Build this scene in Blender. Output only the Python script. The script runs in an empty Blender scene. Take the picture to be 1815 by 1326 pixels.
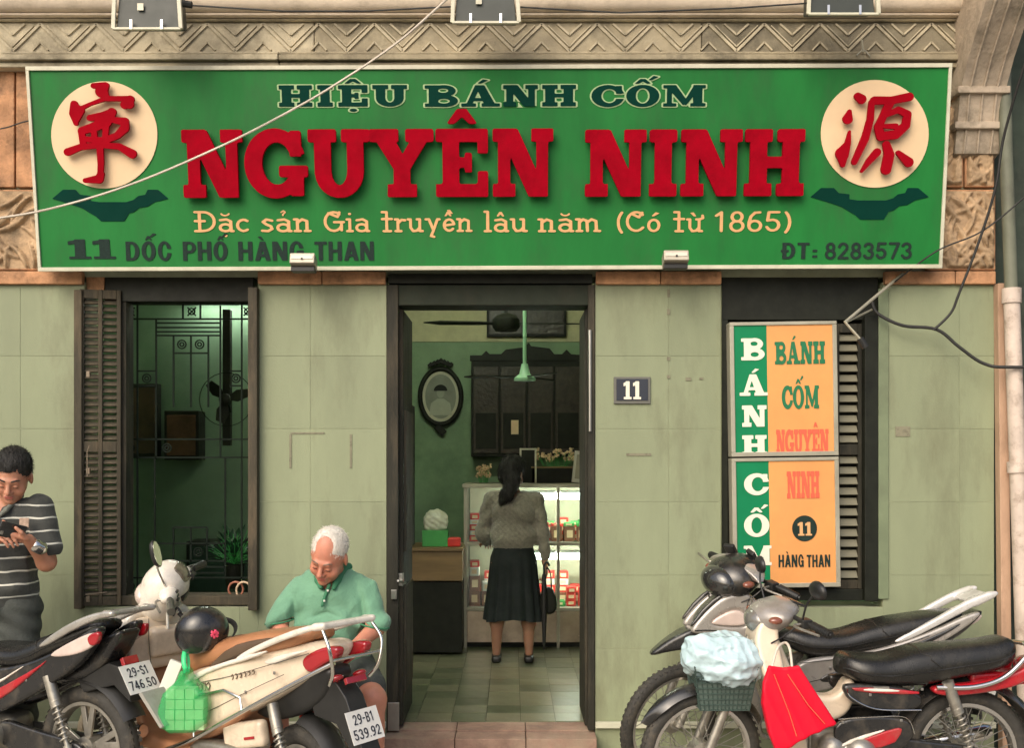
import bpy, math, random
import numpy as np
from mathutils import Vector, Matrix, Euler
from mathutils.geometry import tessellate_polygon
random.seed(7); np.random.seed(7)
sc = bpy.context.scene
C = sc.collection
R = math.radians
# ---------------------------------------------------------------- camera, sky, sun, exposure
CAM_Y, CAM_Z, FPX = -6.0, 1.62, 1920.0
cam_d = bpy.data.cameras.new('camera'); cam = bpy.data.objects.new('camera', cam_d); C.objects.link(cam)
cam.location = (0, CAM_Y, CAM_Z); cam.rotation_euler = (R(90), 0, 0)
cam_d.sensor_width = 36; cam_d.lens = 36*FPX/1815; cam_d.shift_y = (815-663)/1815.0
cam_d.clip_start = 0.05; cam_d.clip_end = 500
sc.camera = cam
w = bpy.data.worlds.new('World'); sc.world = w; w.use_nodes = True
nt = w.node_tree; nt.nodes.clear()
SUN_EL, SUN_AZ = 38.0, 208.0        # azimuth measured clockwise from +Y
sky = nt.nodes.new('ShaderNodeTexSky'); sky.sky_type = 'NISHITA'; sky.sun_disc = False
sky.sun_elevation = R(SUN_EL); sky.sun_rotation = R(SUN_AZ)
sky.air_density = 1.0; sky.dust_density = 6.0; sky.ozone_density = 0.6
bg = nt.nodes.new('ShaderNodeBackground'); bg.inputs['Strength'].default_value = 0.15
wo = nt.nodes.new('ShaderNodeOutputWorld')
nt.links.new(sky.outputs[0], bg.inputs[0]); nt.links.new(bg.outputs[0], wo.inputs[0])
sl = bpy.data.lights.new('sun', 'SUN'); sl.energy = 1.15; sl.angle = R(60); sl.color = (1.0, .93, .80)
so = bpy.data.objects.new('sun', sl); C.objects.link(so)
sd = Vector((math.sin(R(SUN_AZ))*math.cos(R(SUN_EL)), math.cos(R(SUN_AZ))*math.cos(R(SUN_EL)), math.sin(R(SUN_EL))))
so.location = sd*20; so.rotation_euler = (-sd).to_track_quat('-Z', 'Y').to_euler()
vs = sc.view_settings
vs.view_transform = 'Standard'; vs.look = 'None'; vs.exposure = 0.22; vs.gamma = 1; vs.use_curve_mapping = False
try:
    vs.use_white_balance = True; vs.white_balance_temperature = 6300; vs.white_balance_tint = 10
except Exception: pass

# ---------------------------------------------------------------- helpers
def P(px, py, y=0.0):
    s = FPX/(y-CAM_Y)
    return Vector(((px-907.5)/s, y, CAM_Z+(815-py)/s))
def X(px, y=0.0): return P(px, 0, y).x
def Z(py, y=0.0): return P(0, py, y).z

def thing(name, label, cat, loc=(0,0,0), rot=(0,0,0), group=None, kind=None):
    o = bpy.data.objects.new(name, None); C.objects.link(o)
    o.empty_display_size = .1
    o.location = loc; o.rotation_euler = rot
    tag(o, label, cat, group, kind); return o
def tag(o, label=None, cat=None, group=None, kind=None):
    if label: o['label'] = label
    if cat: o['category'] = cat
    if group: o['group'] = group
    if kind: o['kind'] = kind
    return o
def link(name, me, mat, parent=None, M=None):
    o = bpy.data.objects.new(name, me); C.objects.link(o)
    if mat is not None and len(me.materials) == 0: me.materials.append(mat)
    if parent is not None: o.parent = parent
    if M is not None: o.matrix_local = M
    return o
def np_mesh(name, v, f4):
    me = bpy.data.meshes.new(name)
    v = np.asarray(v, np.float32); f4 = np.asarray(f4, np.int32)
    n = len(f4); k = f4.shape[1]
    me.vertices.add(len(v)); me.vertices.foreach_set('co', v.ravel())
    me.loops.add(n*k); me.loops.foreach_set('vertex_index', f4.ravel())
    me.polygons.add(n); me.polygons.foreach_set('loop_start', np.arange(0, n*k, k, dtype=np.int32))
    me.update(calc_edges=True); me.validate(); return me

class MB:
    def __init__(s): s.v = []; s.f = []
    def add(s, vs_, fs):
        b = len(s.v); s.v += [tuple(a) for a in vs_]; s.f += [tuple(b+i for i in f) for f in fs]; return s
    def box(s, x0, x1, y0, y1, z0, z1):
        if x0 > x1: x0, x1 = x1, x0
        if y0 > y1: y0, y1 = y1, y0
        if z0 > z1: z0, z1 = z1, z0
        return s.add([(x0,y0,z0),(x1,y0,z0),(x1,y1,z0),(x0,y1,z0),(x0,y0,z1),(x1,y0,z1),(x1,y1,z1),(x0,y1,z1)],
              [(3,2,1,0),(4,5,6,7),(0,1,5,4),(1,2,6,5),(2,3,7,6),(3,0,4,7)])
    def obox(s, c, half, rot=(0,0,0)):
        m = Euler(rot).to_matrix(); c = Vector(c); hx, hy, hz = half
        vv = [c + m @ Vector((a*hx, b*hy, d*hz)) for d in (-1,1) for a, b in ((-1,-1),(1,-1),(1,1),(-1,1))]
        return s.add(vv, [(3,2,1,0),(4,5,6,7),(0,1,5,4),(1,2,6,5),(2,3,7,6),(3,0,4,7)])
    def bar(s, a, b, wd, ht, up=(0,0,1)):
        a, b = Vector(a), Vector(b); d = (b-a).normalized(); up = Vector(up)
        r = d.cross(up)
        if r.length < 1e-4: r = d.cross(Vector((1,0,0)))
        r.normalize(); u = r.cross(d).normalized()
        vv = []
        for p in (a, b):
            for i, j in ((-1,-1),(1,-1),(1,1),(-1,1)): vv.append(p + r*(i*wd/2) + u*(j*ht/2))
        return s.add(vv, [(3,2,1,0),(4,5,6,7),(0,1,5,4),(1,2,6,5),(2,3,7,6),(3,0,4,7)])
    def tube(s, pts, r, n=8, closed=False, flat=1.0):
        pts = [Vector(p) for p in pts]; m = len(pts)
        rs = r if isinstance(r, (list, tuple)) else [r]*m
        b = len(s.v); prev = None
        for i, p in enumerate(pts):
            if closed: t = pts[(i+1) % m]-pts[i-1]
            else: t = pts[min(i+1, m-1)]-pts[max(i-1, 0)]
            t.normalize()
            if prev is None:
                u = Vector((0,0,1)) if abs(t.z) < .9 else Vector((0,1,0))
                u = (u - t*u.dot(t)).normalized()
            else:
                u = (prev - t*prev.dot(t)).normalized()
            prev = u; w_ = t.cross(u)
            for k in range(n):
                a = 2*math.pi*k/n
                s.v.append(tuple(p + (u*math.cos(a)*flat + w_*math.sin(a))*rs[i]))
        for i in range(m if closed else m-1):
            j = (i+1) % m
            for k in range(n):
                k2 = (k+1) % n
                s.f.append((b+i*n+k, b+i*n+k2, b+j*n+k2, b+j*n+k))
        if not closed:
            s.f.append(tuple(b+k for k in reversed(range(n)))); s.f.append(tuple(b+(m-1)*n+k for k in range(n)))
        return s
    def lathe(s, prof, n=24, c=(0,0,0), rot=None, close=False):
        """profile (r, h) turned about local z"""
        m = rot if rot is not None else Matrix.Identity(3); c = Vector(c); b = len(s.v); q = len(prof)
        for (r, h) in prof:
            for k in range(n):
                a = 2*math.pi*k/n; s.v.append(tuple(c + m @ Vector((r*math.cos(a), r*math.sin(a), h))))
        for i in range(q if close else q-1):
            j = (i+1) % q
            for k in range(n):
                k2 = (k+1) % n
                s.f.append((b+i*n+k, b+i*n+k2, b+j*n+k2, b+j*n+k))
        if not close:
            s.f.append(tuple(b+k for k in reversed(range(n)))); s.f.append(tuple(b+(q-1)*n+k for k in range(n)))
        return s
    def prism(s, poly, fn, w0, w1):
        """2-D polygon (ccw, may be concave), fn(u,v,w)->xyz"""
        n = len(poly); b = len(s.v)
        s.v += [tuple(fn(u, v, w0)) for u, v in poly] + [tuple(fn(u, v, w1)) for u, v in poly]
        tr = tessellate_polygon([[Vector((u, v, 0)) for u, v in poly]])
        for t in tr:
            s.f.append(tuple(b+i for i in t)); s.f.append(tuple(b+n+i for i in reversed(t)))
        for i in range(n):
            j = (i+1) % n; s.f.append((b+i, b+j, b+n+j, b+n+i))
        return s
    def rings(s, rings, cap=True, closed=True):
        b = len(s.v); n = len(rings[0])
        for r in rings: s.v += [tuple(p) for p in r]
        for i in range(len(rings)-1):
            for k in range(n if closed else n-1):
                k2 = (k+1) % n; s.f.append((b+i*n+k, b+i*n+k2, b+(i+1)*n+k2, b+(i+1)*n+k))
        if cap and closed:
            s.f.append(tuple(b+k for k in reversed(range(n)))); q = b+(len(rings)-1)*n
            s.f.append(tuple(q+k for k in range(n)))
        return s
    def mesh(s, name, smooth=None):
        me = bpy.data.meshes.new(name); me.from_pydata(s.v, [], s.f); me.validate()
        import bmesh
        bm = bmesh.new(); bm.from_mesh(me); bmesh.ops.recalc_face_normals(bm, faces=bm.faces); bm.to_mesh(me); bm.free()
        if smooth is not None:
            me.polygons.foreach_set('use_smooth', [True]*len(me.polygons))
            me.set_sharp_from_angle(angle=R(smooth))
        return me
    def build(s, name, mat, parent=None, smooth=None, bevel=0, seg=2, M=None):
        me = s.mesh(name, smooth)
        o = link(name, me, mat, parent, M)
        if bevel:
            bv = o.modifiers.new('bevel', 'BEVEL'); bv.width = bevel; bv.segments = seg; bv.limit_method = 'ANGLE'; bv.angle_limit = R(35)
            if smooth is None:
                me.polygons.foreach_set('use_smooth', [True]*len(me.polygons)); bv.harden_normals = True
        return o

# ---------------------------------------------------------------- signed-distance modelling
def smin(a, b, k):
    if k <= 0: return np.minimum(a, b)
    h = np.maximum(k-np.abs(a-b), 0)/k
    return np.minimum(a, b)-h*h*k*.25
class Field:
    def __init__(s, lo, hi, h):
        s.h = h; s.lo = np.array(lo, float); n = np.ceil((np.array(hi)-s.lo)/h).astype(int)+1
        s.ax = [s.lo[i]+h*np.arange(n[i]) for i in range(3)]
        s.d = np.full(n, .5, np.float32)
    def op(s, prim, mode='+', k=0.0):
        lo, hi, fn = prim; m = max(k, 0)+3*s.h
        sl = []; co = []
        for i in range(3):
            a = int(np.searchsorted(s.ax[i], lo[i]-m)); b = int(np.searchsorted(s.ax[i], hi[i]+m))
            if b <= a: return s
            sl.append(slice(a, b)); sh = [1,1,1]; sh[i] = b-a
            co.append(s.ax[i][a:b].astype(np.float32).reshape(sh))
        sl = tuple(sl)
        v = fn(*co); o = s.d[sl]
        if mode == '+': s.d[sl] = smin(o, v, k)
        elif mode == '-': s.d[sl] = -smin(-o, v, k)
        elif mode == '&':
            full = np.full(s.d.shape, .5, np.float32); full[sl] = v; s.d = -smin(-s.d, -full, k)
        return s
    def grid(s):
        return np.meshgrid(*[a.astype(np.float32) for a in s.ax], indexing='ij')
    def mesh(s, name):
        d = s.d; S = d < 0; nx, ny, nz = d.shape
        cnt = np.zeros((nx-1, ny-1, nz-1), np.int8)
        for i in (0,1):
            for j in (0,1):
                for k in (0,1): cnt += S[i:nx-1+i, j:ny-1+j, k:nz-1+k]
        mask = (cnt > 0) & (cnt < 8)
        idx = np.full(mask.shape, -1, np.int64); ci = np.argwhere(mask); idx[mask] = np.arange(len(ci))
        acc = np.zeros((len(ci), 3)); n = np.zeros(len(ci))
        for ax in range(3):
            e = np.zeros(3, int); e[ax] = 1; o1, o2 = [q for q in range(3) if q != ax]
            for p in (0,1):
                for q in (0,1):
                    a = np.zeros(3, int); a[o1] = p; a[o2] = q
                    A = ci+a; B = A+e
                    da = d[A[:,0],A[:,1],A[:,2]]; db = d[B[:,0],B[:,1],B[:,2]]
                    m = (da < 0) != (db < 0)
                    t = np.where(m, da/np.where(m, da-db, 1), 0)
                    pt = a+t[:,None]*e
                    acc[m] += pt[m]; n[m] += 1
        v = s.lo+s.h*(ci+acc/n[:,None])
        F = []
        for ax in range(3):
            o1, o2 = (ax+1) % 3, (ax+2) % 3
            sa = [slice(None)]*3; sb = [slice(None)]*3
            sa[ax] = slice(0, -1); sb[ax] = slice(1, None)
            ch = S[tuple(sa)] != S[tuple(sb)]
            ids = np.argwhere(ch)
            ok = (ids[:,o1] > 0) & (ids[:,o2] > 0) & (ids[:,o1] < d.shape[o1]-1) & (ids[:,o2] < d.shape[o2]-1)
            ids = ids[ok]
            ins = S[ids[:,0], ids[:,1], ids[:,2]]
            def g(a, b):
                t = ids.copy(); t[:,o1] += a; t[:,o2] += b
                return idx[t[:,0], t[:,1], t[:,2]]
            q = np.stack([g(-1,-1), g(0,-1), g(0,0), g(-1,0)], 1)
            q[~ins] = q[~ins][:, ::-1]
            F.append(q)
        F = np.concatenate(F) if F else np.zeros((0,4), int)
        F = F[(F >= 0).all(1)]
        me = np_mesh(name, v, F)
        me.polygons.foreach_set('use_smooth', [True]*len(me.polygons))
        return me
def cap3(a, b, ra, rb=None):
    rb = ra if rb is None else rb
    a = np.array(a, float); b = np.array(b, float); ab = b-a; L = float(ab@ab)+1e-9; r = max(ra, rb)
    def fn(x, y, z):
        t = np.clip(((x-a[0])*ab[0]+(y-a[1])*ab[1]+(z-a[2])*ab[2])/L, 0, 1).astype(np.float32)
        return np.sqrt((x-a[0]-ab[0]*t)**2+(y-a[1]-ab[1]*t)**2+(z-a[2]-ab[2]*t)**2)-(ra+(rb-ra)*t)
    return np.minimum(a, b)-r, np.maximum(a, b)+r, fn
def _rot(rot):
    return np.array((Euler(rot) if not isinstance(rot, Matrix) else rot).to_matrix() if not isinstance(rot, Matrix) else rot, float)
def ell(c, r, rot=None):
    c = np.array(c, float); r = np.array(r, float); mr = float(r.max()); mn = float(r.min())
    M = _rot(rot) if rot is not None else None
    def fn(x, y, z):
        x, y, z = x-c[0], y-c[1], z-c[2]
        if M is not None: x, y, z = (M[0,0]*x+M[1,0]*y+M[2,0]*z, M[0,1]*x+M[1,1]*y+M[2,1]*z, M[0,2]*x+M[1,2]*y+M[2,2]*z)
        k0 = np.sqrt((x/r[0])**2+(y/r[1])**2+(z/r[2])**2)
        k1 = np.sqrt((x/r[0]**2)**2+(y/r[1]**2)**2+(z/r[2]**2)**2)+1e-6
        return np.maximum(k0*(k0-1)/k1, -mn)
    return c-mr, c+mr, fn
def rbox(c, h, rd=0.0, rot=None):
    c = np.array(c, float); h = np.array(h, float); mr = float(np.linalg.norm(h))
    M = _rot(rot) if rot is not None else None
    def fn(x, y, z):
        x, y, z = x-c[0], y-c[1], z-c[2]
        if M is not None: x, y, z = (M[0,0]*x+M[1,0]*y+M[2,0]*z, M[0,1]*x+M[1,1]*y+M[2,1]*z, M[0,2]*x+M[1,2]*y+M[2,2]*z)
        qx, qy, qz = np.abs(x)-h[0]+rd, np.abs(y)-h[1]+rd, np.abs(z)-h[2]+rd
        return np.sqrt(np.maximum(qx,0)**2+np.maximum(qy,0)**2+np.maximum(qz,0)**2)+np.minimum(np.maximum(qx, np.maximum(qy, qz)), 0)-rd
    return (c-mr, c+mr, fn) if M is not None else (c-h, c+h, fn)
def poly2(px, py, pts):
    d = (px-pts[0][0])**2+(py-pts[0][1])**2; s = np.ones(np.broadcast(px, py).shape, np.float32); n = len(pts); j = n-1
    d = np.broadcast_to(d, s.shape).copy()
    for i in range(n):
        ex, ey = pts[j][0]-pts[i][0], pts[j][1]-pts[i][1]; wx, wy = px-pts[i][0], py-pts[i][1]
        t = np.clip((wx*ex+wy*ey)/(ex*ex+ey*ey+1e-12), 0, 1)
        d = np.minimum(d, (wx-ex*t)**2+(wy-ey*t)**2)
        c1 = py >= pts[i][1]; c2 = py < pts[j][1]; c3 = ex*wy > ey*wx
        fl = (c1 & c2 & c3) | (~c1 & ~c2 & ~c3); s = np.where(fl, -s, s); j = i
    return s*np.sqrt(d)
def smooth_poly(pts, it=2):
    for _ in range(it):
        q = []
        for i in range(len(pts)):
            a, b = pts[i], pts[(i+1) % len(pts)]
            q += [(a[0]*.75+b[0]*.25, a[1]*.75+b[1]*.25), (a[0]*.25+b[0]*.75, a[1]*.25+b[1]*.75)]
        pts = q
    return pts
def prof3(pts, hw, rd=.02, yc=0.0, it=2, bul=0.0):
    """side outline in local XZ, half width hw (number or fn(x,z)) about y=yc, rounded rim rd, bulge bul"""
    pts = smooth_poly(pts, it) if it else pts
    xs = [p[0] for p in pts]; zs = [p[1] for p in pts]
    W = hw if not callable(hw) else max(float(hw(a, b)) for a, b in pts)+.02
    def fn(x, y, z):
        d = poly2(x[:, 0, :] if x.ndim == 3 else x, z[:, 0, :] if z.ndim == 3 else z, pts)
        d = d[:, None, :]
        h = hw(x, z) if callable(hw) else hw
        q1 = d+rd; q2 = np.abs(y-yc)-h+rd
        if bul: q2 = q2 + bul*np.clip(1+d/.12, 0, 1)
        return np.sqrt(np.maximum(q1,0)**2+np.maximum(q2,0)**2)+np.minimum(np.maximum(q1,q2),0)-rd
    return np.array([min(xs), yc-W, min(zs)]), np.array([max(xs), yc+W, max(zs)]), fn
def sdf_obj(name, prims, mat, parent, h=.006, pad=.02, M=None, disp=None):
    lo = np.min([p[0][0] for p in prims if p[1] == '+'], 0)-pad; hi = np.max([p[0][1] for p in prims if p[1] == '+'], 0)+pad
    f = Field(lo, hi, h)
    for p in prims: f.op(p[0], p[1], p[2] if len(p) > 2 else 0)
    if disp is not None: f.d = f.d+disp(*f.grid()).astype(np.float32)
    return link(name, f.mesh(name), mat, parent, M)

def crumple(a, k, seed):
    rs_ = np.random.RandomState(seed); dirs = rs_.normal(size=(7, 3)); dirs /= np.linalg.norm(dirs, axis=1)[:, None]; ph_ = rs_.uniform(0, 6, 7); kk_ = rs_.uniform(.6, 1.7, 7)*k
    def f(x, y, z):
        d = 0
        for i in range(7):
            w_ = .012*np.sin(25*(x*dirs[i,1]+y*dirs[i,2]+z*dirs[i,0])+ph_[i]*2)
            d = d+np.abs(np.sin((x*dirs[i,0]+y*dirs[i,1]+z*dirs[i,2]+w_)*kk_[i]+ph_[i]))/kk_[i]*k
        return a*(d-3.5)*.55
    return f
# ---------------------------------------------------------------- materials
def mat(name, col, rough=.6, metal=0.0, var=.12, scale=6.0, bump=0.0, bscale=60.0, coat=0.0, spec=.5, dirt=0.0, dcol=(.06,.05,.035), dscale=2.5, emis=None, estr=0.0, stretch=(1,1,1), trans=0.0, alpha=1.0, sheen=0.0, sss=0.0, rvar=.12):
    m = bpy.data.materials.new(name); m.use_nodes = True; t = m.node_tree; N = t.nodes; L = t.links
    b = N['Principled BSDF']; col = tuple(col)+(1,) if len(col) == 3 else col
    b.inputs['Roughness'].default_value = rough; b.inputs['Metallic'].default_value = metal
    b.inputs['Coat Weight'].default_value = coat; b.inputs['Coat Roughness'].default_value = .12
    b.inputs['Specular IOR Level'].default_value = spec
    if sheen: b.inputs['Sheen Weight'].default_value = sheen
    if trans: b.inputs['Transmission Weight'].default_value = trans
    if alpha < 1: b.inputs['Alpha'].default_value = alpha
    if sss: b.inputs['Subsurface Weight'].default_value = sss; b.inputs['Subsurface Radius'].default_value = (.012,.004,.002); b.inputs['Subsurface Scale'].default_value = 1
    tc = N.new('ShaderNodeTexCoord'); mp = N.new('ShaderNodeMapping'); mp.inputs['Scale'].default_value = stretch
    L.new(tc.outputs['Object'], mp.inputs[0])
    no = N.new('ShaderNodeTexNoise'); no.inputs['Scale'].default_value = scale; no.inputs['Detail'].default_value = 6; no.inputs['Roughness'].default_value = .65
    L.new(mp.outputs[0], no.inputs[0])
    rp = N.new('ShaderNodeValToRGB')
    rp.color_ramp.elements[0].position = .3; rp.color_ramp.elements[1].position = .7
    lo = tuple(c*(1-var) for c in col[:3])+(1,); hi = tuple(min(1, c*(1+var)) for c in col[:3])+(1,)
    rp.color_ramp.elements[0].color = lo; rp.color_ramp.elements[1].color = hi
    L.new(no.outputs[0], rp.inputs[0]); out = rp.outputs[0]
    if dirt > 0:
        n2 = N.new('ShaderNodeTexNoise'); n2.inputs['Scale'].default_value = dscale; n2.inputs['Detail'].default_value = 9; n2.inputs['Roughness'].default_value = .72
        L.new(mp.outputs[0], n2.inputs[0])
        r2 = N.new('ShaderNodeValToRGB'); r2.color_ramp.elements[0].position = .5; r2.color_ramp.elements[1].position = .72
        r2.color_ramp.elements[0].color = (0,0,0,1); r2.color_ramp.elements[1].color = (dirt,)*3+(1,)
        L.new(n2.outputs[0], r2.inputs[0])
        mx = N.new('ShaderNodeMix'); mx.data_type = 'RGBA'; L.new(r2.outputs[0], mx.inputs[0]); L.new(out, mx.inputs[6]); mx.inputs[7].default_value = tuple(dcol)+(1,)
        out = mx.outputs[2]
    L.new(out, b.inputs['Base Color'])
    if rvar:
        mr = N.new('ShaderNodeMapRange'); mr.inputs['To Min'].default_value = max(.02, rough*(1-rvar*2)); mr.inputs['To Max'].default_value = min(1, rough*(1+rvar*2))
        n3 = N.new('ShaderNodeTexNoise'); n3.inputs['Scale'].default_value = scale*2.3; n3.inputs['Detail'].default_value = 5
        L.new(mp.outputs[0], n3.inputs[0]); L.new(n3.outputs[0], mr.inputs['Value']); L.new(mr.outputs[0], b.inputs['Roughness'])
    if bump:
        nb = N.new('ShaderNodeTexNoise'); nb.inputs['Scale'].default_value = bscale; nb.inputs['Detail'].default_value = 4
        L.new(mp.outputs[0], nb.inputs[0])
        bp = N.new('ShaderNodeBump'); bp.inputs['Strength'].default_value = bump; bp.inputs['Distance'].default_value = .01
        L.new(nb.outputs[0], bp.inputs['Height']); L.new(bp.outputs[0], b.inputs['Normal'])
    if emis:
        b.inputs['Emission Color'].default_value = tuple(emis)+(1,); b.inputs['Emission Strength'].default_value = estr
    return m
# ---------------------------------------------------------------- letters: union of 2-D shapes -> contour -> extruded mesh
def rc(x0, y0, x1, y1): return [(x0,y0),(x1,y0),(x1,y1),(x0,y1)]
def Rf(x0, y0, x1, y1):
    def f(x, y):
        qx = np.abs(x-(x0+x1)/2)-(x1-x0)/2; qy = np.abs(y-(y0+y1)/2)-(y1-y0)/2
        return np.sqrt(np.maximum(qx,0)**2+np.maximum(qy,0)**2)+np.minimum(np.maximum(qx,qy),0)
    return f
def Qf(pts): return lambda x, y: poly2(x, y, pts)
def Ef(cx, cy, rx, ry):
    def f(x, y):
        a = np.sqrt(((x-cx)/rx)**2+((y-cy)/ry)**2); b = np.sqrt(((x-cx)/rx**2)**2+((y-cy)/ry**2)**2)+1e-6
        return a*(a-1)/b
    return f
def Sf(pts, r):
    rs = r if isinstance(r, (list, tuple)) else [r]*len(pts)
    def f(x, y):
        d = None
        for i in range(len(pts)-1):
            ax_, ay_ = pts[i]; bx, by = pts[i+1]; ex, ey = bx-ax_, by-ay_
            t = np.clip(((x-ax_)*ex+(y-ay_)*ey)/(ex*ex+ey*ey+1e-12), 0, 1)
            q = np.sqrt((x-ax_-ex*t)**2+(y-ay_-ey*t)**2)-(rs[i]+(rs[i+1]-rs[i])*t)
            d = q if d is None else np.minimum(d, q)
        return d
    return f
def arc(cx, cy, rx, ry, a0, a1, n=10):
    return [(cx+rx*math.cos(R(a0+(a1-a0)*i/n)), cy+ry*math.sin(R(a0+(a1-a0)*i/n))) for i in range(n+1)]

def slab(ch, sf=.19, st=.27):
    """fat slab-serif capitals, cap height 1"""
    h = st/2; se = .085
    def stem(x, top=True, bot=True, s_=st):
        o = [('+', Rf(x-s_/2, 0, x+s_/2, 1))]
        if bot: o.append(('+', Rf(x-s_/2-se, 0, x+s_/2+se, sf)))
        if top: o.append(('+', Rf(x-s_/2-se, 1-sf, x+s_/2+se, 1)))
        return o
    if ch == 'H': return 1.0, stem(.24)+stem(.76)+[('+', Rf(.24,.42,.76,.59))]
    if ch == 'I': return .5, stem(.25)
    if ch == 'N': return 1.0, stem(.2, s_=.2)+stem(.82, bot=False, s_=.19)+[('+', Qf([(.1,1),(.42,1),(.915,0),(.6,0)]))]
    if ch == 'E': return .92, [('+', Rf(.14,0,.14+st,1)), ('+', Rf(.03,1-sf,.88,1)), ('+', Rf(.03,0,.88,sf)), ('+', Rf(.71,.64,.88,1)), ('+', Rf(.71,0,.88,.38)), ('+', Rf(.3,.43,.62,.58)), ('+', Rf(.5,.36,.62,.65))]
    if ch == 'U': return 1.0, [('+', Ef(.5,.38,.4,.39)), ('-', Rf(-1,.4,2,2)), ('+', Rf(.1,.36,.1+st,1)), ('+', Rf(.9-st,.36,.9,1)), ('-', Ef(.5,.4,.5-.1-st,.22)), ('-', Rf(.1+st,.4,.9-st,2)), ('+', Rf(.0,1-sf,.46,1)), ('+', Rf(.54,1-sf,1.0,1))]
    if ch == 'Y': return 1.0, [('+', Qf([(.06,.86),(.38,.86),(.64,.42),(.4,.36)])), ('+', Qf([(.94,.86),(.66,.86),(.38,.42),(.6,.36)])), ('+', Rf(.5-h,0,.5+h,.5)), ('+', Rf(-.02,1-sf,.45,1)), ('+', Rf(.56,1-sf,1.02,1)), ('+', Rf(.26,0,.74,sf))]
    if ch == 'G': return 1.02, [('+', Ef(.5,.5,.5,.515)), ('-', Ef(.53,.5,.24,.31)), ('-', Rf(.6,.44,1.2,.64)), ('+', Rf(.74,.6,.93,.98)), ('+', Rf(.56,.3,1.03,.47)), ('+', Rf(.74,.02,.96,.4))]
    if ch == 'C': return .95, [('+', Ef(.5,.5,.5,.515)), ('-', Ef(.54,.5,.24,.33)), ('-', Rf(.64,.37,1.2,.62)), ('+', Rf(.74,.6,.92,.97)), ('+', Qf([(.74,.37),(.95,.37),(.85,.12),(.7,.15)]))]
    if ch == 'O': return 1.0, [('+', Ef(.5,.5,.5,.515)), ('-', Ef(.5,.5,.21,.36))]
    if ch == 'A': return 1.08, [('+', Qf([(.4,1),(.66,1),(1.0,.0),(.68,.0)])), ('+', Qf([(.4,1),(.56,1),(.28,0),(.12,0)])), ('+', Rf(.25,.26,.75,.4)), ('+', Rf(.0,0,.42,sf*.8)), ('+', Rf(.58,0,1.1,sf*.8))]
    if ch == 'B': return .95, [('+', Ef(.56,.74,.34,.27)), ('+', Ef(.58,.27,.38,.28)), ('-', Rf(-.5,-.5,.25,1.5)), ('+', Rf(.13,0,.6,1)), ('-', Ef(.54,.75,.15,.1)), ('-', Ef(.56,.26,.17,.11)), ('+', Rf(.13,.0,.4,1)), ('+', Rf(.02,0,.3,sf*.8)), ('+', Rf(.02,1-sf*.8,.3,1))]
    if ch == 'M': return 1.3, [('+', Rf(.13,0,.28,1)), ('+', Rf(.92,0,1.2,1)), ('+', Qf([(.08,1),(.4,1),(.74,.28),(.62,.06)])), ('+', Qf([(1.2,1),(.95,1),(.6,.1),(.72,.06)])), ('+', Rf(.02,0,.42,sf*.8)), ('+', Rf(.84,0,1.3,sf*.8)), ('+', Rf(.02,1-sf*.8,.3,1)), ('+', Rf(1.0,1-sf*.8,1.3,1))]
    if ch == '1': return .62, [('+', Rf(.18,0,.47,1)), ('+', Rf(.02,0,.62,.13)), ('+', Qf([(.0,.72),(.3,.8),(.3,1),(.15,.95),(.0,.9)]))]
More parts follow.
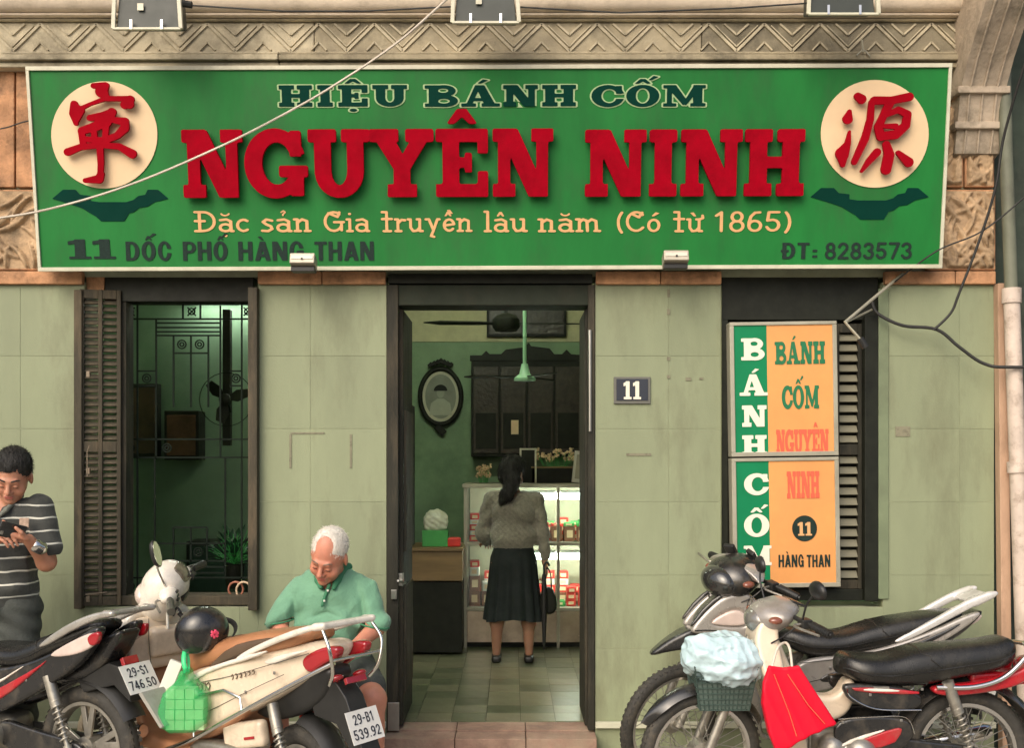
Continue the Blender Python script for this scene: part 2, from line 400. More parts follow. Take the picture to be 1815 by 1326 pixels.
def sans(ch, st=.19):
    t = .155
    if ch == 'H': return .62, [('+', Rf(0,0,st,1)), ('+', Rf(.6-st,0,.6,1)), ('+', Rf(.1,.43,.5,.43+t))]
    if ch == 'N': return .64, [('+', Rf(0,0,st*.95,1)), ('+', Rf(.62-st*.95,0,.62,1)), ('+', Qf([(0,1),(.22,1),(.62,0),(.4,0)]))]
    if ch == 'T': return .56, [('+', Rf(0,1-t,.56,1)), ('+', Rf(.28-st/2,0,.28+st/2,1))]
    if ch == 'A': return .66, [('+', Qf([(.22,1),(.44,1),(.2,0),(0,0)])), ('+', Qf([(.22,1),(.44,1),(.66,0),(.46,0)])), ('+', Rf(.15,.2,.5,.34))]
    if ch == 'P': return .58, [('+', Ef(.3,.69,.28,.31)), ('+', Rf(.1,.38,.32,1)), ('-', Rf(-.5,-.5,.0,2)), ('-', Rf(.2,.53,.32,.86)), ('-', Ef(.3,.695,.11,.165)), ('+', Rf(0,0,st,1))]
    if ch in 'DĐ':
        o = [('+', Ef(.27,.5,.33,.5)), ('-', Rf(-.5,-.5,.1,2)), ('+', Rf(.05,0,.28,1)), ('-', Rf(.15,t,.26,1-t)), ('-', Ef(.25,.5,.16,.36)), ('+', Rf(0,0,st,1))]
        if ch == 'Đ': o.append(('+', Rf(-.07,.43,.3,.56)))
        return .62, o
    if ch == 'O': return .64, [('+', Ef(.31,.5,.31,.52)), ('-', Ef(.31,.5,.12,.36))]
    if ch == 'C': return .6, [('+', Ef(.3,.5,.3,.52)), ('-', Ef(.3,.5,.115,.37)), ('-', Rf(.3,.4,.8,.62))]
    if ch == 'G': return .62, [('+', Ef(.3,.5,.3,.52)), ('-', Ef(.3,.5,.115,.37)), ('-', Rf(.3,.54,.8,.64)), ('+', Rf(.3,.38,.6,.52)), ('+', Rf(.45,0,.6,.5))]
    if ch == 'E': return .52, [('+', Rf(0,0,st,1)), ('+', Rf(0,0,.5,t)), ('+', Rf(0,.43,.46,.43+t)), ('+', Rf(0,1-t,.5,1))]
    if ch == 'U': return .62, [('+', Ef(.3,.32,.3,.34)), ('-', Rf(-1,.34,2,2)), ('+', Rf(0,.3,st,1)), ('+', Rf(.6-st,.3,.6,1)), ('-', Ef(.3,.34,.6-.3-st,.2)), ('-', Rf(st,.34,.6-st,2))]
    if ch == 'Y': return .6, [('+', Qf([(0,1),(.2,1),(.4,.45),(.2,.4)])), ('+', Qf([(.6,1),(.4,1),(.2,.45),(.4,.4)])), ('+', Rf(.3-st/2,0,.3+st/2,.5))]
    if ch == 'I': return .2, [('+', Rf(0,0,st,1))]
    if ch == ':': return .3, [('+', Rf(.05,.1,.22,.27)), ('+', Rf(.05,.5,.22,.67))]
    return strokes(ch, .078)
def strokes(ch, r=.055, serif=False):
    S = lambda p: ('+', Sf(p, r)); W = .5
    D = {
     '0': (.6, [arc(.28,.5,.22,.44,0,360,20)]), '1': (.45, [[(.06,.78),(.24,.94),(.24,.05)]]),
     '2': (.58, [arc(.27,.7,.21,.24,170,-20,9)+[(.4,.5),(.06,.06),(.5,.06)]]),
     '3': (.58, [arc(.26,.72,.2,.22,160,-80,9), arc(.27,.28,.22,.23,85,-160,9)]),
     '4': (.6, [[(.4,.05),(.4,.94),(.04,.28),(.55,.28)]]),
     '5': (.58, [[(.47,.94),(.12,.94),(.08,.54)]+arc(.26,.32,.22,.26,110,-160,10)]),
     '6': (.58, [arc(.27,.29,.21,.24,0,360,18), [(.06,.30),(.065,.45),(.13,.74),(.27,.92),(.44,.93)]]),
     '7': (.56, [[(.05,.94),(.5,.94),(.2,.05)]]), '8': (.58, [arc(.28,.72,.18,.22,0,360,14), arc(.28,.28,.22,.24,0,360,14)]),
     '9': (.58, [arc(.28,.68,.21,.25,0,360,16), [(.49,.68),(.48,.5),(.42,.24),(.28,.07),(.1,.07)]]),
     '-': (.4, [[(.08,.48),(.3,.48)]]), '.': (.2, [[(.08,.05),(.09,.05)]]),
     'S': (.56, [arc(.27,.72,.2,.22,30,250,9)[:-1]+arc(.27,.28,.21,.23,90,-150,9)]),
     'B': (.58, [[(.08,.05),(.08,.94)], [(.08,.94)]+arc(.26,.72,.19,.22,90,-90,8)+[(.08,.5)], [(.08,.5)]+arc(.28,.28,.21,.22,90,-90,8)+[(.08,.06)]]),
     '(': (.34, [arc(.5,.45,.38,.62,130,230,8)]), ')': (.34, [arc(-.16,.45,.38,.62,50,-50,8)]),
     'Đ': (.8, [[(.18,.04),(.18,.95)], [(.02,.95),(.18,.95)]+arc(.32,.5,.4,.45,90,-90,12)+[(.02,.04)], [(.02,.52),(.36,.52)]]),
     'G': (.82, [arc(.4,.5,.34,.45,50,330,14)+[(.7,.45)], [(.42,.47),(.78,.47)], [(.7,.47),(.7,.08)], [(.2,.9),(.55,.72),(.62,.94)]]),
     'C': (.74, [arc(.4,.5,.34,.45,45,320,14), [(.22,.88),(.5,.7),(.62,.92)]]),
     'a': (.58, [arc(.26,.2,.2,.17,0,360,12), [(.08,.56),(.3,.6),(.46,.5),(.46,.04),(.54,.04)]]),
     'c': (.5, [arc(.28,.31,.22,.27,50,310,12)]), 's': (.48, [[(.4,.54),(.2,.6),(.08,.48),(.2,.36),(.36,.27),(.4,.14),(.25,.04),(.05,.06)]]),
     'n': (.64, [[(.02,.6),(.13,.6),(.13,.04)], [(.04,.04),(.24,.04)], [(.13,.44),(.3,.6),(.47,.52),(.47,.04)], [(.4,.04),(.58,.04)]]),
     'm': (.92, [[(.02,.6),(.13,.6),(.13,.04)], [(.04,.04),(.22,.04)], [(.13,.46),(.26,.6),(.4,.52),(.42,.04)], [(.42,.46),(.56,.6),(.72,.52),(.74,.04)], [(.68,.04),(.86,.04)]]),
     'i': (.28, [[(.03,.6),(.14,.6),(.14,.04)], [(.04,.04),(.24,.04)], [(.13,.86),(.15,.86)]]),
     'l': (.3, [[(.03,.97),(.14,.97),(.14,.04)], [(.04,.04),(.25,.04)]]),
     't': (.46, [[(.2,.95),(.2,.04)], [(.02,.95),(.2,.95)], [(.02,.62),(.4,.62)], [(.08,.04),(.36,.04)]]),
     'r': (.46, [[(.02,.6),(.13,.6),(.13,.04)], [(.04,.04),(.26,.04)], [(.13,.42),(.28,.58),(.42,.56)]]),
     'u': (.66, [[(.02,.6),(.12,.6),(.12,.2),(.22,.04),(.38,.06),(.48,.2)], [(.38,.6),(.49,.6),(.49,.04),(.6,.04)]]),
     'y': (.62, [[(.02,.6),(.14,.6),(.32,.08)], [(.56,.6),(.48,.6),(.3,.0),(.22,-.2),(.34,-.24)]]),
     'e': (.52, [[(.07,.3),(.46,.36)]+arc(.27,.32,.2,.27,10,320,14)]),
     'ư': (.7, [[(.02,.6),(.12,.6),(.12,.2),(.22,.04),(.38,.06),(.48,.2)], [(.38,.6),(.49,.6),(.49,.04),(.6,.04)], [(.5,.6),(.64,.66),(.62,.78)]]),
    }
    w_, ls = D[ch]; return w_, [S(p) for p in ls]
BASE = {'Ệ':('E','^.'), 'Á':('A',"'"), 'Ố':('O',"^'"), 'Ê':('E','^'), 'À':('A','`'), 'ặ':('a','u.'), 'ả':('a','?'), 'ề':('e','^`'), 'â':('a','^'), 'ă':('a','u'), 'ó':('o',"'"), 'ừ':('ư','`'), 'o':('o','')}
def glyph(ch, style):
    base, marks = BASE.get(ch, (ch, ''))
    low = base.islower() or base == 'ư'
    if style == 'slab': w_, ops = slab(base)
    elif style == 'sans': w_, ops = sans(base)
    elif base == 'o': w_, ops = .56, [('+', Sf(arc(.27,.31,.2,.27,0,360,16), .055))]
    elif style == 'fat1': w_, ops = slab('1')
    else: w_, ops = strokes(base, {'script': .056, 'plate': .062}[style])
    ops = list(ops); c = w_/2-(.03 if low else 0); t = 1.07 if not low else .74; k = .055 if low else .06
    for m in marks:
        if m == '^':
            hw_ = .25 if style == 'slab' else .15
            ops.append(('+', Qf([(c-hw_,t),(c-hw_*.5,t),(c,t+.1),(c+hw_*.5,t),(c+hw_,t),(c+hw_*.3,t+.22),(c-hw_*.3,t+.22)])))
        if m == "'":
            o = (.24 if style == 'slab' else .13) if '^' in marks else 0; u = t+(.16 if '^' in marks else .0)
            ops.append(('+', Qf([(c+o-.08,u),(c+o+.03,u),(c+o+.24,u+.16),(c+o+.08,u+.2)])))
        if m == '`':
            o = .14 if '^' in marks else 0; u = t+(.12 if '^' in marks else 0)
            ops.append(('+', Qf([(c+o+.06,u),(c+o-.04,u),(c+o-.2,u+.18),(c+o-.06,u+.2)])))
        if m == '.': ops.append(('+', Ef(c, -.17, .11 if not low else .06, .075)))
        if m == 'u': ops.append(('+', Sf(arc(c,t+.14,.14,.1,190,350,6), .035)))
        if m == '?': ops.append(('+', Sf([(c-.06,t+.2),(c+.02,t+.27),(c+.08,t+.2),(c+.0,t+.1),(c,t+.05)], .033)))
    return w_, ops
def contour(ops, x0, x1, y0, y1, h, lvl=0.0, smooth=0.0):
    xs = np.arange(x0, x1+h, h); ys = np.arange(y0, y1+h, h)
    Xg, Yg = np.meshgrid(xs, ys, indexing='ij'); d = np.full(Xg.shape, 9.0)
    for s_, f in ops:
        v = f(Xg, Yg); d = np.minimum(d, v) if s_ == '+' else np.maximum(d, -v)
    d -= lvl; S = d < 0; nx, ny = d.shape
    V = {}; pts = []
    cnt = S[:-1,:-1].astype(int)+S[1:,:-1]+S[:-1,1:]+S[1:,1:]
    for i, j in np.argwhere((cnt > 0) & (cnt < 4)):
        a = []; 
        for (p, q, r_, s_) in ((0,0,1,0),(0,1,1,1),(0,0,0,1),(1,0,1,1)):
            da, db = d[i+p,j+q], d[i+r_,j+s_]
            if (da < 0) != (db < 0):
                t = da/(da-db); a.append((p+(r_-p)*t, q+(s_-q)*t))
        V[(i,j)] = len(pts); m = len(a)
        pts.append((xs[i]+h*sum(q[0] for q in a)/m, ys[j]+h*sum(q[1] for q in a)/m))
    nxt = {}
    for i, j in np.argwhere(S[:-1,:] != S[1:,:]):
        if 0 < j < ny-1:
            a, b = V[(i,j-1)], V[(i,j)]
            if S[i,j]: nxt.setdefault(a, []).append(b)
            else: nxt.setdefault(b, []).append(a)
    for i, j in np.argwhere(S[:,:-1] != S[:,1:]):
        if 0 < i < nx-1:
            a, b = V[(i-1,j)], V[(i,j)]
            if S[i,j]: nxt.setdefault(b, []).append(a)
            else: nxt.setdefault(a, []).append(b)
    loops = []
    while nxt:
        s0 = next(iter(nxt)); cur = s0; lp = []
        while cur in nxt:
            lp.append(cur); o = nxt[cur]; n_ = o.pop()
            if not o: del nxt[cur]
            cur = n_
            if cur == s0: break
        if len(lp) > 3: loops.append([pts[q] for q in lp])
    out = []
    for lp in loops:
        keep = dp(lp+[lp[0]], h*.18)[:-1]
        if len(keep) >= 3: out.append(keep)
    return out
def dp(p, e):
    p = np.array(p); keep = np.zeros(len(p), bool); keep[0] = keep[-1] = True
    m = len(p)//2; keep[m] = True; st = [(0, m), (m, len(p)-1)]
    while st:
        a, b = st.pop()
        if b-a < 2: continue
        ab = p[b]-p[a]; L = np.hypot(*ab)+1e-12
        dd = np.abs(ab[0]*(p[a+1:b,1]-p[a,1])-ab[1]*(p[a+1:b,0]-p[a,0]))/L
        i = int(dd.argmax())
        if dd[i] > e: keep[a+1+i] = True; st += [(a, a+1+i), (a+1+i, b)]
    return [tuple(q) for q in p[keep]]
def loops_mesh(name, loops, z0, z1):
    fs = []
    def area(l): return .5*sum(l[i][0]*l[(i+1) % len(l)][1]-l[(i+1) % len(l)][0]*l[i][1] for i in range(len(l)))
    def inside(p, l):
        c_ = False
        for i in range(len(l)):
            (x1_, y1_), (x2_, y2_) = l[i], l[i-1]
            if (y1_ > p[1]) != (y2_ > p[1]) and p[0] < (x2_-x1_)*(p[1]-y1_)/(y2_-y1_)+x1_: c_ = not c_
        return c_
    loops = [l for l in loops if abs(area(l)) > 1e-7]
    nest = [sum(inside(l[0], m) for m in loops if m is not l) for l in loops]
    tr = []; allp = []; base = []
    for l in loops: base.append(len(allp)); allp += l
    n = len(allp)
    for i, l in enumerate(loops):
        if nest[i] % 2: continue
        grp = [i]+[j for j, m in enumerate(loops) if nest[j] == nest[i]+1 and inside(m[0], l)]
        ids = [base[j]+k for j in grp for k in range(len(loops[j]))]
        for t in tessellate_polygon([[Vector((x, y, 0)) for x, y in loops[j]] for j in grp]): tr.append([ids[q] for q in t])
    vs_ = [(x, y, z1) for x, y in allp]+[(x, y, z0) for x, y in allp]
    for t in tr:
        a, b, c_ = [allp[i] for i in t]
        ccw = (b[0]-a[0])*(c_[1]-a[1])-(b[1]-a[1])*(c_[0]-a[0]) > 0
        fs.append(tuple(t) if ccw else tuple(reversed(t)))
    b = 0
    for lp in loops:
        m = len(lp)
        for i in range(m):
            j = (i+1) % m; fs.append((b+i, n+b+i, n+b+j, b+j))
        b += m
    me = bpy.data.meshes.new(name); me.from_pydata(vs_, [], fs); me.validate(); return me
GC = {}
def glyph_mesh(ch, style, lvl, depth, z0, matl, res=.022):
    key = (ch, style, lvl, depth, z0, matl.name)
    if key not in GC:
        w_, ops = glyph(ch, style)
        lp = contour(ops, -.3, w_+.3, -.45, 1.5, res, lvl)
        me = loops_mesh('letter', lp, z0, z0+depth); me.materials.append(matl); GC[key] = me
    return GC[key]
class Plane:
    """a flat face in the scene: origin o, unit axes U,V, normal N (towards the street)"""
    def __init__(s, o, U, V):
        s.o = Vector(o); s.U = Vector(U).normalized(); s.V = Vector(V).normalized(); s.N = s.U.cross(s.V).normalized()
    def uv(s, px, py):
        c = Vector((0, CAM_Y, CAM_Z)); d = P(px, py, 0)-c
        t = (s.o-c).dot(s.N)/d.dot(s.N); q = c+d*t-s.o
        return q.dot(s.U), q.dot(s.V)
    def M(s, u, v, w=0, su=1, sv=1, sw=1, rot=0):
        U, V = s.U*math.cos(rot)+s.V*math.sin(rot), -s.U*math.sin(rot)+s.V*math.cos(rot)
        o = s.o+s.U*u+s.V*v+s.N*w
        return Matrix(((U.x*su, V.x*sv, s.N.x*sw, o.x), (U.y*su, V.y*sv, s.N.y*sw, o.y), (U.z*su, V.z*sv, s.N.z*sw, o.z), (0,0,0,1)))
def word(pl, txt, style, px0, px1, py_base, py_top, matl, parent, depth=.003, w0=.0015, gap=.12, lvl=0.0, name='letter', outline=None, xs=None):
    """place txt so it spans px0..px1, cap height py_base..py_top on plane pl"""
    adv = []; 
    for ch in txt:
        adv.append(.42 if ch == ' ' else glyph(ch, style)[0])
    tot = sum(adv)+gap*(len(txt)-1)
    u0, v0 = pl.uv(px0, py_base); u1, _ = pl.uv(px1, py_base); _, v1 = pl.uv(px0, py_top)
    sx = (u1-u0)/tot; sy = v1-v0; u = u0
    for ch, a in zip(txt, adv):
        if ch != ' ':
            if outline:
                om, ol = outline
                link('letter_outline', glyph_mesh(ch, style, ol, 1, 0, om), None, parent, pl.M(u, v0, w0, sx, sy, depth))
                link(name, glyph_mesh(ch, style, lvl, 1, 0, matl), None, parent, pl.M(u, v0, w0+depth+.0006, sx, sy, depth))
            else:
                link(name, glyph_mesh(ch, style, lvl, 1, 0, matl), None, parent, pl.M(u, v0, w0, sx, sy, depth))
        u += (a+gap)*sx
def flat_shape(pl, ops_px, matl, parent, name, w0, depth, step=1.0, lvl=0):
    """shape given directly in photo pixels, laid on plane pl (x right, y down)"""
    # ops use pixel coordinates with y flipped
    xs0, ys0, xs1, ys1 = ops_px['box']
    lp = contour(ops_px['ops'], xs0, xs1, -ys1, -ys0, step, lvl)
    lp = [[pl.uv(x, -y) for x, y in l] for l in lp]
    me = loops_mesh(name, lp, w0, w0+depth); me.materials.append(matl)
    return link(name, me, None, parent, pl.M(0, 0, 0))
# ---------------------------------------------------------------- materials
m_walls = [mat('green cladding %d' % i, tuple(c_*k_ for c_ in (.250,.284,.170)), .62, var=.13, scale=1.5, bump=.15, bscale=160, dirt=.75, dcol=(.15,.15,.085), dscale=2.2, stretch=(1.6,1,.45)) for i, k_ in enumerate((.96,1,1.03,1.0))]; m_wall = None
m_grout = mat('grout', (.33,.35,.23), .9, var=.2)
m_side = mat('green reveal', (.27,.30,.17), .7, dirt=.4)
m_stone = mat('tan stone', (.46,.24,.12), .85, var=.45, scale=7, bump=.5, bscale=50, dirt=.9, dcol=(.07,.045,.025), dscale=5)
m_carve = mat('carved stone', (.42,.29,.17), .85, var=.45, scale=9, bump=.5, bscale=50, dirt=.9, dcol=(.06,.05,.03), dscale=6)
m_cream = mat('cream plaster', (.76,.64,.50), .85, var=.14, scale=3, bump=.25, bscale=40, dirt=.6, dcol=(.22,.18,.11), dscale=2.2)
m_frieze = mat('frieze plaster', (.50,.44,.31), .9, var=.25, scale=5, bump=.4, bscale=50, dirt=.85, dcol=(.10,.085,.055), dscale=2.6)
m_wood = mat('dark painted wood', (.028,.027,.019), .65, spec=.25, var=.3, scale=12, bump=.3, bscale=90, stretch=(1,1,.2), dirt=.5, dcol=(.12,.09,.055), dscale=6)
m_wood2 = mat('shutter wood', (.058,.050,.034), .7, spec=.25, var=.3, scale=12, bump=.3, bscale=90, stretch=(1,1,.2), dirt=.6, dcol=(.20,.15,.09), dscale=7)
m_slat = mat('louvre slat', (.20,.19,.13), .55, var=.2, scale=9, bump=.2, stretch=(.2,1,1), dirt=.5, dcol=(.06,.05,.03))
m_iron = mat('painted iron', (.010,.015,.011), .8, var=.3, spec=.1)
m_inner = mat('interior green wall', (.22,.34,.19), .6, var=.18, scale=2, dirt=.5, dcol=(.04,.10,.05), dscale=1.5)
m_inner_c = mat('interior cream wall', (.62,.60,.36), .8, var=.12, dirt=.3, dcol=(.2,.18,.1))
m_dark = mat('dark lacquer', (.012,.014,.009), .55, spec=.25, var=.4, scale=10)
m_tile = [mat('floor tile %d' % i, c, .3, var=.3, scale=5, dirt=.7, dcol=(.05,.05,.03), dscale=3) for i, c in enumerate([(.115,.13,.075),(.16,.165,.10),(.085,.10,.055),(.19,.185,.115)])]
m_thresh = mat('worn step', (.27,.17,.125), .75, var=.35, scale=7, bump=.4, dirt=.8, dcol=(.33,.27,.19), dscale=4)
m_pave = mat('pavement', (.36,.33,.27), .85, var=.25, scale=4, bump=.3, dirt=.4)
m_road = mat('asphalt', (.09,.085,.075), .85, var=.25, scale=20, bump=.4)
m_sgreen = mat('sign green', (.012,.165,.030), .55, spec=.25, var=.20, scale=2.5, bump=.04, bscale=5, dirt=.6, dcol=(.035,.10,.035), dscale=2.2, stretch=(1.5,1,.5))
m_sdk = mat('sign dark green', (.001,.035,.024), .7, spec=.08, var=.1)
m_sred = mat('sign red', (.31,.0005,.010), .8, var=.2, scale=3, spec=.06)
m_sred2 = mat('emblem red', (.32,.001,.009), .8, spec=.06, var=.15, scale=5)
m_scream = mat('sign cream', (.78,.58,.35), .5, var=.06, scale=4)
m_strim = mat('sign frame', (.62,.60,.46), .45, var=.12, dirt=.35, dcol=(.25,.22,.14), dscale=8)
m_sgrey = mat('sign grey lettering', (.020,.036,.030), .7, spec=.1, var=.25, scale=12)
m_syel = mat('sign yellow lettering', (.72,.40,.17), .5, var=.08)
m_sorange = mat('sign orange', (.74,.33,.10), .45, var=.07, scale=4, dirt=.2, dcol=(.5,.25,.1))
m_sgreen2 = mat('box sign green', (.004,.20,.075), .5, spec=.25, var=.1, scale=5)
m_swhite = mat('sign white', (.80,.76,.62), .5, var=.05)
m_sfade = mat('faded red lettering', (.72,.12,.06), .5, var=.1, scale=20)
m_salu = mat('aluminium frame', (.42,.40,.31), .4, metal=.35, var=.12, dirt=.4, dcol=(.15,.12,.08))
m_chrome = mat('chrome', (.72,.70,.66), .14, metal=1, var=.05)
m_steel = mat('brushed steel', (.42,.41,.38), .35, metal=.9, var=.15, dirt=.3, dcol=(.1,.08,.05), dscale=12)
m_black = mat('black plastic', (.018,.018,.017), .42, var=.3, scale=10)
m_cable = mat('black cable', (.02,.02,.018), .6)
m_rope = mat('pale cord', (.62,.55,.45), .7)
m_pipe = mat('painted pipe', (.60,.50,.42), .55, var=.15, scale=8, dirt=.7, dcol=(.22,.14,.09), dscale=14)
m_tube = mat('fluorescent tube', (.9,.95,.9), .5, emis=(.88,1.0,.86), estr=30)
m_glass = mat('clear glass', (.9,.95,.92), .04, trans=1.0, var=0, rvar=0)
m_white = mat('white plastic', (.72,.71,.64), .4, var=.06)
m_redbox = mat('red carton', (.62,.035,.025), .5, var=.15)
m_grnbox = mat('green carton', (.06,.34,.08), .5, var=.15)
m_tan = mat('tan timber', (.20,.13,.055), .55, var=.25, scale=6, stretch=(.3,1,3))

# ---------------------------------------------------------------- ground and building
GZ = 0.0; FZ = .12
pv = thing('pavement', 'grey paved footway in front of the shop', 'pavement', kind='structure')
MB().box(-9, 9, -4.2, .0, -.12, GZ).build('paving', m_pave, pv)
MB().box(-9, 9, -4.35, -4.2, -.14, GZ).build('kerb', m_pave, pv, bevel=.01)
rd = MB().box(-60, 60, -60, -4.35, -.3, -.13).build('road', m_road); tag(rd, 'dark asphalt street behind the viewpoint', 'road', kind='structure')

B = thing('shop_building', 'pale green tiled shop building with dark timber openings and tan stone bands', 'building')
TOP = 4.6
rows = [505, 631, 760, 890, 1020, 1150, 1279, 1332]
piers = [(-700,150,[-388,-176,36]), (458,685,[550]), (1055,1278,[1185]), (1565,1762,[1700])]
wl = MB()
for a, b, _ in piers: wl.box(X(a), X(b), .0025, .26, -.1, Z(500))
for a, b in ((150,458),(1278,1565)): wl.box(X(a), X(b), .0025, .26, -.1, Z(1077))
wl.box(X(-700), X(1762), .014, .26, Z(490), TOP)
wl.build('wall', m_grout, B)
def panel(x0, x1, z0, z1, m=None, y=0, t=.015, nm='cladding_panel'):
    g = .0011; j = random.uniform(-.0005, .0008)
    o = MB().box(x0+g, x1-g, y+j, y+t, z0+g, z1-g).build(nm, m or random.choice(m_walls), B)
    return o
for a, b, js in piers:
    xs_ = [a]+js+[b]
    for i in range(len(rows)-1):
        for k in range(len(xs_)-1):
            if rows[i] >= 1279 and False: continue
            panel(X(xs_[k]), X(xs_[k+1]), Z(rows[i+1]), Z(rows[i]))
for a, b, js in ((150,458,[425]), (1278,1565,[1480])):
    xs_ = [a]+js+[b]; rw = [1077, 1150, 1279, 1332]
    for i in range(3):
        for k in range(len(xs_)-1): panel(X(xs_[k]), X(xs_[k+1]), Z(rw[i+1]), Z(rw[i]))
# skirting ledge
for a, b in ((-700,685),(1055,1762)):
    MB().box(X(a), X(b), -.03, -.0015, Z(1290), Z(1279)).build('skirting_ledge', mat('pale ledge', (.55,.55,.42), .5), B, bevel=.004)
# reveals (inside faces of the openings)
for px in (150,458,1278,1565): MB().box(X(px)-(.003 if px in (458,1565) else -.003), X(px)+(.004 if px in (150,1278) else -.004), .001, .26, Z(1077), Z(505)).build('window_reveal', m_side, B)
# green strip right of the right window (a narrow reveal board)
MB().box(X(1556), X(1574), -.012, -.0015, Z(1062), Z(512)).build('window_edging', mat('edging green', (.17,.21,.12), .6, dirt=.4), B, bevel=.003)
# tan stone lintel band pieces
for a, b in ((-700,-200),(-200,150),(458,572),(572,685),(1055,1170),(1170,1278),(1565,1690),(1690,1762)):
    MB().box(X(a)+.002, X(b)-.002, -.03, .012, Z(505), Z(482)).build('lintel_stone', m_stone, B, bevel=.006)
# stone blocks beside the sign
def relief(name, x0, x1, z0, z1, y0, amp, seed, m):
    h = .006; nx = max(3, int((x1-x0)/h)); nz = max(3, int((z1-z0)/h)); rs = np.random.RandomState(seed)
    u, v = np.meshgrid(np.linspace(x0, x1, nx), np.linspace(z0, z1, nz), indexing='ij')
    H = np.zeros_like(u)
    for _ in range(46):      # carved leaves: curved pointed ridges
        cx, cz = rs.uniform(x0, x1), rs.uniform(z0, z1); a = rs.choice([.7, 2.3, 1.2, 2.0])+rs.uniform(-.25,.25); L = rs.uniform(.07,.13); W = rs.uniform(.012,.022)
        p = (u-cx)*math.cos(a)+(v-cz)*math.sin(a); q = -(u-cx)*math.sin(a)+(v-cz)*math.cos(a)+p*p*2.2*rs.choice([-1,1])
        g = 1-(p/L)**2-(q/W)**2
        H = np.maximum(H, np.sqrt(np.clip(g, 0, 1)))
    edge = np.minimum.reduce([(u-x0), (x1-u), (v-z0), (z1-v)]); H *= np.clip(edge/.012, 0, 1)
    co = np.stack([u, y0-H*amp, v], -1).reshape(-1, 3)
    i, j = np.meshgrid(np.arange(nx-1), np.arange(nz-1), indexing='ij'); a = (i*nz+j).ravel()
    me = np_mesh(name, co, np.stack([a, a+nz, a+nz+1, a+1], 1)); me.polygons.foreach_set('use_smooth', [True]*len(me.polygons))
    return link(name, me, m, B)
for k, (a, b, c, d) in enumerate(((-700,-260,100,333),(-260,28,100,333),(31,75,100,333),(-700,-150,337,480),(-150,100,337,480),(1640,1705,190,333),(1708,1760,190,333),(1640,1762,337,480))):
    MB().box(X(a), X(b), -.02, .012, Z(d), Z(c)).build('stone_block', m_stone, B, bevel=.006)
    if c == 337 or k in (5, 6): relief('carved_relief', X(a)+.008, X(b)-.008, Z(d)+.01, Z(c)-.01, -.0205, .03, k, m_carve)
# mouldings, frieze, soffit
L0, L1 = X(-700), X(1700)
def bandm(name, y, z0, z1, m, x0=L0, x1=L1): MB().box(x0, x1, y, .013, z0, z1).build(name, m, B, bevel=.008)
m_fr2b = mat('stained moulding', (.36,.31,.21), .9, var=.3, scale=5, bump=.4, bscale=50, dirt=1.0, dcol=(.055,.05,.035), dscale=1.8)
for xa_, xb_, mm_ in ((L0, X(500), m_frieze), (X(500)+.002, L1, m_fr2b)):
    bandm('moulding', -.085, 3.765, 3.795, mm_, xa_, xb_); bandm('moulding', -.11, 3.797, 3.83, mm_, xa_, xb_); bandm('moulding', -.095, 3.832, 3.85, mm_, xa_, xb_)
m_fr2 = mat('stained frieze', (.36,.31,.21), .9, var=.3, scale=5, bump=.4, bscale=50, dirt=1.0, dcol=(.055,.05,.035), dscale=1.8)  # frieze and moulding pieces get darker base and dirt colours towards the right
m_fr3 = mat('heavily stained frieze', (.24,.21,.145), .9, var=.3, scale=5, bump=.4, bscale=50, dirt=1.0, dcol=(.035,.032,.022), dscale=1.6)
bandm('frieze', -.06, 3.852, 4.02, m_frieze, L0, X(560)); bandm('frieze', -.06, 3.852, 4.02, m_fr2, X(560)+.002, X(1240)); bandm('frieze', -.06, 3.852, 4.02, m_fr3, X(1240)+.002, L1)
zz = MB(); per = .305
def zbar(x0, z0, x1, z1, wd=.014): zz.bar((x0,-.062,z0), (x1,-.062,z1), wd, .018, up=(0,1,0))
k = 0; x = L0
while x < L1-.1:
    zbar(x, 4.01, x+per/2, 3.86); zbar(x+per/2, 3.86, x+per, 4.01)
    zbar(x+per*.28, 4.01, x+per*.5, 3.95, .010); zbar(x+per*.5, 3.95, x+per*.72, 4.01, .010)
    zbar(x+per*.86, 3.865, x+per, 3.91, .009); zbar(x, 3.91, x+per*.14, 3.865, .009)
    zbar(x+per*.12, 4.0, x+per*.5, 3.885, .006); zbar(x+per*.5, 3.885, x+per*.88, 4.0, .006)
    x += per
tag(zz.build('zigzag_relief', m_frieze, B), kind='stuff')
bandm('moulding', -.085, 4.022, 4.034, m_frieze); bandm('moulding', -.12, 4.036, 4.052, m_cream)
fas = []
for i in range(9): a_ = R(90*i/8); fas.append((-.122-.05*math.sin(a_), 4.054+.06*(1-math.cos(a_))))
fas += [(-.175,4.62),(.012,4.62),(.012,4.054)]
MB().box(L0, X(1850), -.75, .0, 4.7, 4.9).build('unseen_balcony_slab', m_cream, B, bevel=.01)  # slab above the view, put back for its shade on the upper wall
MB().prism(fas, lambda u, v, w_: (w_, u, v), L0, X(1692)).build('cornice_fascia', m_cream, B, smooth=30)
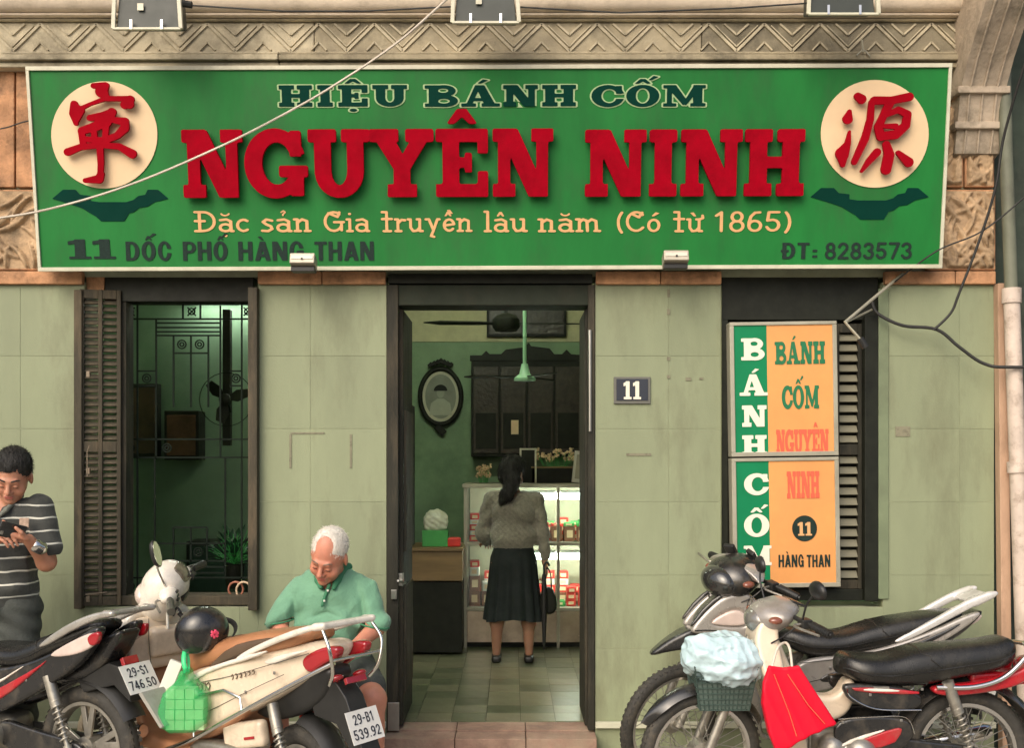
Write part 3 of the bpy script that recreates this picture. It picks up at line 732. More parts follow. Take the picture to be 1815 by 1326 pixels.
# corbel bracket at the right end
cb = thing('corbel_bracket', 'weathered cream console bracket under the balcony at the right end of the sign', 'bracket')
bx0, bx1 = X(1684), X(1762)
m_corb = mat('corbel plaster', (.44,.36,.27), .9, var=.3, scale=6, bump=.5, bscale=40, dirt=.95, dcol=(.10,.09,.06), dscale=4)
prof = [(.012,3.28),(-.06,3.3),(-.10,3.45),(-.14,3.62),(-.24,3.76),(-.34,3.86),(-.46,3.98),(-.56,4.15),(-.62,4.4),(-.62,4.6),(.012,4.6)]
MB().prism(prof, lambda u, v, w_: (w_, u, v), bx0, bx1).build('console', m_corb, cb, bevel=.01)
for i in range(3):
    c0 = bx0+(bx1-bx0)*(.2+.3*i)
    MB().tube([(c0, a-.004, b) for a, b in prof[1:-2]], .007, 8).build('flute', m_corb, cb, smooth=60)
MB().box(bx0-.02, bx1+.02, -.12, .012, 3.42, 3.46).box(bx0-.02, bx1+.02, -.16, .012, 3.6, 3.64).build('collar', m_corb, cb, bevel=.006)
# right end: timber strip, dark wall painted as the shade of the alley
ts = MB().bar((X(1769), -.03, Z(505)), (X(1782,-.03), -.03, -.05), .055, .06, up=(0,1,0)).build('corner_strip', mat('worn tan strip', (.46,.30,.20), .7, var=.2, dirt=.6, dcol=(.2,.12,.07), dscale=9, stretch=(1,1,.3)), B, bevel=.004)
nb = thing('alley_shade_wall', 'dark wall standing in for the shaded alley at the far right edge', 'wall')
MB().box(X(1764), 4.6, .05, .3, -.1, 4.6).build('wall', mat('alley shade', (.035,.05,.035), .8, var=.4, dirt=.6, dcol=(.1,.1,.07)), nb)
pp = thing('drain_pipe', 'pinkish white painted pipe with worn patches running up the right edge', 'pipe')
MB().tube([(X(1822,-.12),-.12,-.05),(X(1800,-.12),-.12,1.9),(X(1793,-.12),-.12,2.5)], .042, 16).build('lower_pipe', m_pipe, pp, smooth=40)
MB().tube([(X(1793,-.12),-.12,2.5),(X(1783,-.12),-.12,3.3),(X(1778,-.1),-.1,4.05)], .034, 16).build('upper_pipe', mat('grey green pipe', (.16,.17,.12), .6, dirt=.5), pp, smooth=40)
MB().tube([(X(1793,-.12),-.12,2.47),(X(1793,-.12),-.12,2.55)], .05, 16).build('pipe_collar', m_pipe, pp, smooth=40)
MB().tube([(X(1803,-.12),-.12,1.55),(X(1802,-.12),-.12,1.61)], .05, 16).build('pipe_collar', m_pipe, pp, smooth=40)

# fixing marks left in the cladding
m_fix = mat('old fixings', (.22,.21,.14), .8, dirt=.8, dscale=30)
for px, py, w_, h_ in ((1185,520,5,14),(1185,553,6,10),(1185,636,6,6),(1185,668,6,6),(1220,672,10,6),(1243,671,7,4),(1132,806,44,5),(515,800,4,60),(622,800,4,60),(545,768,60,3),(1600,765,26,18)):
    MB().box(X(px-w_/2), X(px+w_/2), -.0035, .002, Z(py+h_/2), Z(py-h_/2)).build('fixing_mark', m_fix, B)

# ---------------------------------------------------------------- left window
def grille(par, cells, y=.16):
    return cells
MB().box(X(182), X(447), .03, .15, Z(533), Z(485)).build('window_head', m_dark, B, bevel=.004)
MB().box(X(205), X(447), .03, .20, Z(1075), Z(1058)).build('window_sill', m_wood2, B, bevel=.005)
MB().box(X(205), X(219), .04, .16, Z(1058), Z(533)).build('window_jamb', m_wood, B, bevel=.003)
MB().box(X(150), X(182), .02, .14, Z(520), Z(485)).build('window_head_block', m_stone, B, bevel=.004)
gx = lambda a: X(100+a/2.105, .17)
gz = lambda b: Z(470+b/2.105, .17)
G = MB(); GY = .18
def gb(x0, y0, x1, y1, t=.009): G.bar((gx(x0),GY,gz(y0)), (gx(x1),GY,gz(y1)), t, t, up=(0,1,0))
for x0, y0, y1 in ((246,130,1235),(300,145,1235),(370,200,720),(435,262,530),(500,262,530),(565,262,530),(610,150,720),(690,145,1235),(628,720,1165),(470,145,200),(535,145,200),(365,720,1110),(435,980,1110),(500,980,1110),(560,980,1110)): gb(x0, y0, x0, y1)
for y0, x0, x1 in ((145,240,728),(200,240,728),(215,370,610),(232,370,610),(248,370,610),(262,370,610),(328,435,565),(395,300,370),(450,300,370),(395,645,690),(450,645,690),(650,240,728),(718,240,728),(1040,365,628),(1105,365,628),(1128,365,628),(1150,365,628),(1168,240,728),(1232,240,728),(980,435,560)): gb(x0, y0, x1, y0)
def gring(cx, cy, r):
    G.tube([(gx(cx)+r*math.cos(a*math.pi/6), GY, gz(cy)+r*math.sin(a*math.pi/6)) for a in range(12)], .0045, 6, closed=True)
for cx, cy in ((466,295),(532,295),(335,422),(668,422),(527,1072),(272,683),(410,683),(272,1200)):
    gring(cx, cy, .024); gring(cx, cy, .011)
for cx, cy in ((273,172),(502,172),(712,172)):
    for a, b in ((1,1),(1,-1)):
        G.bar((gx(cx)-.024*a, GY+.004, gz(cy)-.024*b), (gx(cx)+.024*a, GY+.004, gz(cy)+.024*b), .007, .007)
    gring(cx, cy, .018)
gr = G.build('window_grille', m_iron, B, smooth=50)
# folded louvred shutter on the left, leaf edge on the right
def louvre(name, par, x0, x1, z0, z1, y, mats, cols, pitch, mid=None, th=.035, ang=40):
    sh = MB(); st = .022
    cw = (x1-x0-st*(cols+1))/cols
    for c_ in range(cols+1): sh.box(x0+c_*(cw+st), x0+c_*(cw+st)+st, y, y+th, z0, z1)
    rails = [(z0, z0+.05), (z1-.05, z1)]+([(mid-.03, mid+.03)] if mid else [])
    for c_ in range(cols):
        a = x0+st+c_*(cw+st)
        for r0, r1 in rails: sh.box(a, a+cw, y+.0015, y+th-.002, r0, r1)
    fr = sh.build(name, mats[0], par, bevel=.003)
    segs = [(z0+.05, mid-.03), (mid+.03, z1-.05)] if mid else [(z0+.05, z1-.05)]
    me = MB().obox((0,0,0), (cw/2-.001, .0035, pitch*.42), (R(-ang),0,0)).mesh('slat'); me.materials.append(mats[1])
    for c_ in range(cols):
        a = x0+st+c_*(cw+st)+cw/2
        for s0, s1 in segs:
            n = int((s1-s0)/pitch)
            for i in range(n):
                o = link('slat', me, None, fr); o.location = (a, y+th*.5, s0+(i+.5)*(s1-s0)/n)
    return fr
sf_ = louvre('folded_shutter', B, 0, .215, 0, Z(512)-Z(1072), 0, (m_wood2, m_wood2), 2, .036, mid=Z(790)-Z(1072))
sf_.location = (X(146), -.04, Z(1074)); sf_.rotation_euler = (0,0,R(14))
MB().box(X(137), X(151), -.05, .0, Z(1078), Z(516)).build('shutter_stile', m_wood2, B, bevel=.003)
MB().box(X(444), X(460), -.06, .02, Z(1080), Z(512)).build('shutter_edge', m_wood2, B, bevel=.003)
m_rust = mat('rusty steel', (.22,.18,.13), .6, metal=.5, var=.3, dirt=.7, dcol=(.12,.06,.03), dscale=30)
for py in (665,835,1060): MB().obox((X(156,-.06), -.055, Z(py)), (.010,.008,.016)).build('shutter_hinge', m_rust, B, bevel=.002)
MB().tube([(X(155,-.06),-.062,Z(845)),(X(155,-.06),-.062,Z(800)),(X(160,-.06),-.07,Z(790))], .0035, 8).build('shutter_latch', m_rust, B, smooth=40)
MB().tube([(X(152,-.06),-.062,Z(1052)),(X(190,-.06),-.062,Z(1048))], .0035, 8).build('shutter_latch', m_rust, B, smooth=40)
rg = MB()
rg.tube([P(418+13*math.cos(a*math.pi/8), 1045+13*math.sin(a*math.pi/8), .12) for a in range(16)], .006, 8, closed=True)
o = rg.build('wire_ring', mat('rusty ring', (.32,.12,.07), .6), None, smooth=50); tag(o, 'reddish round ring hooked on the window grille beside the paler ring', 'ring')
rg = MB().tube([P(432+13*math.cos(a*math.pi/8), 1047+15*math.sin(a*math.pi/8), .10) for a in range(16)], .006, 8, closed=True)
o = rg.build('wire_ring', mat('pale ring', (.6,.45,.3), .6), None, smooth=50); tag(o, 'pale tan ring hooked at the lower right corner of the window grille', 'ring')
# ---------------------------------------------------------------- right window with closed louvres
MB().box(X(1278), X(1560), .03, .15, Z(566), Z(485)).build('window_head', m_dark, B, bevel=.004)
MB().box(X(1278), X(1292), .02, .15, Z(1066), Z(566)).build('window_jamb', m_dark, B, bevel=.004)
MB().box(X(1532), X(1556), -.01, .15, Z(1066), Z(560)).build('window_jamb', m_dark, B, bevel=.004)
MB().box(X(1292), X(1532), .02, .15, Z(1066), Z(1046)).build('window_sill', m_dark, B, bevel=.004)
MB().box(X(1292), X(1532), .10, .12, Z(1046), Z(566)).build('shutter_backing', m_dark, B)
lv = louvre('louvred_shutter', B, X(1485), X(1532), Z(1046), Z(572), .04, (m_wood, m_slat), 1, .0545, mid=Z(797), ang=35)
lv2 = louvre('louvred_shutter', B, X(1293), X(1484), Z(1046), Z(572), .04, (m_wood, m_slat), 1, .0545, mid=Z(797), ang=35)
# ---------------------------------------------------------------- doorway
MB().box(X(685), X(1052), .0, .22, Z(541), Z(505)).build('door_head', mat('door head', (.026,.032,.022), .75, spec=.2, var=.2, dirt=.4), B, bevel=.004)
MB().box(X(688), X(1050), -.012, .25, Z(503), Z(486)).build('door_lintel', m_dark, B, bevel=.004)
MB().box(X(686), X(706), -.012, .24, FZ, Z(505)).build('door_jamb', m_wood, B, bevel=.004)
MB().box(X(1042), X(1054), -.012, .24, FZ, Z(505)).build('door_jamb', m_wood, B, bevel=.004)
dl = MB().box(X(698), X(698)+.045, .06, .62, FZ+.01, Z(545)).build('door_leaf', m_wood, B, bevel=.004)
ml = MB(); ml.box(X(700)+.035, X(700)+.05, .12, .56, .3, .9); ml.box(X(700)+.035, X(700)+.05, .12, .56, 1.1, 1.9); ml.build('door_panel', m_wood2, dl, bevel=.006)
lk = MB().box(X(701,.1), X(716,.1), .02, .10, Z(1040), Z(1018)).box(X(694,0), X(704,0), -.03, -.01, Z(1062), Z(1045)).tube([P(705,1030,-.02), P(719,1034,.05)], .008, 8).tube([P(712,1075,.3),P(718,1090,.32),P(708,1105,.3)], .012, 8)
lk.build('door_lock', m_steel, B, bevel=.003)
dl2 = MB().box(X(1038), X(1038)+.04, .06, .55, FZ+.01, Z(545)).build('door_leaf', m_wood, B, bevel=.004)
MB().tube([P(1046,585,-.02),P(1046,765,-.02)], .009, 8).build('door_rod', m_steel, B, smooth=40)
MB().box(X(688), X(708), -.02, .0, FZ, Z(1245)).build('door_foot_plate', m_steel, B, bevel=.003)
th = thing('door_step', 'worn pinkish stone doorstep at the foot of the open doorway', 'step')
for i in range(3):
    a = X(685)+i*(X(1055)-X(685))/3; b = a+(X(1055)-X(685))/3
    MB().box(a+.002, b-.002, -.14, .02, -.05, FZ-.012-.001*(i % 2)).build('step_tile', m_thresh, th, bevel=.004)
    MB().box(a+.002, b-.002, .023, .2, -.05, FZ-.004).build('step_tile', m_thresh, th, bevel=.003)
# ---------------------------------------------------------------- interior
fl = thing('shop_floor', 'worn grey green tiled floor inside the shop', 'floor', kind='structure')
MB().box(-3.2, 3.0, .2, 3.9, -.06, FZ-.008).build('floor_base', mat('grout floor', (.07,.07,.05), .7), fl)
tm = []
for q in range(4):
    me = MB().box(.0015, .1985, .0015, .1985, -.007, 0).mesh('tile'); me.materials.append(m_tile[q]); tm.append(me)
stf = MB(); 
for i in range(-15, 15):
    for j in range(0, 19):
        x0 = i*.2+.05; y0 = .205+j*.2
        if y0+.2 > 3.9: continue
        if -5 <= i <= 3 and j < 13:
            o = link('tile', tm[random.choice([0,0,1,1,2,3])], None, fl); o.location = (x0, y0, FZ+random.uniform(-.001,.001))
        else: stf.box(x0+.0015, x0+.1985, y0+.0015, y0+.1985, FZ-.007, FZ+random.uniform(-.001,.001))
tag(stf.build('tiling', m_tile[0], fl), kind='stuff')
BK = 3.6
MB().box(-3.2, 3.0, BK, BK+.1, 0, Z(606,BK)).build('interior_back_wall', m_inner, B)
MB().box(-3.2, 3.0, BK-.01, BK+.1, Z(606,BK), 3.6).build('interior_back_band', m_inner_c, B)
MB().box(-3.3, -3.2, .26, BK, 0, 3.6).build('interior_side_wall', m_inner, B)
MB().box(3.0, 3.1, .26, BK, 0, 3.6).build('interior_side_wall', m_inner, B)
MB().box(-3.2, 3.0, .26, BK, 3.6, 3.7).build('ceiling', m_inner_c, B)
# partition seen through the left window
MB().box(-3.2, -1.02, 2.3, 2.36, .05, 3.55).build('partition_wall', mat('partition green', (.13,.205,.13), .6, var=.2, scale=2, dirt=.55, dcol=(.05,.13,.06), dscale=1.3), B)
MB().box(-1.02, -.97, 2.28, 2.38, .12, 3.55).build('partition_post', m_dark, B)
# ---------------------------------------------------------------- main sign
yb, yt = -.14, -.285
sb = P(867, 478, yb); stp = P(868, 115, yt)
roll = R(.2)
Us = Vector((math.cos(roll), 0, math.sin(roll)))
Vs = (stp-sb); Vs.x = 0; Vs = (Vs-Us*Vs.dot(Us)).normalized()
pl = Plane(sb, Us, Vs)
u0, v0 = pl.uv(69, 481); u1, _ = pl.uv(1667, 475); _, v1 = pl.uv(868, 115)
ua, _ = pl.uv(46, 118); ub, _ = pl.uv(1689, 112)
uL = (u0+ua)/2; uR = (u1+ub)/2; H = v1-v0
sign = thing('shop_sign', 'long green shop signboard with raised red slab letters above the doorway', 'sign')
def plbox(pl, mb, ua_, ub_, va, vb, wa, wb):
    vv = [pl.o+pl.U*u+pl.V*v+pl.N*w_ for w_ in (wa, wb) for u, v in ((ua_,va),(ub_,va),(ub_,vb),(ua_,vb))]
    return mb.add(vv, [(3,2,1,0),(4,5,6,7),(0,1,5,4),(1,2,6,5),(2,3,7,6),(3,0,4,7)])
plbox(pl, MB(), uL+.012, uR-.012, v0+.012, v1-.012, -.05, 0).build('panel', m_sgreen, sign)
fr = MB(); t = .021
plbox(pl, fr, uL, uR, v0, v0+t, -.055, .012); plbox(pl, fr, uL, uR, v1-t, v1, -.055, .012)
plbox(pl, fr, uL, uL+t*.8, v0+t, v1-t, -.055, .0115); plbox(pl, fr, uR-t*.8, uR, v0+t, v1-t, -.055, .0115)
fr.build('frame', m_strim, sign, bevel=.002)
br = MB()
for px in (200, 600, 1150, 1540):
    a = X(px); br.bar((a, yb, pl.o.z+.06), (a, .0, pl.o.z+.06), .03, .03); br.bar((a, yt+.02, 3.66), (a, 0, 3.66), .03, .03)
br.build('wall_bracket', m_steel, sign)
m_outl = mat('letter outline', (.36,.50,.26), .6, spec=.2)
# raised red name
word(pl, 'NGUYÊN', 'slab', 329, 980, 352, 232, m_sred, sign, depth=.022, w0=.028, gap=.02)
word(pl, 'NINH', 'slab', 1034, 1422, 350, 232, m_sred, sign, depth=.022, w0=.028, gap=.02)
for txt, a, b in (('HIỆU', 494, 722), ('BÁNH', 752, 1022), ('CỐM', 1048, 1250)):
    word(pl, txt, 'slab', a, b, 189, 151, m_sdk, sign, depth=.002, gap=.1, outline=(m_outl, .05))
for txt, a, b in (('Đặc', 346, 443), ('sản', 463, 553), ('Gia', 574, 656), ('truyền', 677, 838), ('lâu', 858, 936), ('năm', 954, 1066), ('(Có', 1090, 1172), ('từ', 1194, 1248), ('1865)', 1266, 1405)):
    word(pl, txt, 'script', a, b, 411, 374 if txt[0] in 'Đl(' else 374, m_syel, sign, depth=.002, gap=.06)
word(pl, '11', 'fat1', 122, 206, 459, 424, m_sgrey, sign, depth=.002, gap=.05)
for txt, a, b in (('DỐC', 224, 305), ('PHỐ', 325, 405), ('HÀNG', 423, 540), ('THAN', 558, 664)):
    word(pl, txt, 'sans', a, b, 462, 428, m_sgrey, sign, depth=.002, gap=.07)
word(pl, 'ĐT', 'sans', 1386, 1434, 459, 430, m_sgrey, sign, depth=.002, gap=.07)
word(pl, ':', 'sans', 1437, 1452, 459, 434, m_sgrey, sign, depth=.002, gap=.07)
word(pl, '8283573', 'sans', 1462, 1616, 459, 430, m_sgrey, sign, depth=.002, gap=.1)
# emblems
def pxS(pts, f, ox, oy, k):   # zoomed-crop coordinates -> photo px (y flipped)
    return [(ox+a/k, -(oy+b/k)) for a, b in pts]
for (cx, cy, rx, ry) in ((185.5, 239, 94, 95), (1550, 237, 95.5, 95.5)):
    flat_shape(pl, {'box': (cx-110, cy-110, cx+110, cy+110), 'ops': [('+', Ef(cx, -cy, rx, ry))]}, m_scream, sign, 'disc', .0015, .004)
K = 1357/220
def E1(strokes_, ox, oy):
    ops = []
    for pts, r in strokes_:
        rr = [a/K for a in r] if isinstance(r, list) else r/K
        ops.append(('+', Sf(pxS(pts, 0, ox, oy, K), rr)))
    return ops
ch1 = [([(560,150),(690,150),(650,210),(690,265)], [30,40,70,40]), ([(620,150),(700,150)], 32), ([(690,290),(960,290)], [28,30]), ([(960,300),(900,355)], [45,48]), ([(930,330),(950,350)], [60,50]),
       ([(660,300),(520,350),(400,410)], [24,18,26]), ([(350,350),(345,450),(370,560)], [40,48,25]), ([(380,380),(430,420),(380,520)], [30,34,28]),
       ([(520,500),(650,480),(760,440)], [34,42,42]), ([(760,440),(700,540),(560,600),(430,640)], [50,60,50,40]), ([(430,640),(450,800)], [38,34]), ([(560,600),(580,800)], [34,30]), ([(700,540),(680,780)], [36,30]),
       ([(760,520),(900,540),(900,610),(820,690),(700,740)], [30,46,48,38,36]), ([(450,730),(700,745)], 32), ([(280,870),(420,815),(640,795),(840,810),(980,890)], [42,34,30,36,50]),
       ([(630,820),(640,1000),(635,1110)], [38,34,32]), ([(640,1110),(620,1165),(470,1180)], [38,48,26])]
ch2 = [([(440,265),(480,295)], [42,52]), ([(350,430),(330,510)], [24,56]), ([(350,650),(330,780),(270,890),(275,1010)], [16,34,74,28]),
       ([(620,310),(800,310),(1000,270)], [45,42,46]), ([(590,330),(575,520),(520,720),(400,980)], [32,38,42,32]), ([(790,330),(720,470),(660,600),(690,700)], [48,40,44,50]),
       ([(740,470),(880,410),(980,460),(960,580),(850,680),(690,700)], [26,36,42,46,50,44]), ([(730,590),(850,590)], [24,32]),
       ([(750,790),(780,900),(745,1060)], [42,56,56]), ([(650,870),(560,970),(480,1080)], [42,34,16]), ([(880,880),(990,980)], [28,54])]
flat_shape(pl, {'box': (80,130,300,345), 'ops': E1(ch1, 80, 130)}, m_sred2, sign, 'emblem_character', .028, .016, step=.9)
flat_shape(pl, {'box': (1445,130,1665,345), 'ops': E1(ch2, 1445, 130)}, m_sred2, sign, 'emblem_character', .028, .016, step=.9)
# dark ribbon shapes below the discs
def ribbon(x0, y0, x1):
    w_ = x1-x0; f = lambda a, b: (x0+a*w_, -(y0+b))
    pts = [(0,18),(.09,2),(.20,2),(.24,11),(.33,13),(.33,22),(.40,24),(.64,24),(.70,20),(.74,13),(.80,11),(.82,2),(.91,2),(1.0,18),(.88,24),(.82,32),(.75,34),(.70,42),(.66,44),(.62,58),(.42,58),(.38,50),(.33,44),(.27,36),(.22,32),(.13,26)]
    return [('+', Qf([f(a, b) for a, b in pts]))]
flat_shape(pl, {'box': (80,325,310,405), 'ops': ribbon(93,334,299)}, m_sdk, sign, 'ribbon', .0015, .002)
flat_shape(pl, {'box': (1425,325,1660,405), 'ops': ribbon(1436,331,1646)}, m_sdk, sign, 'ribbon', .0015, .002)
# two little floodlights clipped to the bottom of the sign
def small_flood(px, py, label):
    y = -.27; c_ = P(px, py, y)
    t_ = thing('small_floodlight', label, 'floodlight', c_, group='small floodlights on the bottom edge of the sign')
    MB().obox((0,0,.012), (.066,.045,.03), (R(-18),0,0)).build('housing', mat('floodlight grey', (.42,.38,.30), .45, metal=.3, var=.15), t_, bevel=.006)
    MB().obox((0,-.04,.028), (.058,.006,.012), (R(-18),0,0)).build('lens', mat('pale lens', (.62,.56,.46), .2), t_, bevel=.002)
    MB().obox((0,.01,-.03), (.062,.035,.012)).build('bracket', m_black, t_, bevel=.003)
    MB().tube([(0,-.052,.02),(0,-.044,.02)], .006, 8).build('screw', m_black, t_)
    return t_
small_flood(538, 468, 'small pale grey floodlight over the grey street-name lettering, left one on the sign bottom')
small_flood(1197, 463, 'small pale grey floodlight on the sign bottom nearer the phone number')
# large floodlights hanging from the balcony
def big_flood(pxl, pxr, pyb, label, skew):
    y = -.55; s_ = FPX/(y-CAM_Y); c_ = P((pxl+pxr)/2, pyb, y); wd = (pxr-pxl)/s_/2
    t_ = thing('hanging_floodlight', label, 'floodlight', c_, group='large floodlights under the balcony')
    MB().add([(-wd*.92,0,0),(wd*.92,0,0),(wd*.92,.14,.04),(-wd*.92,.14,.04),(-wd*.86+skew,.02,.24),(wd*.80+skew,.02,.24),(wd*.8+skew,.16,.26),(-wd*.86+skew,.16,.26)],
             [(3,2,1,0),(4,5,6,7),(0,1,5,4),(1,2,6,5),(2,3,7,6),(3,0,4,7)]).build('housing', mat('dark housing', (.035,.042,.034), .5, var=.2), t_, bevel=.004)
    f_ = MB(); f_.bar((-wd,-.01,-.006), (wd,-.01,-.006), .02, .012); f_.bar((-wd,-.01,-.006), (-wd+.01,-.01,.26), .02, .012, up=(0,1,0)); f_.bar((wd,-.01,-.006), (wd*.9,-.01,.26), .02, .02, up=(0,1,0))
    f_.build('frame', m_strim, t_, bevel=.002)
    for q in (-.45, .45): MB().bar((wd*q,-.022,-.012), (wd*q,-.022,.035), .012, .008, up=(0,1,0)).build('clip', m_chrome, t_)
    MB().tube([(0,.06,.2),(0,.10,.30),(0,.38,.30)], .014, 8).build('stem', m_steel, t_)
    MB().box(-wd*.3, -wd*.12, -.006, -.001, .09, .125).build('rating_label', m_salu, t_)
big_flood(202, 322, 50, 'dark hanging floodlight with pale frame, leftmost of the three under the balcony', 0)
big_flood(802, 920, 39, 'dark hanging floodlight with pale frame above the middle of the sign', 0)
big_flood(1432, 1556, 24, 'dark hanging floodlight with pale frame above the right half of the sign', 0)
wb = MB()
wb.tube([P(325,8,-.5),P(500,19,-.5),P(650,19,-.5),P(802,11,-.5)], .0045, 6); wb.tube([P(922,12,-.5),P(1100,22,-.5),P(1300,14,-.5),P(1432,5,-.5)], .0045, 6)
wb.tube([P(318,5,-.5),P(340,8,-.5)], .018, 8)
o = wb.build('lamp_cable', m_cable, smooth=40); tag(o, 'thin dark cable strung between the hanging floodlights under the balcony', 'cable')
# cord across the sign
pts = [P(1000,-190,-1.0),P(790,0,-1.0),P(700,78,-1.0),P(600,146,-1.0),P(515,196,-1.0),P(400,255,-1.0),P(250,320,-1.0),P(120,362,-1.0),P(0,386,-1.0),P(-200,405,-1.0)]
def catm(p, n=6):
    out = []; p = [Vector(a) for a in p]
    for i in range(len(p)-1):
        a, b, c_, d = p[max(i-1,0)], p[i], p[i+1], p[min(i+2,len(p)-1)]
        for k in range(n):
            t_ = k/n; out.append(.5*((2*b)+(-a+c_)*t_+(2*a-5*b+4*c_-d)*t_*t_+(-a+3*b-3*c_+d)*t_**3))
    out.append(p[-1]); return out
o = MB().tube(catm(pts), .0055, 6).build('overhead_cord', m_rope, smooth=60); tag(o, 'pale cord running diagonally across the left half of the sign', 'cord')
# cables and lamp arm on the right
o = MB().tube(catm([P(1546,535,-.05),P(1556,556,-.06),P(1600,577,-.08),P(1660,584,-.1),P(1700,615,-.12),P(1745,645,-.14),P(1800,651,-.18),P(1990,648,-.25)]), .0095, 8).build('thick_cable', m_cable, smooth=60); tag(o, 'thick dark cable looping from the bent bracket to the white pipe', 'cable')
o = MB().tube(catm([P(1655,585,-.11),P(1685,555,-.13),P(1700,520,-.15),P(1738,420,-.2),P(1765,330,-.25),P(1782,230,-.3),P(1835,60,-.5),P(1900,-80,-.6)]), .007, 8).build('rising_cable', m_cable, smooth=60); tag(o, 'dark cable rising past the right end of the sign', 'cable')
o = MB().tube(catm([P(1585,500,-.06),P(1660,445,-.2),P(1740,410,-.2),P(1815,350,-.25),P(1900,270,-.3)]), .0045, 6).build('thin_cable', m_cable, smooth=60); tag(o, 'thin dark cable slanting across the carved stone right of the sign', 'cable')
o = MB().tube(catm([P(-100,240,-.1),P(0,228,-.1),P(45,215,-.1),P(120,200,-.1)]), .004, 6).build('thin_cable', m_cable, smooth=60); tag(o, 'thin dark wire crossing the stone left of the sign', 'cable')
la = thing('angled_bracket', 'bent pale metal bracket arm in front of the right window head', 'bracket', P(1600,485,-.03))
L_ = lambda px, py, y: P(px, py, y)-la.location
MB().tube([L_(1600,485,-.03),L_(1498,571,-.2),L_(1528,606,-.22)], .009, 8).build('arm', m_salu, la, smooth=30)
MB().tube([L_(1549,547,-.03),L_(1500,571,-.2)], .006, 8).build('stay', m_salu, la, smooth=30)
MB().tube([L_(1524,600,-.22),L_(1534,616,-.22)], .02, 10).build('lamp_holder', m_black, la, smooth=30)
# small wall hook above the sign
o = MB().tube([P(1528,70,-.12),P(1530,92,-.12)], .006, 6).tube([P(1518,98,-.12),P(1530,86,-.12),P(1542,99,-.12)], .004, 6).build('wall_hook', m_salu, smooth=30); tag(o, 'little pale metal hook on the moulding above the right end of the sign', 'hook')
# ---------------------------------------------------------------- vertical box sign
c0 = P(1390, 1042, -.07)
tl = R(.9)
Ub = Vector((math.cos(tl),0,-math.sin(tl)*0+0)); 
Vb = Vector((-math.sin(tl),0,math.cos(tl))); Ub = Vector((math.cos(tl),0,math.sin(tl)))
plb = Plane(c0, Ub, Vb)
bs = thing('box_sign', 'tall green and orange box sign standing before the closed louvred window', 'sign')
def uvb(px, py): return plb.uv(px, py)
wB = plb.uv(1490,1042)[0]; wL = plb.uv(1300,1042)[0]; hB = plb.uv(1390,570)[1]; hm = plb.uv(1390,810)[1]
for k, (a, b) in enumerate(((0, hm-.004), (hm+.004, hB))):
    fr = MB(); t = .024
    plbox(plb, fr, wL, wB, a, a+t, -.09, .006); plbox(plb, fr, wL, wB, b-t*.8, b, -.09, .006)
    plbox(plb, fr, wL, wL+t, a+t, b-t*.8, -.09, .0055); plbox(plb, fr, wB-t, wB, a+t, b-t*.8, -.09, .0055)
    fr.build('frame', m_salu, bs, bevel=.003)
    ug = plb.uv(1366,1042)[0]
    plbox(plb, MB(), wL+t*.9, ug, a+t*.9, b-t*.7, -.02, -.002).build('green_panel', m_sgreen2, bs)
    plbox(plb, MB(), ug, wB-t*.9, a+t*.9, b-t*.7, -.02, -.002).build('orange_panel', m_sorange, bs)
plbox(plb, MB(), wL+.01, wB-.01, .01, hB-.01, -.085, -.025).build('box_body', m_dark, bs)
for ch, a, b, pb, pt in (('B',1313,1355,639,600),('Á',1311,1360,702,664),('N',1315,1359,757,719),('H',1315,1360,808,772),('C',1319,1362,878,840),('Ố',1319,1364,952,912),('M',1318,1368,1003,968)):
    word(plb, ch, 'slab', a, b, pb, pt, m_swhite, bs, depth=.002, w0=-.0005, gap=0)
word(plb, 'BÁNH', 'slab', 1373, 1463, 646, 606, m_sdkg := mat('box sign lettering green', (.01,.16,.06), .5), bs, depth=.002, w0=-.0005, gap=.04)
word(plb, 'CỐM', 'slab', 1386, 1452, 725, 684, m_sdkg, bs, depth=.002, w0=-.0005, gap=.04)
word(plb, 'NGUYÊN', 'slab', 1376, 1469, 805, 762, m_sfade, bs, depth=.002, w0=-.0005, gap=.02)
word(plb, 'NINH', 'slab', 1395, 1453, 884, 836, m_sfade, bs, depth=.002, w0=-.0005, gap=.03)
flat_shape(plb, {'box': (1395,905,1460,975), 'ops': [('+', Ef(1426,-937,22,23))]}, m_sgrey, bs, 'number_disc', -.0005, .002, step=.7)
word(plb, '11', 'fat1', 1414, 1439, 950, 926, m_syel, bs, depth=.002, w0=.0022, gap=.1)
word(plb, 'HÀNG', 'sans', 1380, 1425, 1006, 984, m_sgrey, bs, depth=.002, w0=-.0005, gap=.08)
word(plb, 'THAN', 'sans', 1430, 1472, 1006, 984, m_sgrey, bs, depth=.002, w0=-.0005, gap=.08)
# ---------------------------------------------------------------- house number
hn = thing('house_number', 'dark enamel house number plate reading 11 between the door and right window', 'sign')
pn = Plane(P(1120,716,-.012), (1,0,0), (0,0,1))
a0 = pn.uv(1088,716)[0]; a1 = pn.uv(1153,716)[0]; hh = pn.uv(1120,668)[1]
plbox(pn, MB(), a0, a1, 0, hh, -.011, 0).build('backplate', mat('plate grey', (.13,.13,.11), .5), hn, bevel=.003)
plbox(pn, MB(), a0+.014, a1-.014, .018, hh-.012, .0005, .004).build('plate', mat('plate navy', (.018,.024,.04), .35, coat=.4), hn, bevel=.002)
word(pn, '11', 'fat1', 1105, 1136, 708, 676, m_swhite, hn, depth=.002, w0=.005, gap=.12)

# ---------------------------------------------------------------- things inside the shop
def T(name, label, cat, loc=(0,0,0), **k): return thing(name, label, cat, loc, **k)
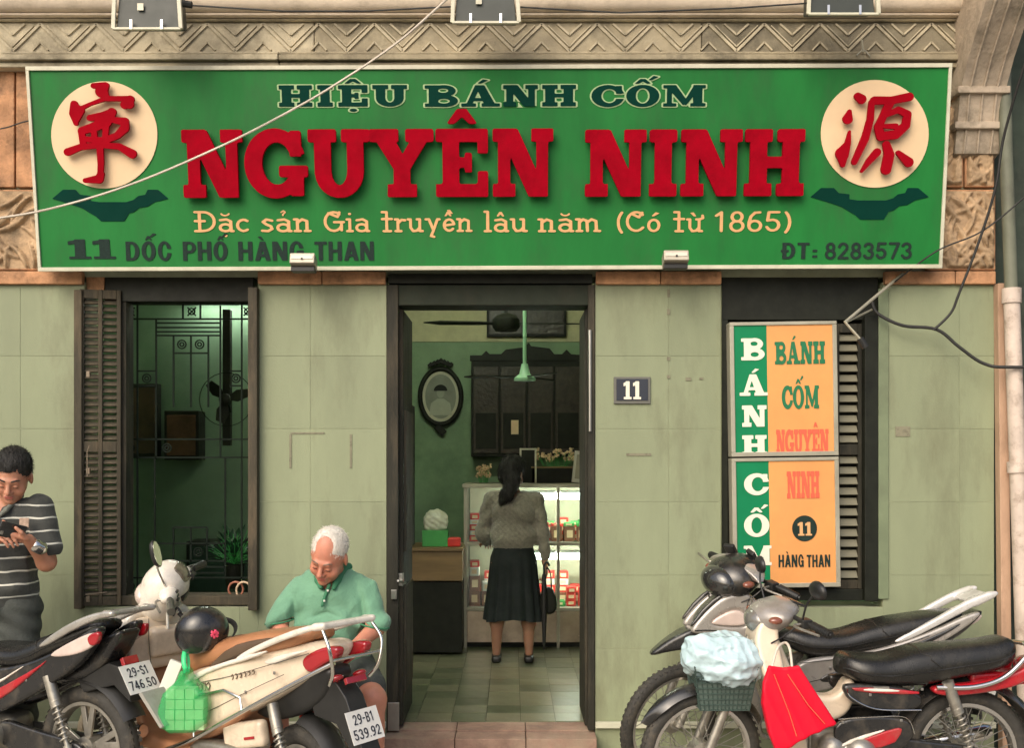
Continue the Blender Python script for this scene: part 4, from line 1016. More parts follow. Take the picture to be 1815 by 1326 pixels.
# display case
dc = T('display_case', 'lit glass display case stocked with red and green cake cartons', 'display case')
yc = 2.62; s2 = FPX/(yc-CAM_Y)
x0, x1 = X(822, yc), 1.25
zt, z1_, z2_, zb = Z(858, yc), Z(962, yc), Z(1078, yc), Z(1148, yc)
fr = MB()
for a in (x0, x0+.74, x1-.03):
    for b in (yc, yc+.5): fr.box(a, a+.025, b, b+.025, FZ, zt-.03)
for z_ in (z1_, z2_): fr.box(x0+.001, x1-.001, yc-.002, yc+.03, z_-.025, z_)
fr.build('frame', m_salu, dc, bevel=.002)
MB().box(x0-.01, x1+.01, yc-.02, yc+.54, zt-.03, zt).build('top', m_salu, dc, bevel=.003)
for z_ in (z1_, z2_): MB().box(x0+.03, x1-.03, yc+.032, yc+.5, z_-.015, z_-.003).build('shelf', m_salu, dc)
MB().box(x0+.028, x1-.03, yc+.003, yc+.012, zb+.04, z2_-.028).build('base_panel', mat('base steel', (.42,.34,.25), .25, metal=.6, var=.4, scale=3), dc)
MB().box(x0+.03, x1-.03, yc+.49, yc+.498, zb, zt-.03).build('back_panel', mat('case back', (.42,.40,.27), .5), dc)
MB().box(x0+.01, x1, yc+.05, yc+.5, FZ, zb+.035).build('plinth', m_dark, dc)
for z_ in (Z(880,yc), Z(987,yc)):
    MB().tube([(x0+.33,yc+.06,z_),(x1-.05,yc+.06,z_)], .028, 12).build('lamp_tube', m_tube, dc, smooth=40)
    MB().box(x0+.3, x1-.03, yc+.035, yc+.1, z_+.026, z_+.045).build('lamp_batten', m_white, dc)
MB().box(x0+.027, x0+.73, yc+.004, yc+.009, z2_+.004, zt-.034).build('glass_pane', m_glass, dc)
MB().box(x0+.77, x1-.035, yc+.004, yc+.009, z2_+.004, zt-.034).build('glass_pane', m_glass, dc)
# cartons: each one its own thing
def carton(x, y, z, w_, d, h, m, label, grp='cake cartons in the display case'):
    t_ = thing('cake_carton', label, 'carton', (x, y, z), (0,0,R(random.uniform(-4,4))), group=grp)
    MB().box(-w_/2, w_/2, -d/2, d/2, 0, h).build('box', m, t_, bevel=.003)
    MB().box(-w_*.28, w_*.28, -d/2-.0015, -d/2-.0003, h*.25, h*.75).build('print', m_scream, t_)
    return t_
m_brnbox = mat('brown carton', (.22,.09,.05), .5, var=.2)
ORD = ['leftmost', 'second', 'third', 'fourth', 'fifth', 'sixth', 'seventh', 'eighth', 'ninth', 'tenth', 'eleventh']
def stack(ci, px, zs, shelf, items, dy=0, row=''):
    z_ = zs+.001
    for q, (kk, w_, h_) in enumerate(items):
        m_, cn = {'r': (m_redbox,'red'), 'g': (m_grnbox,'green'), 'w': (m_white,'white'), 'b': (m_brnbox,'brown')}[kk]
        pos = 'alone' if len(items) == 1 else ('at the bottom' if q == 0 else 'on top' if q == len(items)-1 else 'second from the bottom' if q == 1 else 'third from the bottom')
        carton(X(px,yc)+.01, yc+.16+dy, z_, w_, .12, h_, m_, '%s cake carton %s, %s %sstack from left, %s shelf' % (cn, pos, ORD[ci], row, shelf), 'cake cartons on the %s shelf of the case' % shelf)
        z_ += h_+.001
R3 = ('r',.075,.05); W3 = ('w',.075,.035); G3 = ('g',.085,.03); B3 = ('b',.085,.12)
for ci, (px, it_) in enumerate(((838,[R3,W3,R3,W3,R3]),(860,[W3,R3,R3]),(885,[B3,R3]),(912,[B3,R3]),(962,[B3,('r',.08,.03),('w',.06,.04)]),(985,[B3,('r',.08,.02)]),(1008,[B3,G3]),(1031,[B3,G3,('g',.05,.02)]),(1055,[B3,('r',.08,.03)]),(1080,[B3,W3]))): stack(ci, px, z1_, 'upper', it_)
for ci, (px, it_) in enumerate(((838,[B3,B3,('w',.075,.07),R3]),(860,[B3,('w',.075,.07)]),(885,[R3,G3]),(912,[R3,R3]),(968,[('g',.09,.035)]),(990,[('g',.09,.04)]),(1012,[R3,R3,R3]),(1033,[R3,R3,R3]),(1053,[R3,R3]),(1075,[R3,G3]))): stack(ci, px, z2_, 'lower', it_)
for ci, px in enumerate((838,864,890,950,974,998,1022,1046,1070)):
    stack(ci, px, z1_, 'upper', [('r',.085,.06),('r',.085,.06)]+([('r',.085,.06)] if ci % 2 else [('g',.08,.03)]), .16, 'back row ')
    stack(ci, px, z2_, 'lower', [('b',.09,.09),('r',.085,.06)]+([('w',.085,.05),('r',.085,.06)] if ci % 3 else []), .16, 'back row ')
# things on top of the case
def top_item(name, label, cat, px, py, y): return thing(name, label, cat, (X(px,y), y, zt+.001))
t_ = top_item('picture_frame', 'small pale framed card standing behind the customer on the glass case', 'frame', 936, 0, 2.95)
hh_ = Z(795,2.95)-zt
MB().box(-.06,.06,0,.015,0,hh_).build('backing', m_dark, t_); f_ = MB(); f_.box(-.07,.07,-.006,-.001,hh_-.015,hh_); f_.box(.055,.07,-.006,-.001,0,hh_-.015); f_.box(-.07,-.055,-.006,-.001,0,hh_-.015); f_.build('frame', m_strim, t_)
t_ = top_item('framed_notice', 'tilted white framed sheet at the right end of the case top', 'frame', 1032, 0, 2.9)
MB().obox((0,0,.13), (.075,.006,.13), (0,R(6),0)).build('backing', m_white, t_, bevel=.002); MB().obox((.002,-.008,.13), (.055,.002,.10), (0,R(6),0)).build('sheet', m_salu, t_)
t_ = top_item('wooden_tray_box', 'low dark lacquered box on the case top', 'box', 985, 0, 3.0)
MB().box(-.2,.2,-.05,.1,0,.12).build('box', m_dark, t_, bevel=.004); MB().box(-.205,.205,-.055,.105,.121,.135).build('lid', m_tan, t_, bevel=.003)
rs = random.Random(3)
for nm, px, lab in (('flower_bunch', 858, 'small bunch of pale dried flowers left of the customer on the case'), ('flower_bunch', 985, 'row of pale artificial flowers on the dark box')):
    t_ = top_item(nm, lab, 'flowers', px, 0, 2.98); st_ = MB(); fo = MB()
    wid = .06 if px == 858 else .17; zb_ = 0 if px == 858 else .136
    for _ in range(26):
        a = rs.uniform(-wid, wid); z_ = zb_+rs.uniform(.05,.14); st_.bar((a*.6,0,zb_), (a,rs.uniform(-.03,.03),z_), .003, .003)
        for q in range(5): fo.obox((a+rs.uniform(-.012,.012), rs.uniform(-.03,.03), z_+rs.uniform(-.012,.012)), (.009,.003,.009), (rs.uniform(0,3),rs.uniform(0,3),rs.uniform(0,3)))
    if zb_: t_.location.z = zt+.001
    st_.build('stems', m_grnbox, t_); tag(fo.build('petals', m_scream, t_), kind='stuff')
# side counter with goods
tb = T('side_counter', 'dark wooden counter with tan drawer front left of the display case', 'counter')
yt_ = 2.3; a, b = X(730,yt_), X(819,yt_)
MB().box(a, b, yt_, yt_+.5, FZ+.02, Z(1032,yt_)).build('body', m_dark, tb, bevel=.004)
MB().box(a-.01, b+.004, yt_-.015, yt_+.5, Z(1030,yt_), Z(978,yt_)).build('drawer', m_tan, tb, bevel=.004)
MB().box(a-.02, b+.01, yt_-.03, yt_+.52, Z(977,yt_), Z(971,yt_)).build('top', m_tan, tb, bevel=.003)
ct = Z(971,yt_)+.001
t_ = T('green_carton_stack', 'green carton under a white plastic bag on the side counter', 'carton', (X(770,yt_), yt_+.15, ct))
MB().box(-.1,.1,-.08,.08,0,.125).build('carton', m_grnbox, t_, bevel=.004)
bg_ = sdf_obj('plastic_bag', [(ell((0,0,.07),(.095,.07,.09)), '+'), (rbox((0,0,.05),(.085,.06,.05),.02), '+', .03)], mat('white bag', (.62,.64,.5), .35, var=.1, bump=.3, bscale=30), None, h=.008, disp=lambda x,y,z: .006*np.sin(x*90+z*60)*np.cos(z*80-y*50))
bg_.location = (X(770,yt_), yt_+.15, ct+.127); tag(bg_, 'crumpled white plastic bag on the green carton on the side counter', 'bag')
t_ = T('red_packet', 'red packet lying at the right end of the side counter', 'packet', (X(804,yt_), yt_+.1, ct))
MB().box(-.05,.05,-.05,.05,0,.07).build('packet', m_redbox, t_, bevel=.012)
# back wall: cabinet, portrait, plaque, fans
cab = T('carved_cabinet', 'dark carved wooden altar cabinet hung on the back wall', 'cabinet')
y = BK-.22; a, b, c_, d = X(835,y), X(1037,y), Z(810,y), Z(640,y)
MB().box(a, b, y, BK-.002, c_, d).build('carcass', m_dark, cab, bevel=.005)
mred = mat('dark red lacquer', (.03,.022,.014), .4, var=.5, scale=14, bump=.5, bscale=35)
for i in range(4):
    p = a+.02+i*(b-a-.04)/4; q = p+(b-a-.04)/4-.02
    MB().box(p, q, y-.012, y-.001, c_+.03, d-.05).build('door_panel', mred, cab, bevel=.005)
    MB().box(p+.02, q-.02, y-.018, y-.013, c_+.07, d-.45).build('carving', m_dark, cab, bevel=.004)
cr = [(a-.01,d),(b+.01,d),(b+.01,d+.05),(b-.12,d+.06),(b-.16,d+.1),(b-.2,d+.06),(a+.72,d+.06),(a+.68,d+.11),(a+.52,d+.13),(a+.5,d+.16),(a+.46,d+.12),(a+.3,d+.1),(a+.26,d+.06),(a+.16,d+.06),(a+.13,d+.09),(a+.09,d+.05),(a-.01,d+.05)]
MB().prism(cr, lambda u, v, w_: (u, w_, v), y, y+.04).build('crest', m_dark, cab, bevel=.004)
MB().box(X(906,y-.02), X(919,y-.02), y-.03, y-.02, Z(770,y-.02), Z(745,y-.02)).build('paper_slip', m_scream, cab)
po = T('oval_portrait', 'old oval framed portrait of a head and shoulders on the green wall', 'picture')
pc = P(781, 703, BK-.03); rx, rz = 39/200, 53/200
def ovalring(a_, b_, r_, y_, n=36): return [(pc.x+a_*math.cos(2*math.pi*i/n), y_, pc.z+b_*math.sin(2*math.pi*i/n)) for i in range(n)]
MB().tube(ovalring(rx*.93, rz*.93, 0, BK-.035), .022, 10, closed=True).build('frame', m_dark, po, smooth=60)
cm = MB()
for i in range(7): cm.obox((pc.x+(i-3)*.03, BK-.04, pc.z+rz*1.0+.05-.012*abs(i-3)), (.016,.015,.022), (0,R(45),0))
cm.obox((pc.x, BK-.04, pc.z-rz-.03), (.05,.014,.03), (0,R(45),0)); tag(cm.build('frame_crest', m_dark, po, bevel=.004), kind='stuff')
def disc(a_, b_, y0_, y1_): 
    return MB().rings([[(pc.x+a_*math.cos(2*math.pi*i/36), yy, pc.z+b_*math.sin(2*math.pi*i/36)) for i in range(36)] for yy in (y0_, y1_)])
disc(rx*.84, rz*.84, BK-.03, BK-.012).build('mount', mat('mount cream', (.55,.54,.40), .6), po)
disc(rx*.70, rz*.74, BK-.034, BK-.0305).build('photo_ground', mat('photo grey', (.26,.28,.22), .6, var=.2), po)
MB().rings([[(pc.x+.035*math.cos(2*math.pi*i/20), yy, pc.z+.035+.048*math.sin(2*math.pi*i/20)) for i in range(20)] for yy in (BK-.038, BK-.0345)]).build('portrait_face', mat('photo face', (.34,.36,.28), .6), po)
MB().rings([[(pc.x+.06*math.cos(math.pi*i/14), yy, pc.z+.05+.055*math.sin(math.pi*i/14)) for i in range(15)] for yy in (BK-.0405, BK-.0385)]).build('portrait_headscarf', m_dark, po)
MB().prism([(-.10,-.165),(.10,-.165),(.085,-.06),(.03,-.02),(-.03,-.02),(-.085,-.06)], lambda u, v, w_: (pc.x+u, w_, pc.z+v), BK-.0375, BK-.0345).build('portrait_shoulders', mat('photo robe', (.42,.44,.34), .6), po)
pq = T('name_board', 'dark horizontal lacquered board high on the back wall', 'board')
a, b, c_, d = X(863,BK), X(1003,BK), Z(598,BK), Z(547,BK)
MB().box(a, b, BK-.06, BK-.012, c_, d).build('board', m_dark, pq, bevel=.004)
MB().box(a+.02, b-.02, BK-.068, BK-.061, c_+.02, d-.02).build('board_panel', mred, pq, bevel=.003)
def fan(name, label, pc_, up_z, blades, mm, hub_r=.09, hub_h=.07, blen=.6, rodr=.012, phase=0, cone=False):
    t_ = thing(name, label, 'ceiling fan', pc_)
    MB().tube([(0,0,hub_h/2),(0,0,up_z)], rodr, 10).build('rod', mm, t_, smooth=40)
    pr = [(.02,-hub_h/2),(hub_r*.8,-hub_h/2),(hub_r,-hub_h/4),(hub_r,hub_h/4),(hub_r*.7,hub_h/2),(.02,hub_h/2+.02)] if not cone else [(.02,-.03),(hub_r,-.028),(hub_r,-.01),(hub_r*.5,.02),(.022,.09)]
    MB().lathe(pr, 20).build('motor', mm, t_, smooth=40)
    for i in range(blades):
        a_ = phase+2*math.pi*i/blades; m_ = Matrix.Rotation(a_, 3, 'Z'); 
        prf = [(.07,-.025),(.2,-.05),(blen*.8,-.06),(blen,-.0),(blen*.8,.05),(.2,.04),(.07,.02)]
        MB().prism(prf, lambda u, v, w_: tuple(m_ @ Vector((u, v, w_+v*.10))), -.004, .004).build('blade', mm if not cone else m_dark, t_)
    return t_
yf = 1.9
fan('ceiling_fan', 'dark ceiling fan with long blades in front of the lacquered board', P(897,573,yf), .9, 2, m_dark, hub_r=.10, hub_h=.11, blen=.60, phase=R(4))
yf = 1.5
fan('ceiling_fan', 'pale green ceiling fan on a long rod before the carved cabinet', P(930,668,yf), 1.2, 3, mat('pale green fan', (.28,.52,.32), .4), hub_r=.075, hub_h=.04, blen=.42, rodr=.014, phase=R(60), cone=True)
# tall dark cupboard just inside left of the door
t_ = T('tall_cupboard', 'tall narrow dark cupboard just inside the left of the doorway', 'cupboard')
yq = 2.28; MB().box(X(690,yq), X(727,yq), yq, yq+.4, FZ, Z(716,yq)).build('carcass', m_dark, t_, bevel=.005)
MB().box(X(712,yq), X(725,yq), yq-.012, yq-.001, FZ+.1, Z(726,yq)).build('door', m_wood, t_, bevel=.004)
# seen through left window
def win_item(name, label, cat, px0_, px1_, py0_, py1_, y, m, m2=None, dep=.08):
    t_ = T(name, label, cat)
    MB().box(X(px0_,y), X(px1_,y), y, y+dep, Z(py1_,y), Z(py0_,y)).build('body', m, t_, bevel=.005)
    if m2: MB().box(X(px0_+5,y), X(px1_-5,y), y-.008, y-.001, Z(py1_-8,y), Z(py0_+8,y)).build('front', m2, t_, bevel=.003)
    return t_
brownm = mat('brown board', (.06,.035,.02), .35, var=.5, scale=5)
win_item('dark_panel', 'dark hanging wall panel left inside the grilled window', 'panel', 232, 280, 680, 812, 2.2, m_dark, brownm)
win_item('brown_cabinet', 'brown glossy wall cabinet in the middle behind the window grille', 'cabinet', 291, 352, 728, 816, 2.1, m_dark, mat('brown gloss', (.10,.05,.03), .2, var=.5, scale=4), .18)
win_item('timber_post', 'dark upright timber post behind the window grille', 'post', 394, 408, 548, 790, 1.9, m_dark, None, .06)
win_item('low_cabinet', 'low dark cabinet behind the lower window grille', 'cabinet', 330, 470, 960, 1075, 2.0, m_dark, mat('dark green cabinet', (.02,.045,.03), .3, var=.5, scale=4), .28)
wf = T('wall_fan', 'dark wall fan mounted on the post behind the window grille', 'fan', P(400,708,1.75)); wf.scale = (.8,.8,.8)
MB().lathe([(.02,-.05),(.05,-.045),(.05,.045),(.02,.06)], 14, rot=Matrix.Rotation(R(90),3,'X')).build('motor', m_dark, wf, smooth=40)
for i in range(3):
    a_ = R(20+120*i); MB().prism([(.03,-.02),(.1,-.06),(.2,-.05),(.22,.02),(.12,.05),(.03,.02)], lambda u, v, w_: (u*math.cos(a_)-v*math.sin(a_), w_+v*.3, u*math.sin(a_)+v*math.cos(a_)), -.003, .003).build('blade', m_dark, wf)
MB().tube([(.24*math.cos(i*math.pi/14), .02, .24*math.sin(i*math.pi/14)) for i in range(28)], .004, 6, closed=True).build('guard', m_iron, wf, smooth=50)
MB().bar((0,.04,0),(0,.15,-.1),.03,.03).build('wall_arm', m_dark, wf)
def plant(label, px, py, y, n, rad, seed):
    c_ = P(px, py, y); t_ = thing('potted_plant', label, 'plant', (c_.x, y, c_.z))
    rs_ = random.Random(seed); lf = MB(); stm = MB()
    for _ in range(n):
        a_ = rs_.uniform(0, 6.28); e = rs_.uniform(.1,1.3); r_ = rad*rs_.uniform(.4,1)
        p = Vector((r_*math.cos(a_)*math.cos(e), .6*r_*math.sin(a_)*math.cos(e), r_*math.sin(e)*1.2)); stm.bar((0,0,0), p, .004, .004)
        d_ = p.normalized(); s_ = d_.cross(Vector((0,0,1))).normalized()*rs_.uniform(.012,.025); q = p+d_*.06+Vector((0,0,-.02))
        lf.add([p-d_*.02, p+s_+Vector((0,0,.004)), q, p-s_+Vector((0,0,.004))], [(0,1,2),(0,2,3)])
    stm.build('stems', m_grnbox, t_); tag(lf.build('leaves', mat('leaf', (.015,.06,.025), .4, var=.4), t_), kind='stuff')
    MB().lathe([(.05,-.16),(.07,-.0),(.075,.0)], 14).build('pot', m_dark, t_, smooth=40)
plant('dark green leafy plant behind the lower right of the window grille', 415, 1000, 1.2, 90, .22, 5)
# lit tube high inside the left window
t_ = T('wall_tube_lamp', 'lit tube lamp high on the wall inside the left window', 'lamp')
c_ = P(402, 540, 2.2)
MB().tube([(c_.x-.25,2.2,c_.z+.06),(c_.x+.35,2.2,c_.z+.06)], .016, 12).build('tube', mat('lit tube', (.9,1,.9), .5, emis=(.95,1,.85), estr=75), t_, smooth=40)
MB().box(c_.x-.3, c_.x+.4, 2.225, 2.27, c_.z+.04, c_.z+.085).build('batten', m_white, t_)

for nm_, px_, yy_, lab in (('added_ceiling_light', 800, 1.1, 'added unseen tube light under the shop ceiling brightening the room'), ):  # out-of-view tube light added to raise the brightness of the shop interior
    t_ = T(nm_, lab, 'lamp', (X(px_, yy_), yy_, 3.5))
    MB().tube([(-.6,0,0),(.6,0,0)], .018, 12).build('tube', mat('unseen fill tube', (.9,1,.9), .5, emis=(.95,1,.78), estr=100), t_, smooth=40)
    MB().box(-.64,.64,-.03,.03,.03,.09).build('batten', m_white, t_)
# ---------------------------------------------------------------- motorbikes
def text_uv(pl, txt, style, u0, u1, v0, v1, matl, parent, depth=.0015, w0=.0008, gap=.12, name='character'):
    adv = [.3 if ch == ' ' else glyph(ch, style)[0] for ch in txt]; tot = sum(adv)+gap*(len(txt)-1)
    sx = (u1-u0)/tot; sy = v1-v0; u = u0
    for ch, a in zip(txt, adv):
        if ch != ' ': link(name, glyph_mesh(ch, style, 0, 1, 0, matl, .04), None, parent, pl.M(u, v0, w0, sx, sy, depth))
        u += (a+gap)*sx
def paint(name, col, **k): return mat(name, col, k.pop('rough', .28), coat=k.pop('coat', .5), var=.10, scale=4, rvar=.3, dirt=k.pop('dirt', .4), dcol=(.17,.14,.10), dscale=9, **k)
m_seat = mat('seat vinyl', (.014,.0135,.012), .27, var=.2, scale=8, bump=.12, bscale=240, dirt=.3, dcol=(.09,.08,.06), dscale=6)
m_seatb = mat('brown seat vinyl', (.40,.185,.085), .42, var=.1, scale=6, bump=.2, bscale=240, dirt=.2, dcol=(.2,.1,.06))
m_tyre = mat('tyre rubber', (.035,.033,.028), .75, var=.3, scale=20, bump=.3, bscale=120, dirt=.5, dcol=(.16,.13,.09), dscale=14)
m_pblack = paint('black paint', (.014,.014,.014)); m_psilver = paint('silver paint', (.42,.39,.35), metal=.4); m_pcream = paint('cream paint', (.72,.60,.45))
m_pcream2 = paint('pearl paint', (.80,.74,.64)); m_pred = paint('red paint', (.42,.01,.018)); m_pbrown = paint('tan plastic', (.42,.20,.10), coat=.1, rough=.5)
m_pgrey = paint('dark grey paint', (.07,.068,.06)); m_tail = mat('tail lens', (.34,.008,.014), .12, coat=1, var=.1); m_clear = mat('clear lens', (.62,.50,.44), .08, coat=1, var=.2)
m_amber = mat('amber lens', (.22,.07,.04), .15, coat=1)
m_cast = mat('cast alloy', (.40,.38,.33), .42, metal=.8, var=.25, scale=12, dirt=.5, dcol=(.10,.08,.05), dscale=9)
m_plate = mat('number plate white', (.78,.77,.72), .45, var=.05, dirt=.25, dcol=(.4,.36,.3), dscale=12); m_ink = mat('plate ink', (.02,.022,.035), .5)
m_mud = mat('grey mudguard', (.34,.33,.29), .6, var=.15, dirt=.5, dcol=(.16,.13,.09), dscale=10)
RY = Matrix.Rotation(R(-90), 3, 'X')      # local z -> local y
def wheel(par, x, z, Ro, rt, kind, M=None, disc=False):
    """tyre as the part; rim, hub, spokes below it. rt = tyre section radius"""
    prof = [(Ro-rt+rt*math.cos(a)*(1.0 if math.cos(a) > 0 else .9), rt*.95*math.sin(a)) for a in [i*2*math.pi/14 for i in range(14)]]
    mb = MB().lathe(prof, 56, close=True, rot=RY)
    for i in range(56):      # tread blocks
        a = 2*math.pi*i/56
        for s_ in (-1, 1):
            mb.obox(((Ro-.003)*math.sin(a+.02*s_), s_*rt*.42, (Ro-.003)*math.cos(a+.02*s_)), (.007,.010*rt/.04,.0016), (0, a, s_*.5))
    t_ = mb.build('wheel', m_tyre, par, smooth=50, M=(M or Matrix.Identity(4)) @ Matrix.Translation((x,0,z)))
    ri = Ro-2*rt
    rm = m_chrome if kind == 'spoke' else m_cast
    MB().lathe([(ri+.012,-rt*.62),(ri+.016,-rt*.72),(ri,-rt*.72),(ri-.008,-rt*.3),(ri-.008,rt*.3),(ri,rt*.72),(ri+.016,rt*.72),(ri+.012,rt*.62),(ri+.004,0)], 56, close=True, rot=RY).build('rim', rm, t_, smooth=40)
    MB().lathe([(.012,-.06),(.03,-.058),(.03,-.04),(.055,-.036),(.055,.036),(.03,.04),(.03,.058),(.012,.06)], 24, rot=RY).build('hub', m_cast, t_, smooth=35)
    if kind == 'spoke':
        sp = MB()
        for i in range(36):
            a = 2*math.pi*i/36; b_ = a+(.55 if i % 4 < 2 else -.55); s_ = 1 if i % 2 else -1
            sp.bar((.05*math.cos(b_), .034*s_, .05*math.sin(b_)), (ri*math.cos(a), .004*s_, ri*math.sin(a)), .003, .003)
        tag(sp.build('spokes', m_steel, t_), kind='stuff')
    else:
        for i in range(5):
            a = 2*math.pi*i/5+.3
            for q in (-.16, .16):
                MB().bar((.04*math.cos(a), .01, .04*math.sin(a)), ((ri)*math.cos(a+q), .008, (ri)*math.sin(a+q)), .03, .016, up=(0,1,0)).build('spoke', m_cast, t_, bevel=.004)
    if disc: MB().lathe([(.06,.05),(.11,.05),(.11,.054),(.06,.054)], 30, close=True, rot=RY).build('brake_disc', m_steel, t_, smooth=40)
    return t_
def fender(name, par, x, z, r, a0, a1, hw, m, M=None, tip=1.0, th=.004, n=22):
    """curved guard; angles from +x upward, section arched across the tyre"""
    rings = []
    for i in range(n+1):
        t_ = i/n; a = R(a0+(a1-a0)*t_); k = hw*(min(1, .25+t_*tip*4) if tip < 1 else 1); k = hw*(min(1.0, .18+t_*5) if tip < 1 else 1)
        row = []
        for j in range(9):
            b = -1+2*j/8; rr = r-.035*b*b
            row.append((x+rr*math.cos(a), b*k, z+rr*math.sin(a)))
        for j in range(8, -1, -1):
            b = -1+2*j/8; rr = r-th-.035*b*b
            row.append((x+rr*math.cos(a), b*k*.95, z+rr*math.sin(a)))
        rings.append(row)
    return MB().rings(rings).build(name, m, par, smooth=50, M=M)
def spring(par, a, b, M=None, m=None, name='rear_shock'):
    a, b = Vector(a), Vector(b); d = (b-a); L = d.length; d.normalize(); u = d.cross(Vector((0,1,0))).normalized(); v = d.cross(u)
    s_ = MB().tube([a, b], .012, 10).tube([a, a+d*L*.42], .026, 14).tube([b-d*.02, b+d*.015], .02, 10).build(name, m or m_cast, par, smooth=40, M=M)
    n = 90; pts = [a+d*(L*(.30+.62*i/n))+(u*math.cos(i*.6)+v*math.sin(i*.6))*.024 for i in range(n)]
    MB().tube(pts, .0042, 6).build('coil_spring', m_cast, s_, smooth=60)
    return s_
def number_plate(par, c, U, V, l1, l2, wd=.19, ht=.14):
    p_ = Plane(c, U, V); b_ = MB()
    plbox(p_, b_, -wd/2, wd/2, 0, ht, -.002, 0); o = b_.build('number_plate', m_plate, par)
    text_uv(p_, l1, 'plate', -wd*.32, wd*.32, ht*.57, ht*.88, m_ink, o)
    text_uv(p_, l2, 'plate', -wd*.42, wd*.42, ht*.12, ht*.43, m_ink, o)
    return o
def mirror(par, base, top, n_, M, m=None, w_=.06, h_=.042):
    base, top = Vector(base), Vector(top)
    mid = base.lerp(top, .5)+Vector((.015,0,.01))
    o = MB().tube(catm([base, mid, top], 5), .005, 8).build('mirror', m_black if m is None else m, par, smooth=50, M=M)
    rot = Vector(n_).to_track_quat('Z', 'X').to_matrix()
    rg_ = lambda q, k: [top+rot @ Vector((h_*k*math.sin(a), w_*k*math.cos(a), q)) for a in [i*2*math.pi/20 for i in range(20)]]
    MB().rings([rg_(-.022,.4), rg_(-.016,.85), rg_(-.004,1), rg_(.004,.98)]).build('mirror_shell', m_black, o, smooth=50)
    MB().rings([rg_(.0045,.9), rg_(.006,.9)]).build('mirror_glass', mat('mirror glass', (.8,.82,.78), .05, metal=1, var=0, rvar=0), o)
    return o
def steerM(hx, hz, ang, rake=27):
    ax_ = Vector((-math.sin(R(rake)), 0, math.cos(R(rake)))); T1 = Matrix.Translation((hx,0,hz))
    return T1 @ Matrix.Rotation(R(ang), 4, ax_) @ T1.inverted()
def loft_seat(par, st, m, name='seat', M=None):
    """stations: x, ztop, zbot, halfwidth"""
    rings = []
    for x, zt_, zb_, hw in st:
        row = []; n = 20; zc = (zt_+zb_)/2; hh_ = (zt_-zb_)/2
        for i in range(n):
            a = 2*math.pi*i/n; c_, s_ = math.cos(a), math.sin(a); e = .55
            row.append((x, hw*math.copysign(abs(c_)**e, c_)*(1 if s_ < 0 else 1-.18*s_), zc+hh_*math.copysign(abs(s_)**e, s_)))
        rings.append(row)
    return MB().rings(rings).build(name, m, par, smooth=60, M=M)
def interp(st, n=4):
    pts = catm([Vector((a[0], a[1], a[2])) for a in st], n); hw = catm([Vector((a[3], 0, 0)) for a in st], n)
    return [(p.x, p.y, p.z, max(.01, h.x)) for p, h in zip(pts, hw)]

